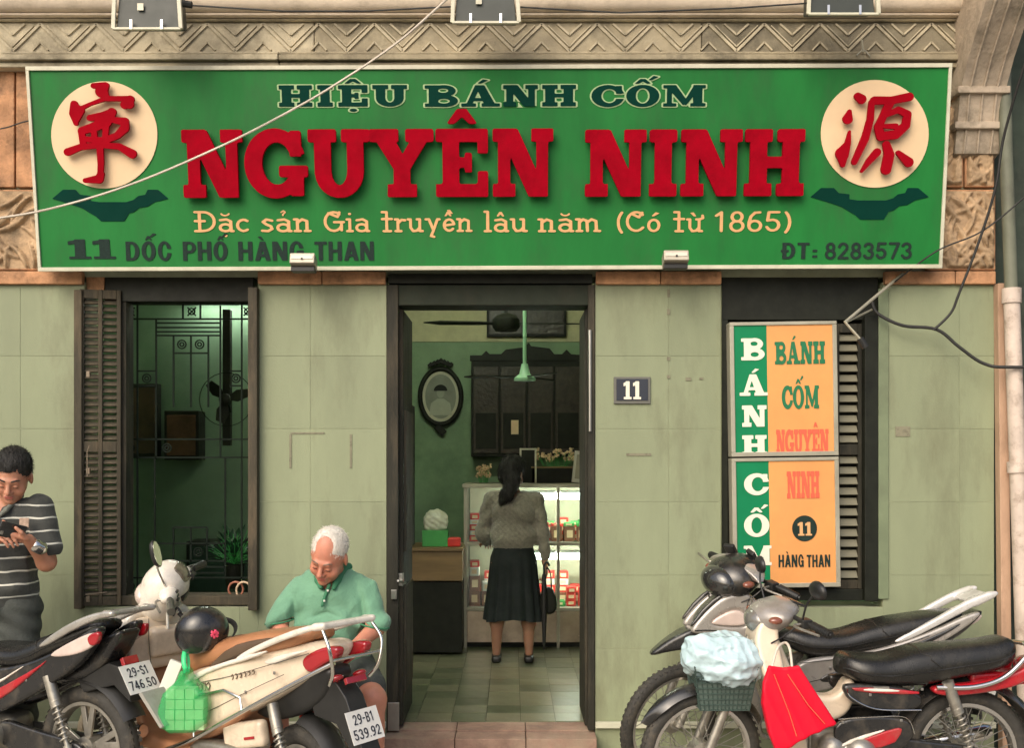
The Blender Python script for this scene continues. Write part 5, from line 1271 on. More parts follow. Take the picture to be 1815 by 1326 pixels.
def underbone(label, loc, rotz, c, steer=0, hx=.30, hz=1.0, spokes='spoke', tailz=.84, seatpts=None, body=None, tailpoly=None, kind='wave', name='motorbike', plate=None, signs=True, fend=None):
    t_ = thing(name, label, 'motorbike', loc, (0,0,R(rotz)), group='motorbikes parked in front of the shop')
    S = steerM(hx+.07, .86, steer)
    # steering group
    ax = c.get('axle', .61)
    wheel(t_, ax, .285, c.get('wr', .285), .034, spokes, S, disc=(spokes != 'spoke'))
    for s_ in (-1, 1):
        MB().tube([(ax+.002,s_*.075,.285),(ax-.10,s_*.075,.55)], .021, 14).tube([(ax-.10,s_*.075,.55),(hx+.09,s_*.07,.86)], .015, 12).build('fork_leg', m_cast, t_, smooth=40, M=S)
    if c.get('blade'): sdf_obj('front_mudguard', [(prof3([(.80,.605),(.67,.715),(.54,.775),(.44,.75),(.50,.67),(.64,.652)], lambda x, z: .03+.05*np.clip((.8-x)/.2, 0, 1), .02), '+')], m_pblack, t_, h=.006)
    else: fender('front_mudguard', t_, .61, .285, .325, fend[0] if fend else 28, fend[1] if fend else 152, .055, c['fender'], S, tip=.5)
    MB().tube([(hx+.04,0,.90),(hx,0,hz-.02)], .024, 12).tube(catm([(hx-.07,.34,hz-.02),(hx-.03,.25,hz+.0),(hx,.10,hz+.01),(hx,-.10,hz+.01),(hx-.03,-.25,hz),(hx-.07,-.34,hz-.02)]), .011, 10).build('handlebar', m_black, t_, smooth=40, M=S)
    for s_ in (-1, 1):
        g_ = MB().tube([(hx-.065,s_*.335,hz-.018),(hx-.035,s_*.23,hz)], .018, 14)
        for i in range(6):
            u_ = i/6; g_.tube([(hx-.062+.02*u_,s_*(.325-.07*u_),hz-.017+.012*u_),(hx-.060+.02*u_,s_*(.320-.07*u_),hz-.0165+.012*u_)], .0205, 12)
        g_.build('grip', m_black, t_, smooth=40, M=S)
        MB().tube(catm([(hx+.005,s_*.20,hz),(hx+.045,s_*.22,hz-.004),(hx+.0,s_*.36,hz-.012)]), .006, 8).build('brake_lever', m_cast, t_, smooth=50, M=S)
        MB().obox((hx-.015,s_*.195,hz+.002), (.024,.03,.02)).build('switch_box', m_black, t_, bevel=.006, M=S)
        if not c.get('nomirror'): mirror(t_, (hx+.0,s_*.2,hz+.015), (hx-.02,s_*.30,hz+.17) if c.get('mirrors', True) else (hx-.02,s_*.32,hz+.12), (-1,-.1*s_,.1), S)
    # handlebar cowl with headlight
    g = c.get('big', 1.0)
    sdf_obj('handlebar_cowl', [(ell((hx+.05,0,hz+.005),(.085*g,.145,.058*g),(0,R(12),0)), '+'), (ell((hx+.09,0,hz-.02),(.075*g,.10*g,.075*g),(0,R(20),0)), '+', .05), (ell((hx-.01,0,hz+.04*g),(.06,.085,.03*g),(0,R(-15),0)), '+', .04)], c['cowl'], t_, h=.007, M=S)
    sdf_obj('headlight', [(ell((hx+.125*(.3+.7*g),0,hz-.025),(.055*g,.085*g,.06*g),(0,R(20),0)), '+')], m_clear if not c.get('light') else mat('grey lens', (.22,.21,.19), .1, coat=1, metal=.3) if c['light'] == 'grey' else mat('smoked lens', (.03,.03,.028), .08, coat=1), t_, h=.006, M=S)
    for s_ in (-1, 1):
        sdf_obj('indicator', [(ell((hx+.09,s_*.125*g**.5,hz-.0),(.035,.024,.018)), '+')], m_amber, t_, h=.006, M=S)
    MB().obox((hx-.05,0,hz+.055), (.035,.06,.006), (0,R(-22),0)).build('instrument_panel', m_pblack, t_, bevel=.004, M=S)
    # leg shield / front cowl
    hwf = lambda x, z: .095+.10*np.exp(-((z-.55)/.22)**2)
    fx = hx+.0
    sdf_obj('leg_shield', [(prof3([(fx+.10,.93),(fx+.16,.84),(fx+.14,.70),(fx+.08,.52),(fx+.02,.36),(fx-.04,.27),(fx-.09,.30),(fx-.05,.45),(fx+.02,.64),(fx+.05,.80),(fx+.04,.92)], hwf, .018), '+'),
        (prof3([(fx+.02,.95),(fx+.045,.8),(fx-.0,.60),(fx-.06,.42),(fx-.12,.26),(fx-.2,.26),(fx-.14,.5),(fx-.05,.7),(fx-.03,.95)], lambda x, z: .068+.09*np.exp(-((z-.55)/.2)**2), .02), '-', .02)], c['shield'], t_, h=.007)
    if kind == 'wave' and not c.get('fairing'):
        for s_ in (-1, 1):
            sdf_obj('shield_panel', [(prof3([(fx+.20,.83),(fx+.22,.76),(fx+.10,.62),(fx-.02,.55),(fx-.02,.60),(fx+.06,.72),(fx+.10,.86)], .03, .012, yc=s_*.135), '+')], c['panel'], t_, h=.006)
            sdf_obj('front_indicator', [(prof3([(fx+.185,.80),(fx+.19,.755),(fx+.10,.67),(fx+.07,.68),(fx+.10,.76)], .016, .008, yc=s_*.165), '+')], m_clear, t_, h=.005)
    sdf_obj('centre_cover', [(prof3([(fx+.05,.86),(fx-.03,.66),(fx-.10,.56),(.0,.54),(-.05,.64),(-.1,.60),(-.06,.46),(.06,.42),(fx-.05,.46),(fx+.03,.62),(fx+.10,.82)], .055, .025), '+')], c['centre'], t_, h=.007)
    # engine
    en = MB()
    for i in range(7): en.box(.12+.022*i, .13+.022*i, -.065, .065, .30, .42)
    en.box(.1, .27, -.05, .05, .31, .41); en.build('engine_cylinder', m_cast, t_, bevel=.003)
    sdf_obj('crankcase', [(rbox((-.02,0,.32),(.15,.085,.085),.05), '+'), (cap3((-.08,.06,.31),(-.08,.115,.31),.075), '+', .02), (cap3((.04,.06,.33),(.04,.10,.33),.06), '+', .02)], m_cast, t_, h=.007)
    MB().lathe([(.01,0),(.05,0),(.05,.012),(.03,.018),(.01,.018)], 24, c=(-.08,.112,.31), rot=RY).build('engine_cap', m_chrome, t_, smooth=35)
    MB().tube([(-.02,.18,.27),(-.02,-.18,.27)], .010, 8).tube([(-.02,.13,.27),(-.02,.20,.27)], .018, 10).build('footpeg', m_black, t_, smooth=40)
    MB().tube(catm([(.02,.13,.29),(.12,.16,.27),(.16,.17,.28)]), .007, 8).build('gear_pedal', m_steel, t_, smooth=40)
    MB().tube([(-.05,.08,.24),(-.12,.16,.02),(-.14,.19,.01)], .010, 8).build('side_stand', m_steel, t_, smooth=40)
    # chain case, swing arm, exhaust
    sdf_obj('chain_case', [(prof3([(-.10,.40),(-.10,.26),(-.35,.235),(-.62,.235),(-.67,.285),(-.62,.335),(-.35,.36)], .018, .012, yc=.085), '+')], c.get('case', m_pblack), t_, h=.006)
    for s_ in (-1, 1): MB().bar((-.15,s_*.07,.33), (-.62,s_*.09,.285), .02, .035).build('swing_arm', m_black, t_, bevel=.004)
    MB().tube(catm([(.2,-.03,.30),(.16,-.09,.18),(0,-.12,.17),(-.2,-.13,.2),(-.3,-.14,.24)]), .014, 10).tube([(-.28,-.14,.235),(-.32,-.14,.25),(-.75,-.15,.34),(-.78,-.15,.345)], [.015,.036,.042,.03], 16).build('exhaust', m_chrome, t_, smooth=40)
    for s_ in (-1, 1): spring(t_, (-.47,s_*.125,.63), (-.585,s_*.115,.30))
    wheel(t_, -.60, .285, .29, .04 if spokes == 'spoke' else .045, spokes)
    # seat
    loft_seat(t_, interp(seatpts or [(.10,.735,.70,.05),(.06,.765,.66,.10),(-.02,.76,.62,.125),(-.15,.755,.62,.13),(-.28,.775,.63,.13),(-.36,.80,.635,.13),(-.55,.815,.66,.125),(-.68,.815,.69,.11),(-.73,.79,.73,.07)]), m_seat)
    sp_ = interp(seatpts, 4)
    for xc in (-.37,):
        i_ = min(range(len(sp_)), key=lambda i: abs(sp_[i][0]-xc)); rg_ = []
        for q_ in range(15):
            a_ = math.pi*q_/14; f_ = 3*(math.sin(a_)); j_ = max(0, min(len(sp_)-1, i_+int(round(2-2.5*math.sin(a_))))); x_, zt_, zb_, hw_ = sp_[j_]
            cc_, ss_ = math.cos(a_), math.sin(a_); e_ = .55
            rg_.append((x_, 1.003*hw_*math.copysign(abs(cc_)**e_, cc_)*(1-.18*ss_), (zt_+zb_)/2+(zt_-zb_)/2*ss_**e_ if ss_ > 1e-6 else (zt_+zb_)/2))
        MB().tube(rg_, .0028, 6).build('seat_seam', m_black, t_, smooth=60)
    for s_ in (-1, 1):
        ed = [(x_, s_*hw_*1.0, zb_+(zt_-zb_)*.42) for x_, zt_, zb_, hw_ in sp_[2:-2]]
        MB().tube(ed, .003, 6).build('seat_piping', m_black, t_, smooth=60)
        MB().tube(catm([(hx-.01,s_*.17,hz),(hx+.06,s_*.16,hz-.06),(hx+.13,s_*.09,hz-.14),(hx+.10,s_*.05,hz-.24)]), .004, 6).build('control_cable', m_black, t_, smooth=50, M=S)
        for bx_, bz_ in ((-.12,.575),(-.35,.60),(fx+.06,.60)):
            MB().obox((bx_, s_*(.142 if bx_ < 0 else .19), bz_), (.006,.004,.006)).build('bolt', m_steel, t_, bevel=.002)
    return t_, S

# --- C: silver and black bike nearest the wall
cC = dict(wr=.30, axle=.665, blade=True, nomirror=True, big=1.35, fender=m_pgrey, cowl=m_pblack, shield=m_psilver, panel=m_psilver, centre=m_pblack, light='dark', fairing=True)
c_, Sc = underbone('grey and silver motorbike parked close to the wall below the box sign, bars turned', (1.47,-.44,0), 181, cC, steer=32, hx=.29, hz=1.04,
    seatpts=[(.12,.74,.70,.05),(.06,.765,.66,.10),(-.05,.75,.62,.125),(-.2,.745,.63,.13),(-.34,.785,.65,.13),(-.45,.81,.67,.13),(-.62,.835,.74,.12),(-.76,.85,.79,.10),(-.82,.845,.82,.06)])
for s_ in (-1, 1):
    sdf_obj('side_panel', [(prof3([(.06,.55),(.02,.62),(-.3,.645),(-.6,.74),(-.86,.86),(-.9,.84),(-.7,.70),(-.4,.57),(-.1,.45),(.05,.45)], .022, .014, yc=s_*.115), '+')], m_psilver, c_, h=.006)
    sdf_obj('side_stripe', [(prof3([(-.05,.53),(-.3,.60),(-.6,.715),(-.82,.82),(-.7,.735),(-.4,.595),(-.1,.49)], .010, .006, yc=s_*.132), '+')], m_pblack, c_, h=.005)
    sdf_obj('tail_light', [(prof3([(-.80,.80),(-.93,.845),(-.90,.79),(-.76,.735),(-.72,.75)], .02, .012, yc=s_*.06), '+')], m_clear, c_, h=.005)
sdf_obj('tail_cowl', [(prof3([(-.35,.60),(-.6,.72),(-.9,.86),(-.93,.84),(-.78,.70),(-.5,.58)], .095, .03), '+')], m_pblack, c_, h=.007)
sdf_obj('grab_rail', [(prof3([(-.42,.70),(-.62,.80),(-.85,.93),(-.97,.965),(-.98,.935),(-.88,.895),(-.70,.80),(-.5,.70)], .018, .012, yc=s_*.118), '+') for s_ in (-1, 1)]+[(rbox((-.90,0,.915),(.05,.13,.014),.012,(0,R(28),0)), '+', .02)], paint('bright silver', (.74,.72,.68), metal=.3), c_, h=.006)
for s_ in (-1, 1):
    sdf_obj('front_fairing', [(prof3([(.58,.775),(.50,.87),(.40,.95),(.27,.955),(.22,.86),(.15,.68),(.22,.62),(.34,.70),(.46,.745),(.57,.745)], .028, .018, yc=s_*.115), '+'), (prof3([(.50,.80),(.38,.88),(.31,.87),(.28,.78),(.40,.78)], .02, .01, yc=s_*.15), '-', .01)], m_psilver, c_, h=.006)
    sdf_obj('fairing_trim', [(prof3([(.60,.765),(.50,.90),(.38,.975),(.44,.90),(.52,.82)], .014, .01, yc=s_*.122, it=1), '+')], m_pblack, c_, h=.005)
    sdf_obj('front_indicator', [(prof3([(.50,.80),(.38,.87),(.31,.86),(.29,.79),(.40,.785)], .014, .01, yc=s_*.133), '+')], m_clear, c_, h=.005)
sdf_obj('fairing_bridge', [(ell((.40,0,.84),(.17,.12,.09),(0,R(35),0)), '+')], m_pgrey, c_, h=.008)
sdf_obj('cowl_trim', [(ell((.34,0,1.045),(.118,.198,.081),(0,R(12),0)), '+'), (rbox((.33,.0,1.12),(.05,.25,.05),.01,(0,R(25),0)), '&')], m_psilver, c_, h=.006, M=Sc)
for y_, x_, r_ in ((-.10,.30,20),(.02,.26,-8)):
    MB().obox((x_,y_,1.135), (.035,.03,.012), (R(r_),R(-55),0)).build('mirror_bracket', m_black, c_, bevel=.006, M=Sc)
fender('rear_mudguard', c_, -.60, .285, .345, 60, 178, .07, m_black)
number_plate(c_, (-.97,0,.42), (0,-1,0), (-.35,0,.93), '29-S3', '417.06')
# --- D: black and red bike in front with basket
cD = dict(big=1.0, light='grey', fender=m_pblack, cowl=paint('pewter paint', (.35,.32,.29), metal=.3), shield=m_pcream, panel=m_pblack, centre=m_pcream)
d_, Sd = underbone('black and red motorbike with cream leg shield, front basket and long black seat', (1.47,-1.05,0), 180, cD, steer=12, hx=.23, hz=.915, kind='cub',
    seatpts=[(-.01,.715,.65,.05),(-.04,.74,.64,.10),(-.11,.735,.61,.135),(-.22,.735,.60,.135),(-.36,.77,.60,.135),(-.52,.785,.63,.13),(-.68,.80,.66,.125),(-.76,.815,.69,.11),(-.80,.80,.73,.07)])
for s_ in (-1, 1):
    sdf_obj('side_panel', [(prof3([(.0,.60),(-.02,.625),(-.35,.60),(-.36,.50),(-.15,.50),(-.03,.54)], .022, .014, yc=s_*.112), '+')], m_pblack, d_, h=.006)
    sdf_obj('red_stripe', [(prof3([(-.03,.612),(-.34,.592),(-.34,.572),(-.06,.585)], .006, .004, yc=s_*.137, it=1), '+')], m_pred, d_, h=.004)
    sdf_obj('white_stripe', [(prof3([(-.09,.605),(-.25,.598),(-.25,.585),(-.09,.590)], .006, .004, yc=s_*.1405, it=1), '+')], m_pcream2, d_, h=.004)
    sdf_obj('rear_side_panel', [(prof3([(-.40,.61),(-.62,.62),(-.80,.68),(-.86,.72),(-.84,.62),(-.62,.57),(-.42,.56)], .03, .015, yc=s_*.095), '+')], m_pred, d_, h=.006)
    sdf_obj('lower_side_cover', [(prof3([(.03,.47),(-.28,.48),(-.33,.40),(-.25,.31),(.0,.30),(.04,.36)], .016, .010, yc=s_*.12), '+')], m_pblack, d_, h=.006)
    sdf_obj('cover_flash', [(prof3([(-.04,.36),(-.24,.43),(-.27,.42),(-.22,.345),(-.02,.325)], .007, .004, yc=s_*.137, it=1), '+')], m_pred, d_, h=.004)
    sdf_obj('cover_flash', [(prof3([(.02,.335),(-.24,.435),(-.05,.385),(.02,.345)], .006, .003, yc=s_*.139, it=1), '+')], m_pcream2, d_, h=.004)
    MB().tube(catm([(-.42,s_*.13,.605),(-.58,s_*.145,.61),(-.72,s_*.14,.655),(-.84,s_*.11,.76),(-.87,0,.78)]), .011, 10).build('grab_rail', m_chrome, d_, smooth=50)
text_uv(Plane((-.045,.146,.352), (-1,0,.30), (0,0,1)), 'SUPER', 'sans', .05, .16, .0, .022, m_swhite, d_) if False else None
fender('rear_mudguard', d_, -.60, .285, .35, 20, 172, .075, m_pblack)
sdf_obj('tail_light', [(ell((-.88,0,.68),(.05,.08,.045)), '+')], m_tail, d_, h=.006)
MB().box(-.92,-.60,-.06,.06,.60,.66).build('tail_base', m_pred, d_, bevel=.02)
number_plate(d_, (-1.0,0,.42), (0,-1,0), (-.3,0,.95), '29-S8', '205.34')
# basket
bk = MB(); bx, bz = .52, .50
def brg(z_, k): return [(bx+.14*k*cx, .15*k*cy, z_) for cx, cy in ((-1,-1),(-.3,-1),(.3,-1),(1,-1),(1,-.3),(1,.3),(1,1),(.3,1),(-.3,1),(-1,1),(-1,.3),(-1,-.3))]
for i in range(9):
    z_ = bz+.20*i/8; k_ = .78+.22*i/8; bk.tube(brg(z_, k_), .0035 if i < 8 else .006, 6, closed=True)
top_, bot_ = brg(bz+.2,1), brg(bz,.78)
n_ = 48
def lerp_ring(rg, f): 
    f = f*len(rg); i = int(f) % len(rg); return Vector(rg[i]).lerp(Vector(rg[(i+1) % len(rg)]), f-int(f))
for i in range(n_): bk.tube([lerp_ring(bot_, i/n_), lerp_ring(top_, i/n_)], .0028, 5)
for i in range(9): bk.tube([(bx-.11+.0275*i,-.117,bz),(bx-.11+.0275*i,.117,bz)], .0028, 5)
bko = bk.build('basket', mat('basket wire', (.035,.06,.05), .5, var=.3), d_, smooth=40)
MB().rings([[(bx+.135*.79*cx*1.0, .146*.79*cy, bz+.004) for cx, cy in ((-1,-1),(1,-1),(1,1),(-1,1))], [(bx+.135*.93*cx, .146*.93*cy, bz+.13) for cx, cy in ((-1,-1),(1,-1),(1,1),(-1,1))]]).build('basket_liner', mat('basket liner', (.07,.10,.085), .5, var=.3), bko)
# bag in the basket
def w2l(par_loc, rot, v): return Matrix.Rotation(R(rot), 3, 'Z') @ Vector(v)+Vector(par_loc)
bc = w2l((1.47,-1.05,0), 180, (bx,0,bz))
o = sdf_obj('carrier_bag', [(ell((0,0,.22),(.18,.17,.12)), '+'), (ell((.05,-.05,.20),(.13,.12,.12)), '+', .05), (ell((-.09,-.04,.24),(.10,.10,.09)), '+', .05), (ell((0,0,.15),(.11,.12,.08)), '+', .04)],
    mat('pale blue plastic', (.50,.66,.70), .22, var=.12, scale=9, bump=.5, bscale=40, coat=.5), None, h=.005,
    disp=crumple(.011, 48, 5))
o.location = bc+Vector((0,-.03,.0)); tag(o, 'crumpled pale blue plastic bag filling the front basket of a motorbike', 'bag')
# red bag hanging on the leg shield
yb_ = -1.33
def q(px, py): p = P(px, py, yb_); return (p.x, p.z)
rbp = [q(1362,1180),q(1388,1184),q(1416,1180),q(1447,1232),q(1480,1281),q(1425,1306),q(1376,1334),q(1362,1300),q(1350,1248),q(1352,1210)]
pls = poly2
o = sdf_obj('red_bag', [(prof3(rbp, lambda x, z: .012+.028*np.clip((P(0,1190,yb_).z-z)/.3, 0, 1), .009, yc=yb_, it=0), '+')],
    mat('red vinyl bag', (.66,.001,.022), .5, var=.08, scale=6, bump=.15, bscale=30, spec=.3), None, h=.005,
    disp=lambda x, y, z: (.005*np.abs(np.sin((x+.50*z)*42+1.2))-.004)*np.clip((yb_-y)/.02, 0, 1))
tag(o, 'glossy bright red bag hanging from the leg shield of the basket motorbike', 'bag')
MB().tube([P(1372,1196,yb_-.022),P(1398,1262,yb_-.036),P(1412,1306,yb_-.044)], .0022, 6).tube([P(1396,1196,yb_-.022),P(1432,1250,yb_-.036),P(1462,1284,yb_-.042)], .0022, 6).build('piping', m_sfade, o, smooth=40)
hd = MB().tube(catm([P(1368,1184,yb_),P(1378,1150,-1.28),P(1392,1140,-1.22),P(1400,1152,-1.28),P(1404,1184,yb_)]), .006, 8).build('bag_handle', m_rope, None, smooth=50)
hd.parent = o; hd.name = 'handle'

def decal(par, y, pts_, m, wd=.0016, nm='decal_line'):
    for s_ in (-1, 1): MB().tube(catm([(a, s_*y_, b) for (a, b), y_ in zip(pts_, y if isinstance(y, (list, tuple)) else [y]*len(pts_))]), wd, 5).build(nm, m, par, smooth=50)
decal(c_, .138, [(.0,.50),(-.2,.555),(-.45,.645),(-.65,.735)], m_pblack); decal(c_, .138, [(.03,.60),(-.2,.625),(-.45,.68),(-.62,.735)], m_black)
decal(c_, .144, [(.56,.765),(.46,.765),(.34,.735),(.24,.66)], m_pblack, .003); decal(c_, .144, [(.28,.94),(.30,.87),(.26,.80),(.19,.72)], m_black, .0025)
decal(d_, .135, [(-.02,.60),(-.04,.56),(-.15,.51),(-.35,.505)], m_chrome, .0025, 'trim_line'); decal(d_, .137, [(.02,.465),(-.15,.475),(-.28,.472),(-.32,.40)], m_chrome, .002, 'trim_line')
for s_ in (-1, 1):
    for a_, b_z in ((.0,.45),(-.26,.46),(-.24,.33),(.02,.32)): MB().obox((a_, s_*.137, b_z), (.006,.003,.006)).build('bolt', m_steel, d_, bevel=.002)
    MB().obox((-.17, s_*.1405, .605), (.035,.001,.006)).build('badge_plate', m_chrome, d_)
# --- A: black and red sporty bike on the left, tail towards the street
cA = dict(nomirror=True, fender=m_pblack, cowl=m_pblack, shield=m_pblack, panel=m_pred, centre=m_pblack)
aloc = (-2.50,-.72,0)
a_, Sa = underbone('black motorbike with red side flashes cut off by the left edge, tail and plate showing', aloc, 155, cA, steer=28, spokes='cast', hx=.30, hz=1.02,
    seatpts=[(.16,.70,.66,.05),(.08,.735,.66,.10),(-.05,.735,.64,.13),(-.2,.74,.64,.135),(-.34,.78,.66,.135),(-.44,.815,.70,.13),(-.60,.85,.76,.12),(-.74,.885,.82,.10),(-.80,.885,.85,.06)])
for s_ in (-1, 1):
    sdf_obj('side_panel', [(prof3([(.10,.50),(.04,.62),(-.3,.665),(-.6,.765),(-.85,.885),(-.88,.85),(-.74,.70),(-.45,.56),(-.1,.42),(.08,.40)], .028, .016, yc=s_*.115), '+')], m_pblack, a_, h=.006)
    sdf_obj('red_flash', [(prof3([(.10,.44),(-.15,.535),(-.42,.665),(-.50,.715),(-.44,.665),(-.2,.50),(.06,.385)], .010, .006, yc=s_*.142, it=1), '+')], m_pred, a_, h=.005)
    sdf_obj('red_flash', [(prof3([(.12,.53),(-.06,.60),(-.08,.585),(.04,.51)], .010, .006, yc=s_*.142, it=1), '+')], m_pred, a_, h=.005)
    sdf_obj('white_flash', [(prof3([(.12,.475),(-.15,.57),(-.40,.70),(-.15,.553),(.10,.455)], .008, .004, yc=s_*.144, it=1), '+')], m_pcream2, a_, h=.004)
    sdf_obj('tail_lens', [(prof3([(-.48,.715),(-.70,.81),(-.88,.865),(-.86,.79),(-.70,.735)], .012, .008, yc=s_*.142), '+')], m_clear, a_, h=.005)
    sdf_obj('tail_light', [(prof3([(-.80,.835),(-.90,.865),(-.88,.80),(-.82,.785)], .014, .008, yc=s_*.144), '+')], m_tail, a_, h=.005)
sdf_obj('tail_cowl', [(prof3([(-.3,.62),(-.6,.74),(-.92,.86),(-.94,.83),(-.80,.66),(-.5,.56)], .075, .03), '+')], m_pblack, a_, h=.007)
sdf_obj('grab_rail', [(prof3([(-.40,.76),(-.62,.87),(-.82,.935),(-.96,.95),(-.96,.925),(-.84,.905),(-.64,.835),(-.46,.755)], .015, .010, yc=s_*.125), '+') for s_ in (-1, 1)]+[(rbox((-.925,0,.935),(.035,.13,.012),.01), '+', .02)], paint('satin silver', (.50,.48,.43), metal=.5), a_, h=.006)
fender('rear_mudguard', a_, -.60, .285, .35, 70, 150, .07, m_black)
ext = MB(); ext.prism([(-.62,.60),(-.84,.70),(-.955,.68),(-.99,.58),(-1.0,.53),(-.88,.60),(-.66,.55)], lambda u, v, w_: (u, w_, v), -.06, .06); ext.build('plate_carrier', m_black, a_, bevel=.006)
MB().prism([(-1.02,.53),(-1.12,.38),(-1.105,.37),(-1.0,.52)], lambda u, v, w_: (u, w_*(1-.35*(.575-v)/.2), v), -.085, .085).build('mud_flap', m_mud, a_, bevel=.004)
MB().obox((-.925,0,.705), (.012,.045,.02), (0,R(30),0)).build('reflector', m_tail, a_, bevel=.003)
number_plate(a_, (-1.040,0,.575), (0,-1,0), (.52,0,.86), '29-S1', '746.50')

for ch in list(a_.children):
    bn = ch.name.split('.')[0]
    if bn in ('side_panel','grab_rail','tail_cowl','tail_lens','tail_light','plate_carrier','mud_flap','reflector','seat','seat_piping','rear_mudguard_none'):
        ch.matrix_local = Matrix.Translation((-.40,0,0)) @ Matrix.Diagonal((.84,1,1,1)) @ Matrix.Translation((.40,0,0)) @ ch.matrix_local
    if bn == 'number_plate': ch.matrix_local = Matrix.Translation((.10,0,0)) @ ch.matrix_local
    if bn == 'mud_flap': ch.matrix_local = Matrix.Translation((.035,0,.06)) @ ch.matrix_local
# --- B: cream scooter with tan seat
bloc = (-1.398,-.902,0)
b_ = thing('motor_scooter', 'cream scooter with tan brown seat parked at an angle before the seated man', 'scooter', bloc, (0,0,R(145)), group='motorbikes parked in front of the shop'); b_.scale = (.93,1,1)
SB = steerM(.46, .85, 42, 20)
wheel(b_, .68, .225, .225, .045, 'cast', SB)
wheel(b_, -.64, .23, .23, .05, 'cast')
for s_ in (-1, 1): MB().tube([(.68,s_*.07,.225),(.53,s_*.06,.62)], .02, 12).build('fork_leg', m_cast, b_, smooth=40, M=SB)
fender('front_mudguard', b_, .68, .225, .28, 10, 150, .075, m_pcream, SB, tip=.5)
# front apron and inner leg shield
ha = lambda x, z: .13+.12*np.exp(-((z-.66)/.22)**2)
sdf_obj('front_apron', [(prof3([(.47,.90),(.60,.84),(.66,.70),(.62,.52),(.52,.38),(.40,.28),(.34,.28),(.42,.48),(.46,.66),(.42,.88)], ha, .03), '+'),
   (prof3([(.40,.93),(.46,.8),(.44,.6),(.38,.42),(.30,.24),(.2,.24),(.26,.6),(.34,.93)], lambda x, z: .11+.10*np.exp(-((z-.66)/.2)**2), .03), '-', .03)], m_pcream2, b_, h=.008)
sdf_obj('inner_shield', [(prof3([(.40,.88),(.455,.80),(.44,.64),(.40,.60),(.36,.62),(.37,.8)], lambda x, z: .12+.10*np.exp(-((z-.70)/.18)**2), .02), '+')], m_pcream, b_, h=.007)
sdf_obj('glove_box', [(rbox((.36,.0,.74),(.035,.12,.075),.03,(0,R(-8),0)), '+')], m_pcream, b_, h=.007)
sdf_obj('lower_inner_shield', [(prof3([(.42,.62),(.37,.44),(.30,.31),(.0,.29),(-.02,.26),(.30,.24),(.42,.38),(.46,.60)], .17, .02), '+')], m_pbrown, b_, h=.008)
sdf_obj('footboard', [(rbox((.16,0,.28),(.24,.17,.03),.02), '+'), (rbox((.16,0,.33),(.22,.05,.05),.03), '+', .03)], m_pbrown, b_, h=.008)
sdf_obj('under_cover', [(prof3([(.42,.26),(.1,.25),(-.25,.33),(-.25,.24),(.0,.16),(.35,.18)], .15, .03), '+')], m_pcream, b_, h=.008)
# handlebar head
sdf_obj('handlebar_cowl', [(ell((.40,0,.995),(.115,.135,.115),(0,R(20),0)), '+'), (ell((.36,0,1.055),(.07,.11,.055),(0,R(-30),0)), '+', .05), (ell((.44,0,.92),(.10,.125,.10)), '+', .05), (rbox((.33,0,.925),(.05,.075,.03),.02), '-', .02)], m_pcream2, b_, h=.007, M=SB)
sdf_obj('instrument_panel', [(ell((.36,0,1.055),(.076,.116,.061),(0,R(-30),0)), '+'), (ell((.40,0,.995),(.119,.139,.119),(0,R(20),0)), '+', .05), (rbox((.275,0,1.085),(.055,.066,.055),.02,(0,R(-35),0)), '&')], mat('instrument face', (.16,.13,.09), .15, coat=.8, var=.4, scale=30), b_, h=.005, M=SB)
sdf_obj('cowl_recess', [(ell((.40,0,.995),(.118,.138,.118),(0,R(20),0)), '+'), (rbox((.27,0,.945),(.05,.05,.022),.01,(0,R(15),0)), '&')], m_black, b_, h=.005, M=SB)
MB().obox((.262,-.03,1.035), (.010,.022,.008), (0,R(-42),0)).build('warning_lamp', m_black, b_, M=SB)
sdf_obj('headlight', [(ell((.50,0,.965),(.05,.09,.06),(0,R(20),0)), '+')], m_clear, b_, h=.006, M=SB)
for s_ in (-1, 1):
    MB().tube([(.36,s_*.10,1.0),(.315,s_*.24,1.0)], .012, 10).build('handlebar', m_black, b_, smooth=40, M=SB)
    MB().tube([(.318,s_*.235,1.0),(.285,s_*.35,.985)], .019, 12).build('grip', m_black if s_ < 0 else m_pgrey, b_, smooth=40, M=SB)
    MB().tube(catm([(.36,s_*.2,1.0),(.39,s_*.22,.995),(.34,s_*.34,.985)]), .006, 8).build('brake_lever', m_cast, b_, smooth=50, M=SB)
    sdf_obj('switch_cowl', [(ell((.345,s_*.15,1.0),(.045,.07,.04)), '+')], m_pcream2, b_, h=.006, M=SB)
    for k_ in range(3): MB().obox((.303,s_*.15,.975+.02*k_), (.006,.014,.006)).build('switch', m_black, b_, bevel=.002, M=SB)
mirror(b_, (.36,.13,1.04), (.37,.16,1.215), (-.75,.1,.1), SB, m_chrome, w_=.04, h_=.068)
# steering column gap, hook
MB().tube([(.42,0,.86),(.40,0,.95)], .05, 14).build('steering_column', m_black, b_, smooth=40)
MB().tube(catm([(.33,0,.86),(.30,0,.90),(.27,0,.88)]), .006, 8).tube([(.325,-.03,.87),(.29,-.05,.83)], .012, 8).build('bag_hook', m_black, b_, smooth=40)
MB().tube([(.33,.035,.88),(.325,.035,.80)], .007, 8).build('key_tag', m_white, b_)
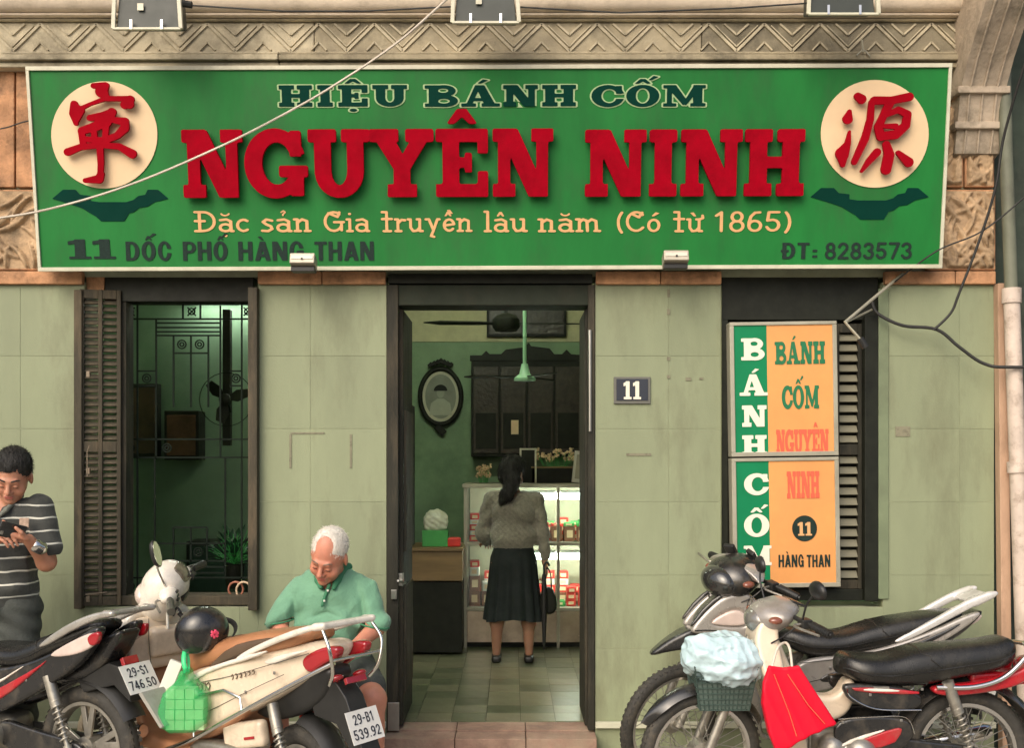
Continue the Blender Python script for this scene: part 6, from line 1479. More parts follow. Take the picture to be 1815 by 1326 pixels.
# body
hb = lambda x, z: .165-.10*np.clip((-x-.35)/.6, 0, 1)
sdf_obj('body_side', [(prof3([(.11,.36),(.13,.52),(.04,.64),(-.25,.71),(-.55,.79),(-.90,.87),(-.90,.78),(-.64,.61),(-.36,.48),(-.08,.36)], hb, .04), '+')], m_pcream, b_, h=.007)
sdf_obj('lower_body_trim', [(prof3([(.08,.42),(-.10,.405),(-.36,.52),(-.50,.58),(-.36,.46),(-.10,.33),(.06,.34)], .15, .02), '+')], m_pbrown, b_, h=.007)
for s_ in (-1, 1):
    sdf_obj('white_side_blade', [(prof3([(.02,.60),(-.12,.67),(-.40,.755),(-.62,.81),(-.50,.76),(-.2,.675),(-.02,.59)], .012, .008, yc=s_*.165, it=1), '+')], m_pcream2, b_, h=.005)
    sdf_obj('tail_light', [(prof3([(-.72,.765),(-.84,.825),(-.97,.85),(-.96,.79),(-.88,.765),(-.78,.70)], .025, .014, yc=s_*.085), '+')], m_tail, b_, h=.005)
    sdf_obj('tail_stripe', [(prof3([(-.50,.74),(-.66,.79),(-.84,.825),(-.72,.785),(-.56,.725)], .01, .006, yc=s_*.128, it=1), '+')], m_pcream2, b_, h=.005)
pb_ = Plane((-.10,.158,.545), (-1,0,.22), (.0,0,1))
text_uv(pb_, 'Green', 'script', .02, .19, .0, .05, mat('badge', (.18,.14,.09), .3, metal=.5), b_, gap=.05, w0=.010) if False else None
# script style badge marks
bm_ = MB(); rs2 = random.Random(4)
def badge(x0, z0, x1, n, hgt, y0):
    for i in range(n):
        f = i/n; x_ = x0+(x1-x0)*f; z_ = z0+(x0-x_)*.24
        pts_ = [(x_+hgt*.35*math.cos(a), y0-.09*max(0,-x_-.35), z_+hgt*.5*math.sin(a)) for a in [k_*1.1+rs2.random() for k_ in range(5)]]
        bm_.tube(pts_, .0028, 5)
badge(-.06, .575, -.20, 5, .035, .170); badge(-.34, .66, -.50, 6, .022, .167)
tag(bm_.build('script_badge', mat('badge', (.14,.10,.06), .35, metal=.4), b_, smooth=50), kind='stuff')
loft_seat(b_, interp([(.08,.62,.54,.09),(.065,.68,.55,.12),(.03,.745,.60,.14),(-.07,.79,.66,.15),(-.25,.82,.70,.15),(-.38,.85,.735,.15),(-.55,.875,.775,.14),(-.70,.895,.82,.12),(-.76,.89,.85,.07)]), m_seatb)
sdf_obj('seat_base', [(prof3([(-.14,.68),(-.3,.79),(-.5,.84),(-.66,.86),(-.5,.80),(-.3,.73),(-.16,.665)], .16, .015, it=1), '+')], mat('dark brown seat base', (.10,.065,.04), .5), b_, h=.007)
sdf_obj('grab_rail', [(prof3([(-.34,.74),(-.46,.80),(-.62,.86),(-.82,.925),(-.93,.94),(-.93,.925),(-.82,.895),(-.64,.838),(-.50,.785),(-.38,.735)], .013, .009, yc=s_*.150), '+') for s_ in (-1, 1)]+[(rbox((-.90,0,.925),(.035,.16,.014),.012,(0,R(6),0)), '+', .02)], m_pcream2, b_, h=.006)
MB().tube(catm([(-.92,.15,.91),(-.97,.16,.84),(-.97,.14,.74),(-.93,.12,.68)]), .008, 8).tube(catm([(-.92,-.15,.91),(-.97,-.16,.84),(-.97,-.14,.74),(-.93,-.12,.68)]), .008, 8).tube([(-.97,.15,.79),(-.97,-.15,.79)], .008, 8).build('rear_guard', m_chrome, b_, smooth=50)
MB().tube(catm([(.12,.185,.28),(-.10,.195,.36),(-.35,.195,.48),(-.60,.185,.60),(-.85,.16,.72),(-.97,.13,.78)]), .010, 10).tube([(-.10,.195,.36),(-.06,.175,.52)], .007, 8).tube([(-.10,.17,.55),(-.30,.182,.60),(-.42,.185,.58),(-.44,.19,.52)], .007, 8).build('side_guard', m_chrome, b_, smooth=50)
decal(b_, [.166,.168,.166,.15,.12], [(.10,.52),(-.08,.60),(-.32,.66),(-.58,.735),(-.80,.80)], m_pgrey, .0018, 'panel_gap'); decal(b_, [.168,.168,.16,.14], [(.0,.42),(-.20,.50),(-.45,.61),(-.66,.70)], m_pgrey, .0018, 'panel_gap')
for a_, z_ in ((.06,.47),(-.42,.60),(-.6,.70)):
    for s_ in (-1, 1): MB().obox((a_, s_*(.168 if a_ > -.4 else .155 if a_ > -.5 else .142), z_), (.007,.003,.007)).build('bolt', m_steel, b_, bevel=.002)
for q_ in (-.13, .13): MB().tube(catm([(.345,q_,.86),(.335,q_*1.05,.76),(.345,q_*.9,.64)]), .0022, 6).build('panel_gap', m_pgrey, b_, smooth=50)
# engine/transmission cover, rear mudguard, plate
sdf_obj('transmission_cover', [(prof3([(.0,.34),(-.25,.36),(-.5,.33),(-.70,.30),(-.74,.22),(-.66,.15),(-.3,.14),(-.02,.18)], .04, .025, yc=.13), '+'), (cap3((-.60,.1,.24),(-.60,.18,.24),.09), '+', .02)], m_cast, b_, h=.007)
MB().lathe([(.01,0),(.06,0),(.055,.015),(.01,.018)], 24, c=(-.06,.168,.25), rot=RY).build('kick_cap', m_chrome, b_, smooth=35)
spring(b_, (-.56,.12,.56), (-.68,.14,.27))
sdf_obj('air_box', [(rbox((-.38,.12,.40),(.14,.03,.06),.025,(0,R(12),0)), '+')], m_pcream, b_, h=.007)
MB().obox((-.44,.153,.40), (.035,.002,.006), (0,R(12),0)).build('warning_sticker', m_tail, b_)
sdf_obj('tail_underside', [(prof3([(-.30,.50),(-.62,.64),(-.86,.76),(-.90,.70),(-.80,.56),(-.5,.45)], .07, .03), '+')], m_black, b_, h=.008)
MB().prism([(-.72,.62),(-.90,.68),(-.96,.62),(-1.10,.34),(-1.06,.32),(-.90,.50),(-.76,.52)], lambda u, v, w_: (u, w_, v), -.055, .055).build('plate_carrier', m_black, b_, bevel=.008)
fender('rear_mudguard', b_, -.64, .23, .285, 95, 165, .075, m_black)
MB().obox((-.965,0,.69), (.010,.06,.014), (0,R(25),0)).build('reflector', m_tail, b_, bevel=.003)
for s_ in (-1, 1): sdf_obj('rear_indicator', [(ell((-.92,s_*.07,.70),(.035,.03,.016),(0,R(20),0)), '+')], m_tail, b_, h=.005)
number_plate(b_, (-1.055,0,.44), (0,-1,0), (.42,0,.91), '29-B1', '539.92')
MB().tube([(-.3,.1,.2),(-.36,.17,.02)], .010, 8).build('side_stand', m_steel, b_, smooth=40)
# helmet
hm_ = thing('helmet', 'black open helmet with a small pink flower mark hung at the scooter seat', 'helmet', P(358,1120,-1.06), (R(25),R(-20),R(20))); hm_.scale = (.90,.90,.95)
sdf_obj('shell', [(ell((0,0,0),(.135,.115,.125)), '+'), (rbox((.0,0,-.12),(.2,.2,.06)), '-', .02), (ell((0,0,-.02),(.112,.095,.105)), '-', .005)], m_pblack, hm_, h=.005)
sdf_obj('padding', [(ell((0,0,-.02),(.116,.098,.108)), '+'), (rbox((0,0,-.12),(.2,.2,.075)), '-', .01), (ell((0,0,-.04),(.095,.08,.09)), '-', .005)], mat('padding', (.05,.055,.05), .9), hm_, h=.006)
MB().rings([[(.11*math.cos(a)*k_+.05, .115*math.sin(a)*k_, -.045+z_) for a in [R(-60+120*i/12) for i in range(13)]]+[(.10*math.cos(a)*k_+.05, .105*math.sin(a)*k_, -.045+z_) for a in [R(60-120*i/12) for i in range(13)]] for k_, z_ in ((1,0),(1.12,.012))]).build('visor_peak', m_black, hm_)
fl_ = MB(); 
for i in range(6):
    a = i*math.pi/3; fl_.obox((.05+.012*math.cos(a), -.108, .03+.012*math.sin(a)), (.008,.008,.005), (0,-a,0))
fl_.build('flower_mark', mat('pink', (.75,.08,.16), .5), hm_)
MB().tube(catm([(.03,-.09,-.06),(.0,-.09,-.12),(-.03,.0,-.15),(.0,.08,-.12),(.03,.09,-.06)]), .007, 6, flat=.4).build('chin_strap', m_black, hm_, smooth=40)
# green bag of cartons hanging from the hook
gcx = P(330,1252,-1.15)
def gw(dx, dz): return (gcx.x+dx, gcx.z+dz)
gpoly = [gw(-.115,-.12),gw(.10,-.105),gw(.118,.06),gw(.035,.115),gw(.014,.17),gw(-.014,.17),gw(-.035,.115),gw(-.112,.05)]
gb_ = sdf_obj('green_bag', [(prof3(gpoly, .065, .03, yc=-1.15, it=1), '+')], mat('green plastic film', (.02,.50,.13), .22, var=.12, scale=8, alpha=.5, bump=.6, bscale=24, coat=.4), None, h=.005,
    disp=crumple(.0035, 42, 3))
tag(gb_, 'translucent green plastic bag of small cartons hanging from the scooter', 'bag')
MB().tube(catm([(gcx.x-.0,-1.15,gcx.z+.15),(gcx.x-.015,-1.14,gcx.z+.2),(gcx.x-.02,-1.10,gcx.z+.24),(gcx.x-.005,-1.10,gcx.z+.2),(gcx.x+.01,-1.15,gcx.z+.15)]), .011, 8, flat=.5).build('handle', mat('green handle', (.05,.55,.2), .35), gb_, smooth=50)
rs3 = random.Random(9); kq = 0
ROWN = ['bottom', 'lower middle', 'upper middle', 'top']; COLN = ['left', 'second', 'third', 'right']
for r_ in range(4):
    for cc in range(4):
        if r_ == 3 and cc in (3,): continue
        w_ = .043; x_ = gcx.x-.082+cc*.043+.0; z_ = gcx.z-.10+r_*.046
        t2 = thing('cake_carton', 'small pale green carton, %s in the %s row inside the green bag' % (COLN[cc] if cc in (0,3) else COLN[cc]+' from left', ROWN[r_]), 'carton', (x_+w_/2, -1.15, z_), (0,0,R(rs3.uniform(-3,3))), group='cartons in the green bag')
        MB().box(-w_/2+.0015, w_/2-.0015, -.038, .038, 0, .0435).build('box', mat('pale carton', (.48,.70,.36), .6, var=.12) if kq == 0 else bpy.data.materials['pale carton'], t2, bevel=.002); kq = 1
# white packet tucked behind the green bag
o = MB().obox(P(303,1200,-1.07), (.03,.012,.075), (0,R(22),0)).build('white_packet', m_white, None, bevel=.004); tag(o, 'folded white packet tucked beside the green bag on the scooter', 'packet')
# ---------------------------------------------------------------- people
m_skin = mat('skin', (.50,.235,.145), .5, var=.12, scale=14, sss=.25, bump=.1, bscale=300, rvar=.1)
m_skin2 = mat('ruddy skin', (.56,.235,.15), .48, var=.14, scale=12, sss=.25, bump=.15, bscale=220, rvar=.1)
m_skin3 = mat('leg skin', (.40,.21,.13), .5, var=.1, sss=.2)
m_hairb = mat('black hair', (.012,.011,.009), .5, var=.4, scale=60, bump=.8, bscale=220, stretch=(1,1,.3))
m_hairw = mat('white hair', (.78,.74,.66), .7, var=.15, scale=60, bump=.8, bscale=260, stretch=(1,1,.4))
m_mint = mat('mint shirt', (.15,.33,.21), .85, var=.12, scale=5, bump=.35, bscale=90, sheen=.2)
m_mintd = mat('shirt collar', (.045,.20,.10), .85, var=.15)
m_sweat = mat('knit jumper', (.25,.235,.18), .95, var=.25, scale=40, bump=.9, bscale=160, sheen=.3)
m_skirt = mat('black skirt', (.008,.014,.013), .85, var=.3)
m_jean = mat('dark jeans', (.055,.062,.055), .85, var=.3, scale=10, bump=.4, bscale=150)
m_phone = mat('phone', (.015,.015,.015), .15, coat=1)
def striped():
    m = mat('striped polo cloth', (.042,.045,.04), .9, var=.15, bump=.3, bscale=120, sheen=.15); t = m.node_tree; N = t.nodes; L = t.links
    b = N['Principled BSDF']; src = b.inputs['Base Color'].links[0].from_socket
    tc = N.new('ShaderNodeTexCoord'); sx = N.new('ShaderNodeSeparateXYZ'); L.new(tc.outputs['Object'], sx.inputs[0])
    ns = N.new('ShaderNodeTexNoise'); ns.inputs['Scale'].default_value = 5; L.new(tc.outputs['Object'], ns.inputs[0])
    ad = N.new('ShaderNodeMath'); ad.operation = 'MULTIPLY_ADD'; L.new(ns.outputs[0], ad.inputs[0]); ad.inputs[1].default_value = .035; L.new(sx.outputs[2], ad.inputs[2])
    mo = N.new('ShaderNodeMath'); mo.operation = 'FRACT'; dv = N.new('ShaderNodeMath'); dv.operation = 'DIVIDE'; L.new(ad.outputs[0], dv.inputs[0]); dv.inputs[1].default_value = .064; L.new(dv.outputs[0], mo.inputs[0])
    lt = N.new('ShaderNodeMath'); lt.operation = 'LESS_THAN'; L.new(mo.outputs[0], lt.inputs[0]); lt.inputs[1].default_value = .13
    mx = N.new('ShaderNodeMix'); mx.data_type = 'RGBA'; L.new(lt.outputs[0], mx.inputs[0]); L.new(src, mx.inputs[6]); mx.inputs[7].default_value = (.55,.55,.48,1)
    L.new(mx.outputs[2], b.inputs['Base Color']); return m
m_stripe = striped()
class Head:
    """head-local frame: face towards -y, z up"""
    def __init__(s, c, rot, k=1.0):
        s.c = Vector(c); s.R = Euler(rot, 'XYZ').to_matrix(); s.k = k
    def p(s, x, y, z): return s.c+s.R @ (Vector((x, y, z))*s.k)
    def e(s, c_, r, rx=None):
        m = s.R if rx is None else s.R @ Euler(rx).to_matrix()
        return ell(tuple(s.p(*c_)), [a*s.k for a in r], m)
    def cp(s, a, b, ra, rb=None): return cap3(tuple(s.p(*a)), tuple(s.p(*b)), ra*s.k, (rb if rb is not None else ra)*s.k)
    def skin(s, fat=1.0):
        o = [(s.e((0,.018,.03),(.074,.092,.09)), '+', 0), (s.e((0,-.022,-.025),(.063*fat,.068,.088)), '+', .03), (s.e((0,-.04,-.085),(.044*fat,.045,.035)), '+', .03), (s.e((0,-.08,-.10),(.02,.016,.016)), '+', .02)]
        for q in (-1, 1):
            o += [(s.e((q*.04,-.058,-.045),(.026*fat,.028,.028)), '+', .02), (s.e((q*.078,.012,-.018),(.010,.020,.033),(0,0,q*.3)), '+', .008)]
        o += [(s.cp((-.034,-.083,.012),(.034,-.083,.012), .011), '+', .014)]
        for q in (-1, 1): o += [(s.e((q*.031,-.102,-.012),(.017,.014,.011)), '-', .010), (s.e((q*.031,-.079,-.013),(.0135,.0135,.011)), '+', .004)]
        o += [(s.cp((0,-.088,.002),(0,-.112,-.036), .008, .0125), '+', .010), (s.e((.012,-.098,-.042),(.008,.011,.008)), '+', .006), (s.e((-.012,-.098,-.042),(.008,.011,.008)), '+', .006)]
        o += [(s.cp((-.018,-.090,-.066),(.018,-.090,-.066), .0065), '+', .006), (s.cp((-.015,-.089,-.077),(.015,-.089,-.077), .0075), '+', .005), (s.cp((-.02,-.101,-.0715),(.02,-.101,-.0715), .003), '-', .003)]
        return o
def eyebrows(H, par, m, th=.004):
    for q in (-1, 1):
        sdf_obj('eyebrow', [(H.cp((q*.015,-.0935,.016),(q*.036,-.090,.023), th, th), '+'), (H.cp((q*.036,-.090,.023),(q*.05,-.078,.017), th, th*.6), '+', .003)], m, par, h=.0028, pad=.01)
        sdf_obj('eyelid_line', [(H.cp((q*.021,-.0925,-.016),(q*.041,-.0905,-.016), .0016, .0016), '+')], m_hairb, par, h=.0016, pad=.006)
def mouth(H, par):
    sdf_obj('lips', [(H.cp((-.017,-.0945,-.0665),(.017,-.0945,-.0665), .0042), '+'), (H.cp((-.013,-.0945,-.0755),(.013,-.0945,-.0755), .0045), '+', .002)], mat('lips', (.42,.13,.10), .45), par, h=.0028, pad=.01)
def hand(palm, fwd, nrm, side, curl=.5, k=1.0, spread=.12):
    """palm centre, direction of the fingers, palm normal (inside), side +1 puts thumb on +lateral"""
    palm, f, n = Vector(palm), Vector(fwd).normalized(), Vector(nrm).normalized(); n = (n-f*n.dot(f)).normalized(); l = f.cross(n)*side
    M_ = Matrix((l, f, n)).transposed()
    o = [(rbox(tuple(palm), (.040*k, .045*k, .014*k), .012*k, M_), '+', .015)]
    for i, (off, ln) in enumerate(((.030,.072),(.010,.080),(-.010,.075),(-.029,.060))):
        b0 = palm+l*off*k+f*.040*k; d = (f+l*spread*(off/.03)*.5).normalized(); seg = ln*k/3; p = b0
        for j in range(3):
            a = curl*(j+.6); dd = (d*math.cos(a)+n*math.sin(a)).normalized(); q_ = p+dd*seg*(1.15 if j == 0 else 1)
            o.append((cap3(tuple(p), tuple(q_), (.0088-.0008*j)*k, (.0082-.0009*j)*k), '+', .004)); p = q_
    t0 = palm+l*.030*k-f*.025*k; t1 = t0+(l*.7+f*.6+n*.3).normalized()*.038*k; t2 = t1+(f*.9+n*.45+l*.1).normalized()*.034*k
    o += [(cap3(tuple(t0), tuple(t1), .013*k, .0105*k), '+', .008), (cap3(tuple(t1), tuple(t2), .0103*k, .0085*k), '+', .004)]
    return o
def C3(a, b, ra, rb=None, k=.03): return (cap3(a, b, ra, rb), '+', k)
def E3(c_, r, rot=None, k=.04): return (ell(c_, r, rot), '+', k)
def cutz(z0, z1, c_, big=1.0): return rbox((c_[0], c_[1], (z0+z1)/2), (big, big, abs(z1-z0)/2), 0)
def loop_ring(n, fn): return [fn(2*math.pi*i/n) for i in range(n)]

# ---- elderly seated man
ex, ey = -.915, -.50
per = thing('person', 'elderly white haired man in mint green polo shirt sitting by the wall, head bowed', 'person', (ex, ey+.1, 0))
off = -per.location
def tufts(ho, n, L, m, par, seed, flow, wd=.0011, spread=.5):
    me_ = ho.data; nv = len(me_.vertices); co = np.zeros(nv*3, np.float32); me_.vertices.foreach_get('co', co); no_ = np.zeros(nv*3, np.float32); me_.vertices.foreach_get('normal', no_)
    co = co.reshape(-1, 3); no_ = no_.reshape(-1, 3); rs_ = np.random.RandomState(seed); ids = rs_.randint(0, nv, n); p = co[ids]+rs_.normal(size=(n, 3))*.002; q = no_[ids]
    fl_ = flow(p, q); fl_ = fl_-(fl_*q).sum(1)[:, None]*q; fl_ /= np.linalg.norm(fl_, axis=1)[:, None]+1e-6
    d_ = q*.35+fl_+rs_.normal(size=(n, 3))*spread*.5; d_ /= np.linalg.norm(d_, axis=1)[:, None]; l_ = (L*rs_.uniform(.6, 1.3, n))[:, None]
    s_ = np.cross(d_, rs_.normal(size=(n, 3))); s_ /= np.linalg.norm(s_, axis=1)[:, None]; s_ *= wd
    v_ = np.concatenate([p-s_, p+s_, p+d_*l_]); f_ = np.stack([np.arange(n), np.arange(n)+n, np.arange(n)+2*n], 1)
    o_ = link('hair_strands', np_mesh('hair_strands', v_, f_), m, par); tag(o_, kind='stuff'); return o_
def sp(name, prims, m, h=.0055, disp=None, pad=.02, par=None):
    o = sdf_obj(name, prims, m, par or per, h=h, disp=disp, pad=pad); 
    if par is None: o.location = off
    return o
H1 = Head((ex+.01, ey-.15, 1.15), (R(33), R(11), R(-10)), 1.08)
shL, shR = (ex-.172, ey-.03, .965), (ex+.172, ey-.03, .965)
elL, elR = (ex-.248, ey-.10, .80), (ex+.235, ey-.10, .78)
haL, haR = (ex-.12, ey-.33, .66), (ex+.10, ey-.35, .66)
hipL, hipR = (ex-.10, ey+.12, .54), (ex+.10, ey+.12, .54)
knL, knR = (ex-.20, ey-.36, .50), (ex+.26, ey-.40, .49)
anL, anR = (ex-.20, ey-.30, .09), (ex+.27, ey-.36, .09)
body = H1.skin(1.08)+[C3(tuple(H1.p(0,.03,-.07)), (ex, ey-.03, 1.02), .058, .062, .03), E3((ex, ey-.02, .90), (.17,.11,.16)), E3((ex, ey-.0, .70), (.16,.13,.16)), E3((ex, ey+.08, .55), (.17,.13,.10)),
  C3(shL, elL, .040, .040), C3(shR, elR, .040, .040), C3(elL, haL, .042, .027), C3(elR, haR, .042, .027),
  C3(hipL, knL, .085, .062), C3(hipR, knR, .085, .062), C3(knL, anL, .058, .038), C3(knR, anR, .058, .038),
  C3(anL, (anL[0], anL[1]-.14, .035), .038, .03), C3(anR, (anR[0], anR[1]-.14, .035), .038, .03)]
body += hand((haL[0]+.03, haL[1]-.04, haL[2]-.005), (.5,-.8,-.2), (0,.0,-1), 1, .45)+hand((haR[0]-.03, haR[1]-.04, haR[2]-.005), (-.5,-.8,-.2), (0,0,-1), -1, .45)
bo = sp('body', body, m_skin2, h=.0052)
eyebrows(H1, bo, mat('grey brow', (.20,.14,.10), .8), .0035); mouth(H1, bo)
# fringe of white hair: sides and back, thin on top
hr = [(H1.e((0,.022,.036),(.0785,.0945,.0895)), '+'), (rbox(tuple(H1.p(0,-.125,-.03)), (.09,.075,.085), .02, H1.R), '-', .01), (H1.e((.0,-.075,.095),(.046,.065,.05)), '-', .015), (rbox(tuple(H1.p(0,.0,-.13)), (.2,.2,.09), 0, H1.R), '-', .01)]
sp('hair', hr, m_hairw, h=.004, disp=lambda x, y, z: .0016*np.sin(x*420+z*90+6*np.sin(z*60))*np.sin(y*330-z*130+5*np.sin(x*70)), par=bo)
tufts(bo.children[-1] if 0 else [c for c in bo.children if c.name.startswith('hair')][0], 5000, .013, m_hairw, bo, 1, lambda p, q: np.stack([p[:,0]-ex, p[:,1]-ey, -1.2*np.ones(len(p))], 1), .0009, .9)
def folds1(x, y, z):
    d = .0045*np.sin((z+.25*np.abs(x-ex))*62+3.0*np.sin((x-ex)*11))*np.clip((1.0-z)/.18, 0, 1)*np.clip((z-.62)/.1, 0, 1)
    d += .004*np.sin((x-ex)*75+z*30)*np.exp(-((np.abs(x-ex)-.17)/.05)**2)
    d += crumple(.009, 24, 11)(x, y, z*.7)-.003
    d += .010*np.exp(-((np.abs(x-ex)-.165-.12*np.clip(.93-z,0,.3))/.012)**2)*np.clip((.97-z)/.06, 0, 1)*np.clip((z-.74)/.06,0,1)
    d += .008*np.exp(-((z-(.865-.35*np.abs(x-ex)))/.010)**2)*np.exp(-(np.abs(x-ex)/.14)**2)
    return d
shirt = [E3((ex, ey-.02, .93), (.19,.135,.14), k=0), E3((ex, ey-.015, .80), (.20,.16,.16)), E3((ex, ey+.02, .64), (.205,.165,.15)), C3((ex-.07,ey-.01,1.0), (ex+.07,ey-.01,1.0), .058, .058, .06),
   C3(shL, (elL[0]+.005, elL[1]+.003, elL[2]+.02), .066, .072, .06), C3(shR, (elR[0]-.005, elR[1]+.003, elR[2]+.02), .066, .072, .06),
   (rbox((elL[0]-.03, elL[1]-.03, elL[2]-.085), (.12,.12,.07), .0, (0,R(-18),0)), '-', .004), (rbox((elR[0]+.03, elR[1]-.03, elR[2]-.085), (.12,.12,.07), .0, (0,R(18),0)), '-', .004),
   (cap3(tuple(H1.p(0,.03,-.085)), (ex, ey-.035, 1.03), .072, .068), '-', .008), (ell((ex, ey-.14, 1.02), (.035,.05,.055)), '-', .01)]
so_ = sp('shirt', shirt, m_mint, h=.006, disp=folds1)
# collar wings, placket, buttons
cl = [(cap3((ex-.085, ey-.0, 1.075), (ex-.045, ey-.115, 1.02), .018, .020), '+'), (cap3((ex+.085, ey-.0, 1.075), (ex+.045, ey-.115, 1.02), .018, .020), '+'), (cap3((ex-.045, ey-.115, 1.02), (ex-.03, ey-.15, .99), .020, .012), '+', .01), (cap3((ex+.045, ey-.115, 1.02), (ex+.035, ey-.15, .985), .020, .012), '+', .01),
      (cap3((ex-.085, ey-.0, 1.075), (ex, ey+.07, 1.08), .018), '+', .01), (cap3((ex+.085, ey-.0, 1.075), (ex, ey+.07, 1.08), .018), '+', .01)]
sp('collar', cl, m_mintd, h=.005, par=so_)
sp('placket', [(cap3((ex+.012, ey-.148, 1.0), (ex-.012, ey-.162, .93), .010, .008), '+'), (cap3((ex-.012, ey-.162, .93), (ex-.02, ey-.166, .90), .008), '+', .005)], m_mintd, h=.005, par=so_)
for z_ in (.975, .925): MB().obox((ex+(z_-.95)*.35, ey-.172, z_), (.005,.003,.005)).build('button', m_white, so_, bevel=.002)
for e_, s_ in ((elL,-1),(elR,1)):
    a_ = Vector(e_)+Vector((-.004*s_,.003,.042)); b2 = Vector(e_)+Vector((.012*s_,-.006,-.0))
    MB().tube(loop_ring(20, lambda t: tuple(a_+Vector((.071*math.cos(t), .071*math.sin(t), -.03-.02*s_*math.cos(t)*0+.012*math.cos(t)*-s_)))), .0045, 6, closed=True).build('cuff_stripe', m_mintd, so_, smooth=50)
shorts = [C3(hipL, (knL[0]*.75+hipL[0]*.25, knL[1]*.75+hipL[1]*.25, .52), .105, .088), C3(hipR, (knR[0]*.75+hipR[0]*.25, knR[1]*.75+hipR[1]*.25, .52), .105, .088), E3((ex, ey+.09, .56), (.19,.15,.12))]
sp('shorts', shorts, m_jean, h=.008)
for a_ in (anL, anR): sp('sandal', [(rbox((a_[0], a_[1]-.06, .012), (.045,.13,.012), .01), '+'), (cap3((a_[0]-.045,a_[1]-.09,.03), (a_[0]+.045,a_[1]-.09,.03), .012), '+', .02)], m_black, h=.007)
# plastic stool below him
stl = thing('plastic_stool', 'low red plastic stool under the seated elderly man', 'stool', (ex, ey+.1, 0))
MB().box(-.15,.15,-.15,.15,.41,.435).build('seat', m_redbox, stl, bevel=.01)
for i in (-1,1):
    for j in (-1,1): MB().bar((i*.13,j*.13,.41),(i*.16,j*.16,0),.03,.03).build('leg', m_redbox, stl)
# ---- man with phone
mx_, my_ = -2.545, -.60
per = thing('person', 'man in a striped dark polo shirt standing at the left edge reading a phone', 'person', (mx_, my_, 0))
off = -per.location
H2 = Head((mx_+.085, my_-.06, 1.545), (R(30), R(4), R(12)), 1.03)
sL, sR = (mx_-.19, my_, 1.375), (mx_+.185, my_+.01, 1.37)
eL, eR = (mx_-.24, my_-.06, 1.10), (mx_+.245, my_-.05, 1.115)
hL, hR = (mx_+.10, my_-.23, 1.245), (mx_+.225, my_-.20, 1.235)
body = H2.skin()+[C3(tuple(H2.p(0,.03,-.07)), (mx_+.02, my_+.0, 1.40), .055, .062, .03), E3((mx_, my_, 1.26), (.165,.10,.17)), E3((mx_, my_, 1.05), (.15,.11,.16)), E3((mx_, my_+.01, .90), (.16,.11,.12)),
   C3(sL, eL, .050, .040), C3(sR, eR, .050, .043), C3(eL, hL, .040, .025), C3(eR, hR, .043, .027),
   C3((mx_-.09,my_,.88), (mx_-.10,my_-.01,.48), .085, .055), C3((mx_+.09,my_,.88), (mx_+.10,my_-.01,.48), .085, .055), C3((mx_-.10,my_-.01,.48), (mx_-.11,my_+.02,.09), .052, .036), C3((mx_+.10,my_-.01,.48), (mx_+.11,my_+.02,.09), .052, .036)]
body += hand((hR[0]-.035, hR[1]-.025, hR[2]+.012), (-.75,-.35,.25), (.0,.35,1), -1, .55, 1.0)+hand((hL[0]+.0, hL[1]-.02, hL[2]+.02), (.80,-.30,-.1), (.1,.5,-1), 1, .5, 1.0)
bo = sp('body', body, m_skin, h=.0052)
eyebrows(H2, bo, m_hairb, .004); mouth(H2, bo)
hr = [(H2.e((0,.022,.040),(.083,.099,.093)), '+'), (rbox(tuple(H2.p(0,-.125,-.035)), (.075,.07,.088), .02, H2.R), '-', .012), (rbox(tuple(H2.p(0,-.03,-.14)), (.2,.15,.095), 0, H2.R), '-', .01), (H2.e((.042,-.09,.075),(.026,.035,.03)), '-', .015), (H2.e((-.042,-.09,.075),(.024,.03,.026)), '-', .015), (H2.e((0,.07,-.03),(.07,.04,.05)), '+', .02)]
ho = sp('hair', hr, m_hairb, h=.0045, disp=lambda x, y, z: .0018*np.sin(x*210+z*90)*np.sin(y*190-z*130), par=bo)
tufts(ho, 5000, .016, m_hairb, bo, 2, lambda p, q: np.stack([0*p[:,0], -1.0+0*p[:,1], -.6+0*p[:,2]], 1), .0009, .9)
def folds2(x, y, z):
    d = .004*np.sin((z-.3*(x-mx_))*55+2.5*np.sin((x-mx_)*14))*np.clip((1.15-z)/.15, 0, 1)
    d += crumple(.006, 26, 12)(x, y, z)-.002
    d += .008*np.exp(-((x-mx_-.165-.05*(1.3-z))/.010)**2)*np.clip((1.33-z)/.05, 0, 1)
    d += .003*np.sin((x-mx_)*60+z*35)
    return d
shirt = [E3((mx_, my_, 1.28), (.195,.125,.15), k=0), E3((mx_, my_, 1.10), (.185,.135,.17)), E3((mx_, my_, .97), (.187,.14,.14)), C3((mx_-.1,my_+.01,1.37), (mx_+.1,my_+.01,1.37), .058, .058, .05),
   C3(sL, (eL[0],eL[1],eL[2]+.06), .076, .072, .04), C3(sR, (eR[0],eR[1],eR[2]+.06), .076, .072, .04),
   (rbox((eL[0],eL[1],eL[2]-.06), (.12,.14,.08), 0), '-', .004), (rbox((eR[0]+.02,eR[1],eR[2]-.055), (.10,.14,.085), 0, (0,R(-5),0)), '-', .004), (rbox((mx_,my_,.80), (.4,.4,.085), 0), '-', .004),
   (cap3(tuple(H2.p(0,.03,-.09)), (mx_+.02, my_-.01, 1.42), .068, .066), '-', .008), (ell((mx_+.02, my_-.12, 1.385), (.03,.05,.06)), '-', .01)]
so_ = sp('polo_shirt', shirt, m_stripe, h=.006, disp=folds2)
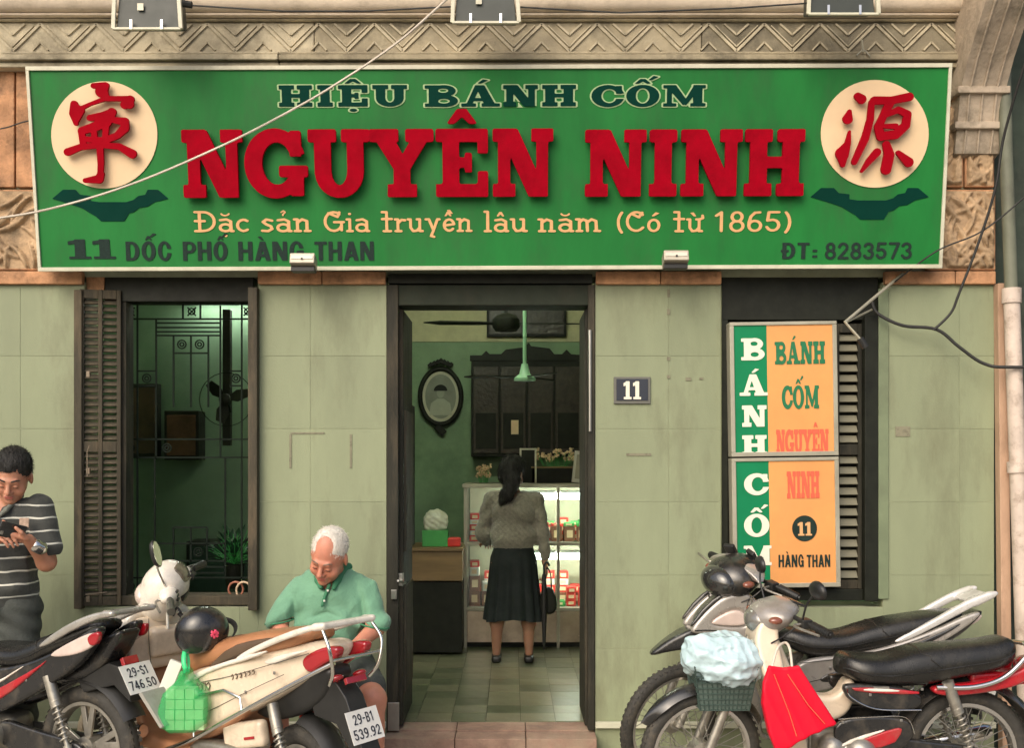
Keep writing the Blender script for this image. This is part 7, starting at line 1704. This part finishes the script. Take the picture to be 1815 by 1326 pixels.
cl = [(cap3((mx_-.06, my_+.0, 1.44), (mx_-.03, my_-.11, 1.375), .010, .012), '+'), (cap3((mx_+.10, my_+.0, 1.44), (mx_+.075, my_-.11, 1.375), .010, .012), '+'), (cap3((mx_-.06,my_,1.44), (mx_+.02,my_+.07,1.45), .011), '+', .01), (cap3((mx_+.10,my_,1.44), (mx_+.02,my_+.07,1.45), .011), '+', .01), (cap3((mx_-.03,my_-.11,1.375),(mx_+.02,my_-.135,1.32), .011, .008), '+', .01), (cap3((mx_+.075,my_-.11,1.375),(mx_+.025,my_-.135,1.32), .011, .008), '+', .01)]
sp('collar', cl, mat('grey collar', (.16,.17,.14), .9), h=.005, par=so_)
em = MB(); ec = P(43, 927, my_-.14)
em.obox(ec, (.022,.004,.024), (R(-8),0,R(12))); eo = em.build('chest_badge', mat('badge patch', (.42,.30,.22), .8, var=.4, scale=60), so_, bevel=.003); eo.location = (0,0,0)
trs = [C3((mx_-.09,my_,.88), (mx_-.10,my_-.01,.48), .105, .080), C3((mx_+.09,my_,.88), (mx_+.10,my_-.01,.48), .105, .080), C3((mx_-.10,my_-.01,.48), (mx_-.11,my_+.02,.10), .078, .065), C3((mx_+.10,my_-.01,.48), (mx_+.11,my_+.02,.10), .078, .065), E3((mx_, my_+.01, .90), (.18,.13,.09)), (rbox((mx_,my_,1.0), (.4,.4,.06), 0), '-', .004)]
sp('trousers', trs, m_jean, h=.007, disp=lambda x, y, z: .004*np.sin(z*70+x*40))
for q in (-1, 1): sp('shoe', [(rbox((mx_+.11*q, my_-.04, .04), (.045,.13,.04), .03), '+')], m_black, h=.007)
sp('belt_buckle', [(rbox((mx_+.02, my_-.14, .90), (.025,.008,.016), .006), '+')], m_chrome, h=.005)
wt = sp('wrist_watch', [(cap3((hR[0]+.022,hR[1]+.035,hR[2]-.032), (hR[0]+.036,hR[1]+.052,hR[2]-.045), .033), '+')], m_chrome, h=.005)
ph = thing('mobile_phone', 'dark mobile phone held in both hands by the man at the left edge', 'phone', (hR[0]-.045, hR[1]-.065, hR[2]+.045), (R(40), R(-70), R(10)))
MB().box(-.037,.037,-.004,.004,-.06,.07).build('case', m_phone, ph, bevel=.006); MB().box(-.033,.033,.0042,.0050,-.052,.062).build('screen', mat('screen', (.05,.06,.06), .05), ph); MB().box(-.026,-.008,-.0065,-.0042,.045,.06).build('camera_bump', m_steel, ph, bevel=.002)
# ---- woman at the display case
wx, wy = .01, 2.02; z0 = FZ
per = thing('person', 'woman seen from behind in a grey knit jumper and black skirt at the glass case', 'person', (wx, wy, z0))
off = -per.location
H3 = Head((wx-.005, wy-.0, 1.525), (R(14), R(-6), R(148)), .98)
sL, sR = (wx-.165, wy, 1.33), (wx+.165, wy, 1.33)
eL, eR = (wx-.225, wy+.05, 1.07), (wx+.215, wy+.01, 1.06)
hL, hR = (wx-.20, wy+.22, .98), (wx+.235, wy+.0, .85)
fL, fR = (wx-.125, wy, z0+.07), (wx+.115, wy, z0+.07)
body = H3.skin(.95)+[C3(tuple(H3.p(0,.03,-.07)), (wx, wy, 1.36), .048, .055, .03), E3((wx, wy, 1.22), (.14,.09,.16)), E3((wx, wy, 1.04), (.12,.09,.14)), E3((wx, wy, .90), (.15,.11,.12)),
  C3(sL, eL, .043, .036), C3(sR, eR, .043, .036), C3(eL, hL, .036, .023), C3(eR, hR, .036, .023),
  C3((wx-.09,wy,.85), (fL[0]+.01,wy,z0+.43), .08, .055), C3((wx+.09,wy,.85), (fR[0]-.01,wy,z0+.43), .08, .055), C3((fL[0]+.01,wy,z0+.43), (fL[0]+.003,wy-.012,z0+.30), .05, .05), C3((fR[0]-.01,wy,z0+.43), (fR[0]-.003,wy-.012,z0+.30), .05, .05), C3((fL[0]+.003,wy-.012,z0+.30), fL, .048, .030), C3((fR[0]-.003,wy-.012,z0+.30), fR, .048, .030)]
body += hand((hR[0]+.005, hR[1], hR[2]-.05), (.05,.0,-1), (-1,.2,0), 1, .7, .92)+hand((hL[0], hL[1]+.05, hL[2]), (.2,1,-.1), (0,0,-1), 1, .4, .92)
bo = sp('body', body, m_skin3, h=.006)
hr = [(H3.e((0,.022,.038),(.088,.104,.098)), '+'), (rbox(tuple(H3.p(0,-.125,-.03)), (.08,.06,.09), .02, H3.R), '-', .012), (H3.e((0,.06,-.03),(.078,.06,.075)), '+', .03), (cap3((wx-.0,wy-.085,1.46), (wx-.05,wy-.11,1.36), .052, .046), '+', .04), (cap3((wx-.05,wy-.11,1.36), (wx-.085,wy-.12,1.315), .044, .022), '+', .02)]
ho = sp('hair', hr, m_hairb, h=.005, disp=lambda x, y, z: .003*np.sin(x*150+z*25)*np.cos(y*120), par=bo)
tufts(ho, 5000, .03, m_hairb, bo, 3, lambda p, q: np.stack([-.3+0*p[:,0], 0*p[:,1], -1+0*p[:,2]], 1), .001, .4)
def folds3(x, y, z): return crumple(.006, 24, 13)(x, y, z)+.004*np.sin((z+.4*np.abs(x-wx))*48+2*np.sin((x-wx)*18))+.007*np.exp(-((np.abs(x-wx)-.155-.08*(1.3-z))/.010)**2)*np.clip((1.28-z)/.05, 0, 1)+.002*np.sin(x*170)*np.sin(z*170)
jm = [E3((wx, wy, 1.24), (.18,.12,.15), k=0), E3((wx, wy, 1.05), (.175,.125,.16)), C3((wx-.09,wy,1.33), (wx+.09,wy,1.33), .055, .055, .05), C3(sL, eL, .062, .062, .03), C3(sR, eR, .062, .060, .03), C3(eL, (hL[0],hL[1]-.06,hL[2]+.02), .058, .045, .03), C3(eR, (hR[0],hR[1],hR[2]+.05), .056, .042, .03),
   (rbox((wx,wy,.82), (.178,.3,.11), 0), '-', .006), (cap3((wx,wy,1.36),(wx,wy,1.5), .062), '-', .005)]
sp('jumper', jm, m_sweat, h=.006, disp=folds3)
sk = MB(); rr = []
for z_, a_, b_, f_ in ((.97,.145,.105,.0),(.90,.168,.125,.002),(.75,.180,.14,.006),(.60,.195,.15,.010),(.46,.210,.16,.015),(.44,.212,.162,.015)):
    rr.append([(wx+(a_+f_*math.cos(14*t+2*math.sin(t)))*math.cos(t), wy+(b_+f_*math.cos(14*t))*math.sin(t), z_+(.012*math.sin(3*t) if z_ < .5 else 0)) for t in [2*math.pi*i/96 for i in range(96)]])
o = sk.rings(rr).build('skirt', m_skirt, per, smooth=60); o.location = off
for f_ in (fL, fR): sp('shoe', [(rbox((f_[0], f_[1]+.04, z0+.028), (.036,.11,.028), .024), '+'), (ell((f_[0], f_[1]-.0, z0+.085), (.03,.045,.04)), '-', .01)], m_black, h=.006)
hb_ = thing('handbag', 'black handbag hanging from the right hand of the woman at the case', 'bag', (wx+.25, wy-.03, .60))
sb_ = sdf_obj('bag_body', [(prof3([(-.07,-.12),(.08,-.12),(.055,.08),(-.045,.08)], .04, .02), '+')], m_dark, hb_, h=.006)
MB().tube(catm([(-.03,0,.07),(-.02,.0,.17),(.0,.0,.22),(.025,.0,.17),(.03,0,.07)]), .006, 6).build('strap', m_black, hb_, smooth=50)
um = thing('umbrella', 'thin furled dark umbrella hanging beside the black skirt', 'umbrella', (wx+.225, wy-.09, .50))
MB().tube([(0,0,.28),(0,0,.05),(0,0,-.22),(0,0,-.27)], [.014,.024,.012,.004], 12).build('canopy', m_black, um, smooth=40); MB().tube(catm([(0,0,.28),(0,0,.34),(.02,0,.37),(.04,0,.34)]), .008, 8).build('handle', m_black, um, smooth=40)
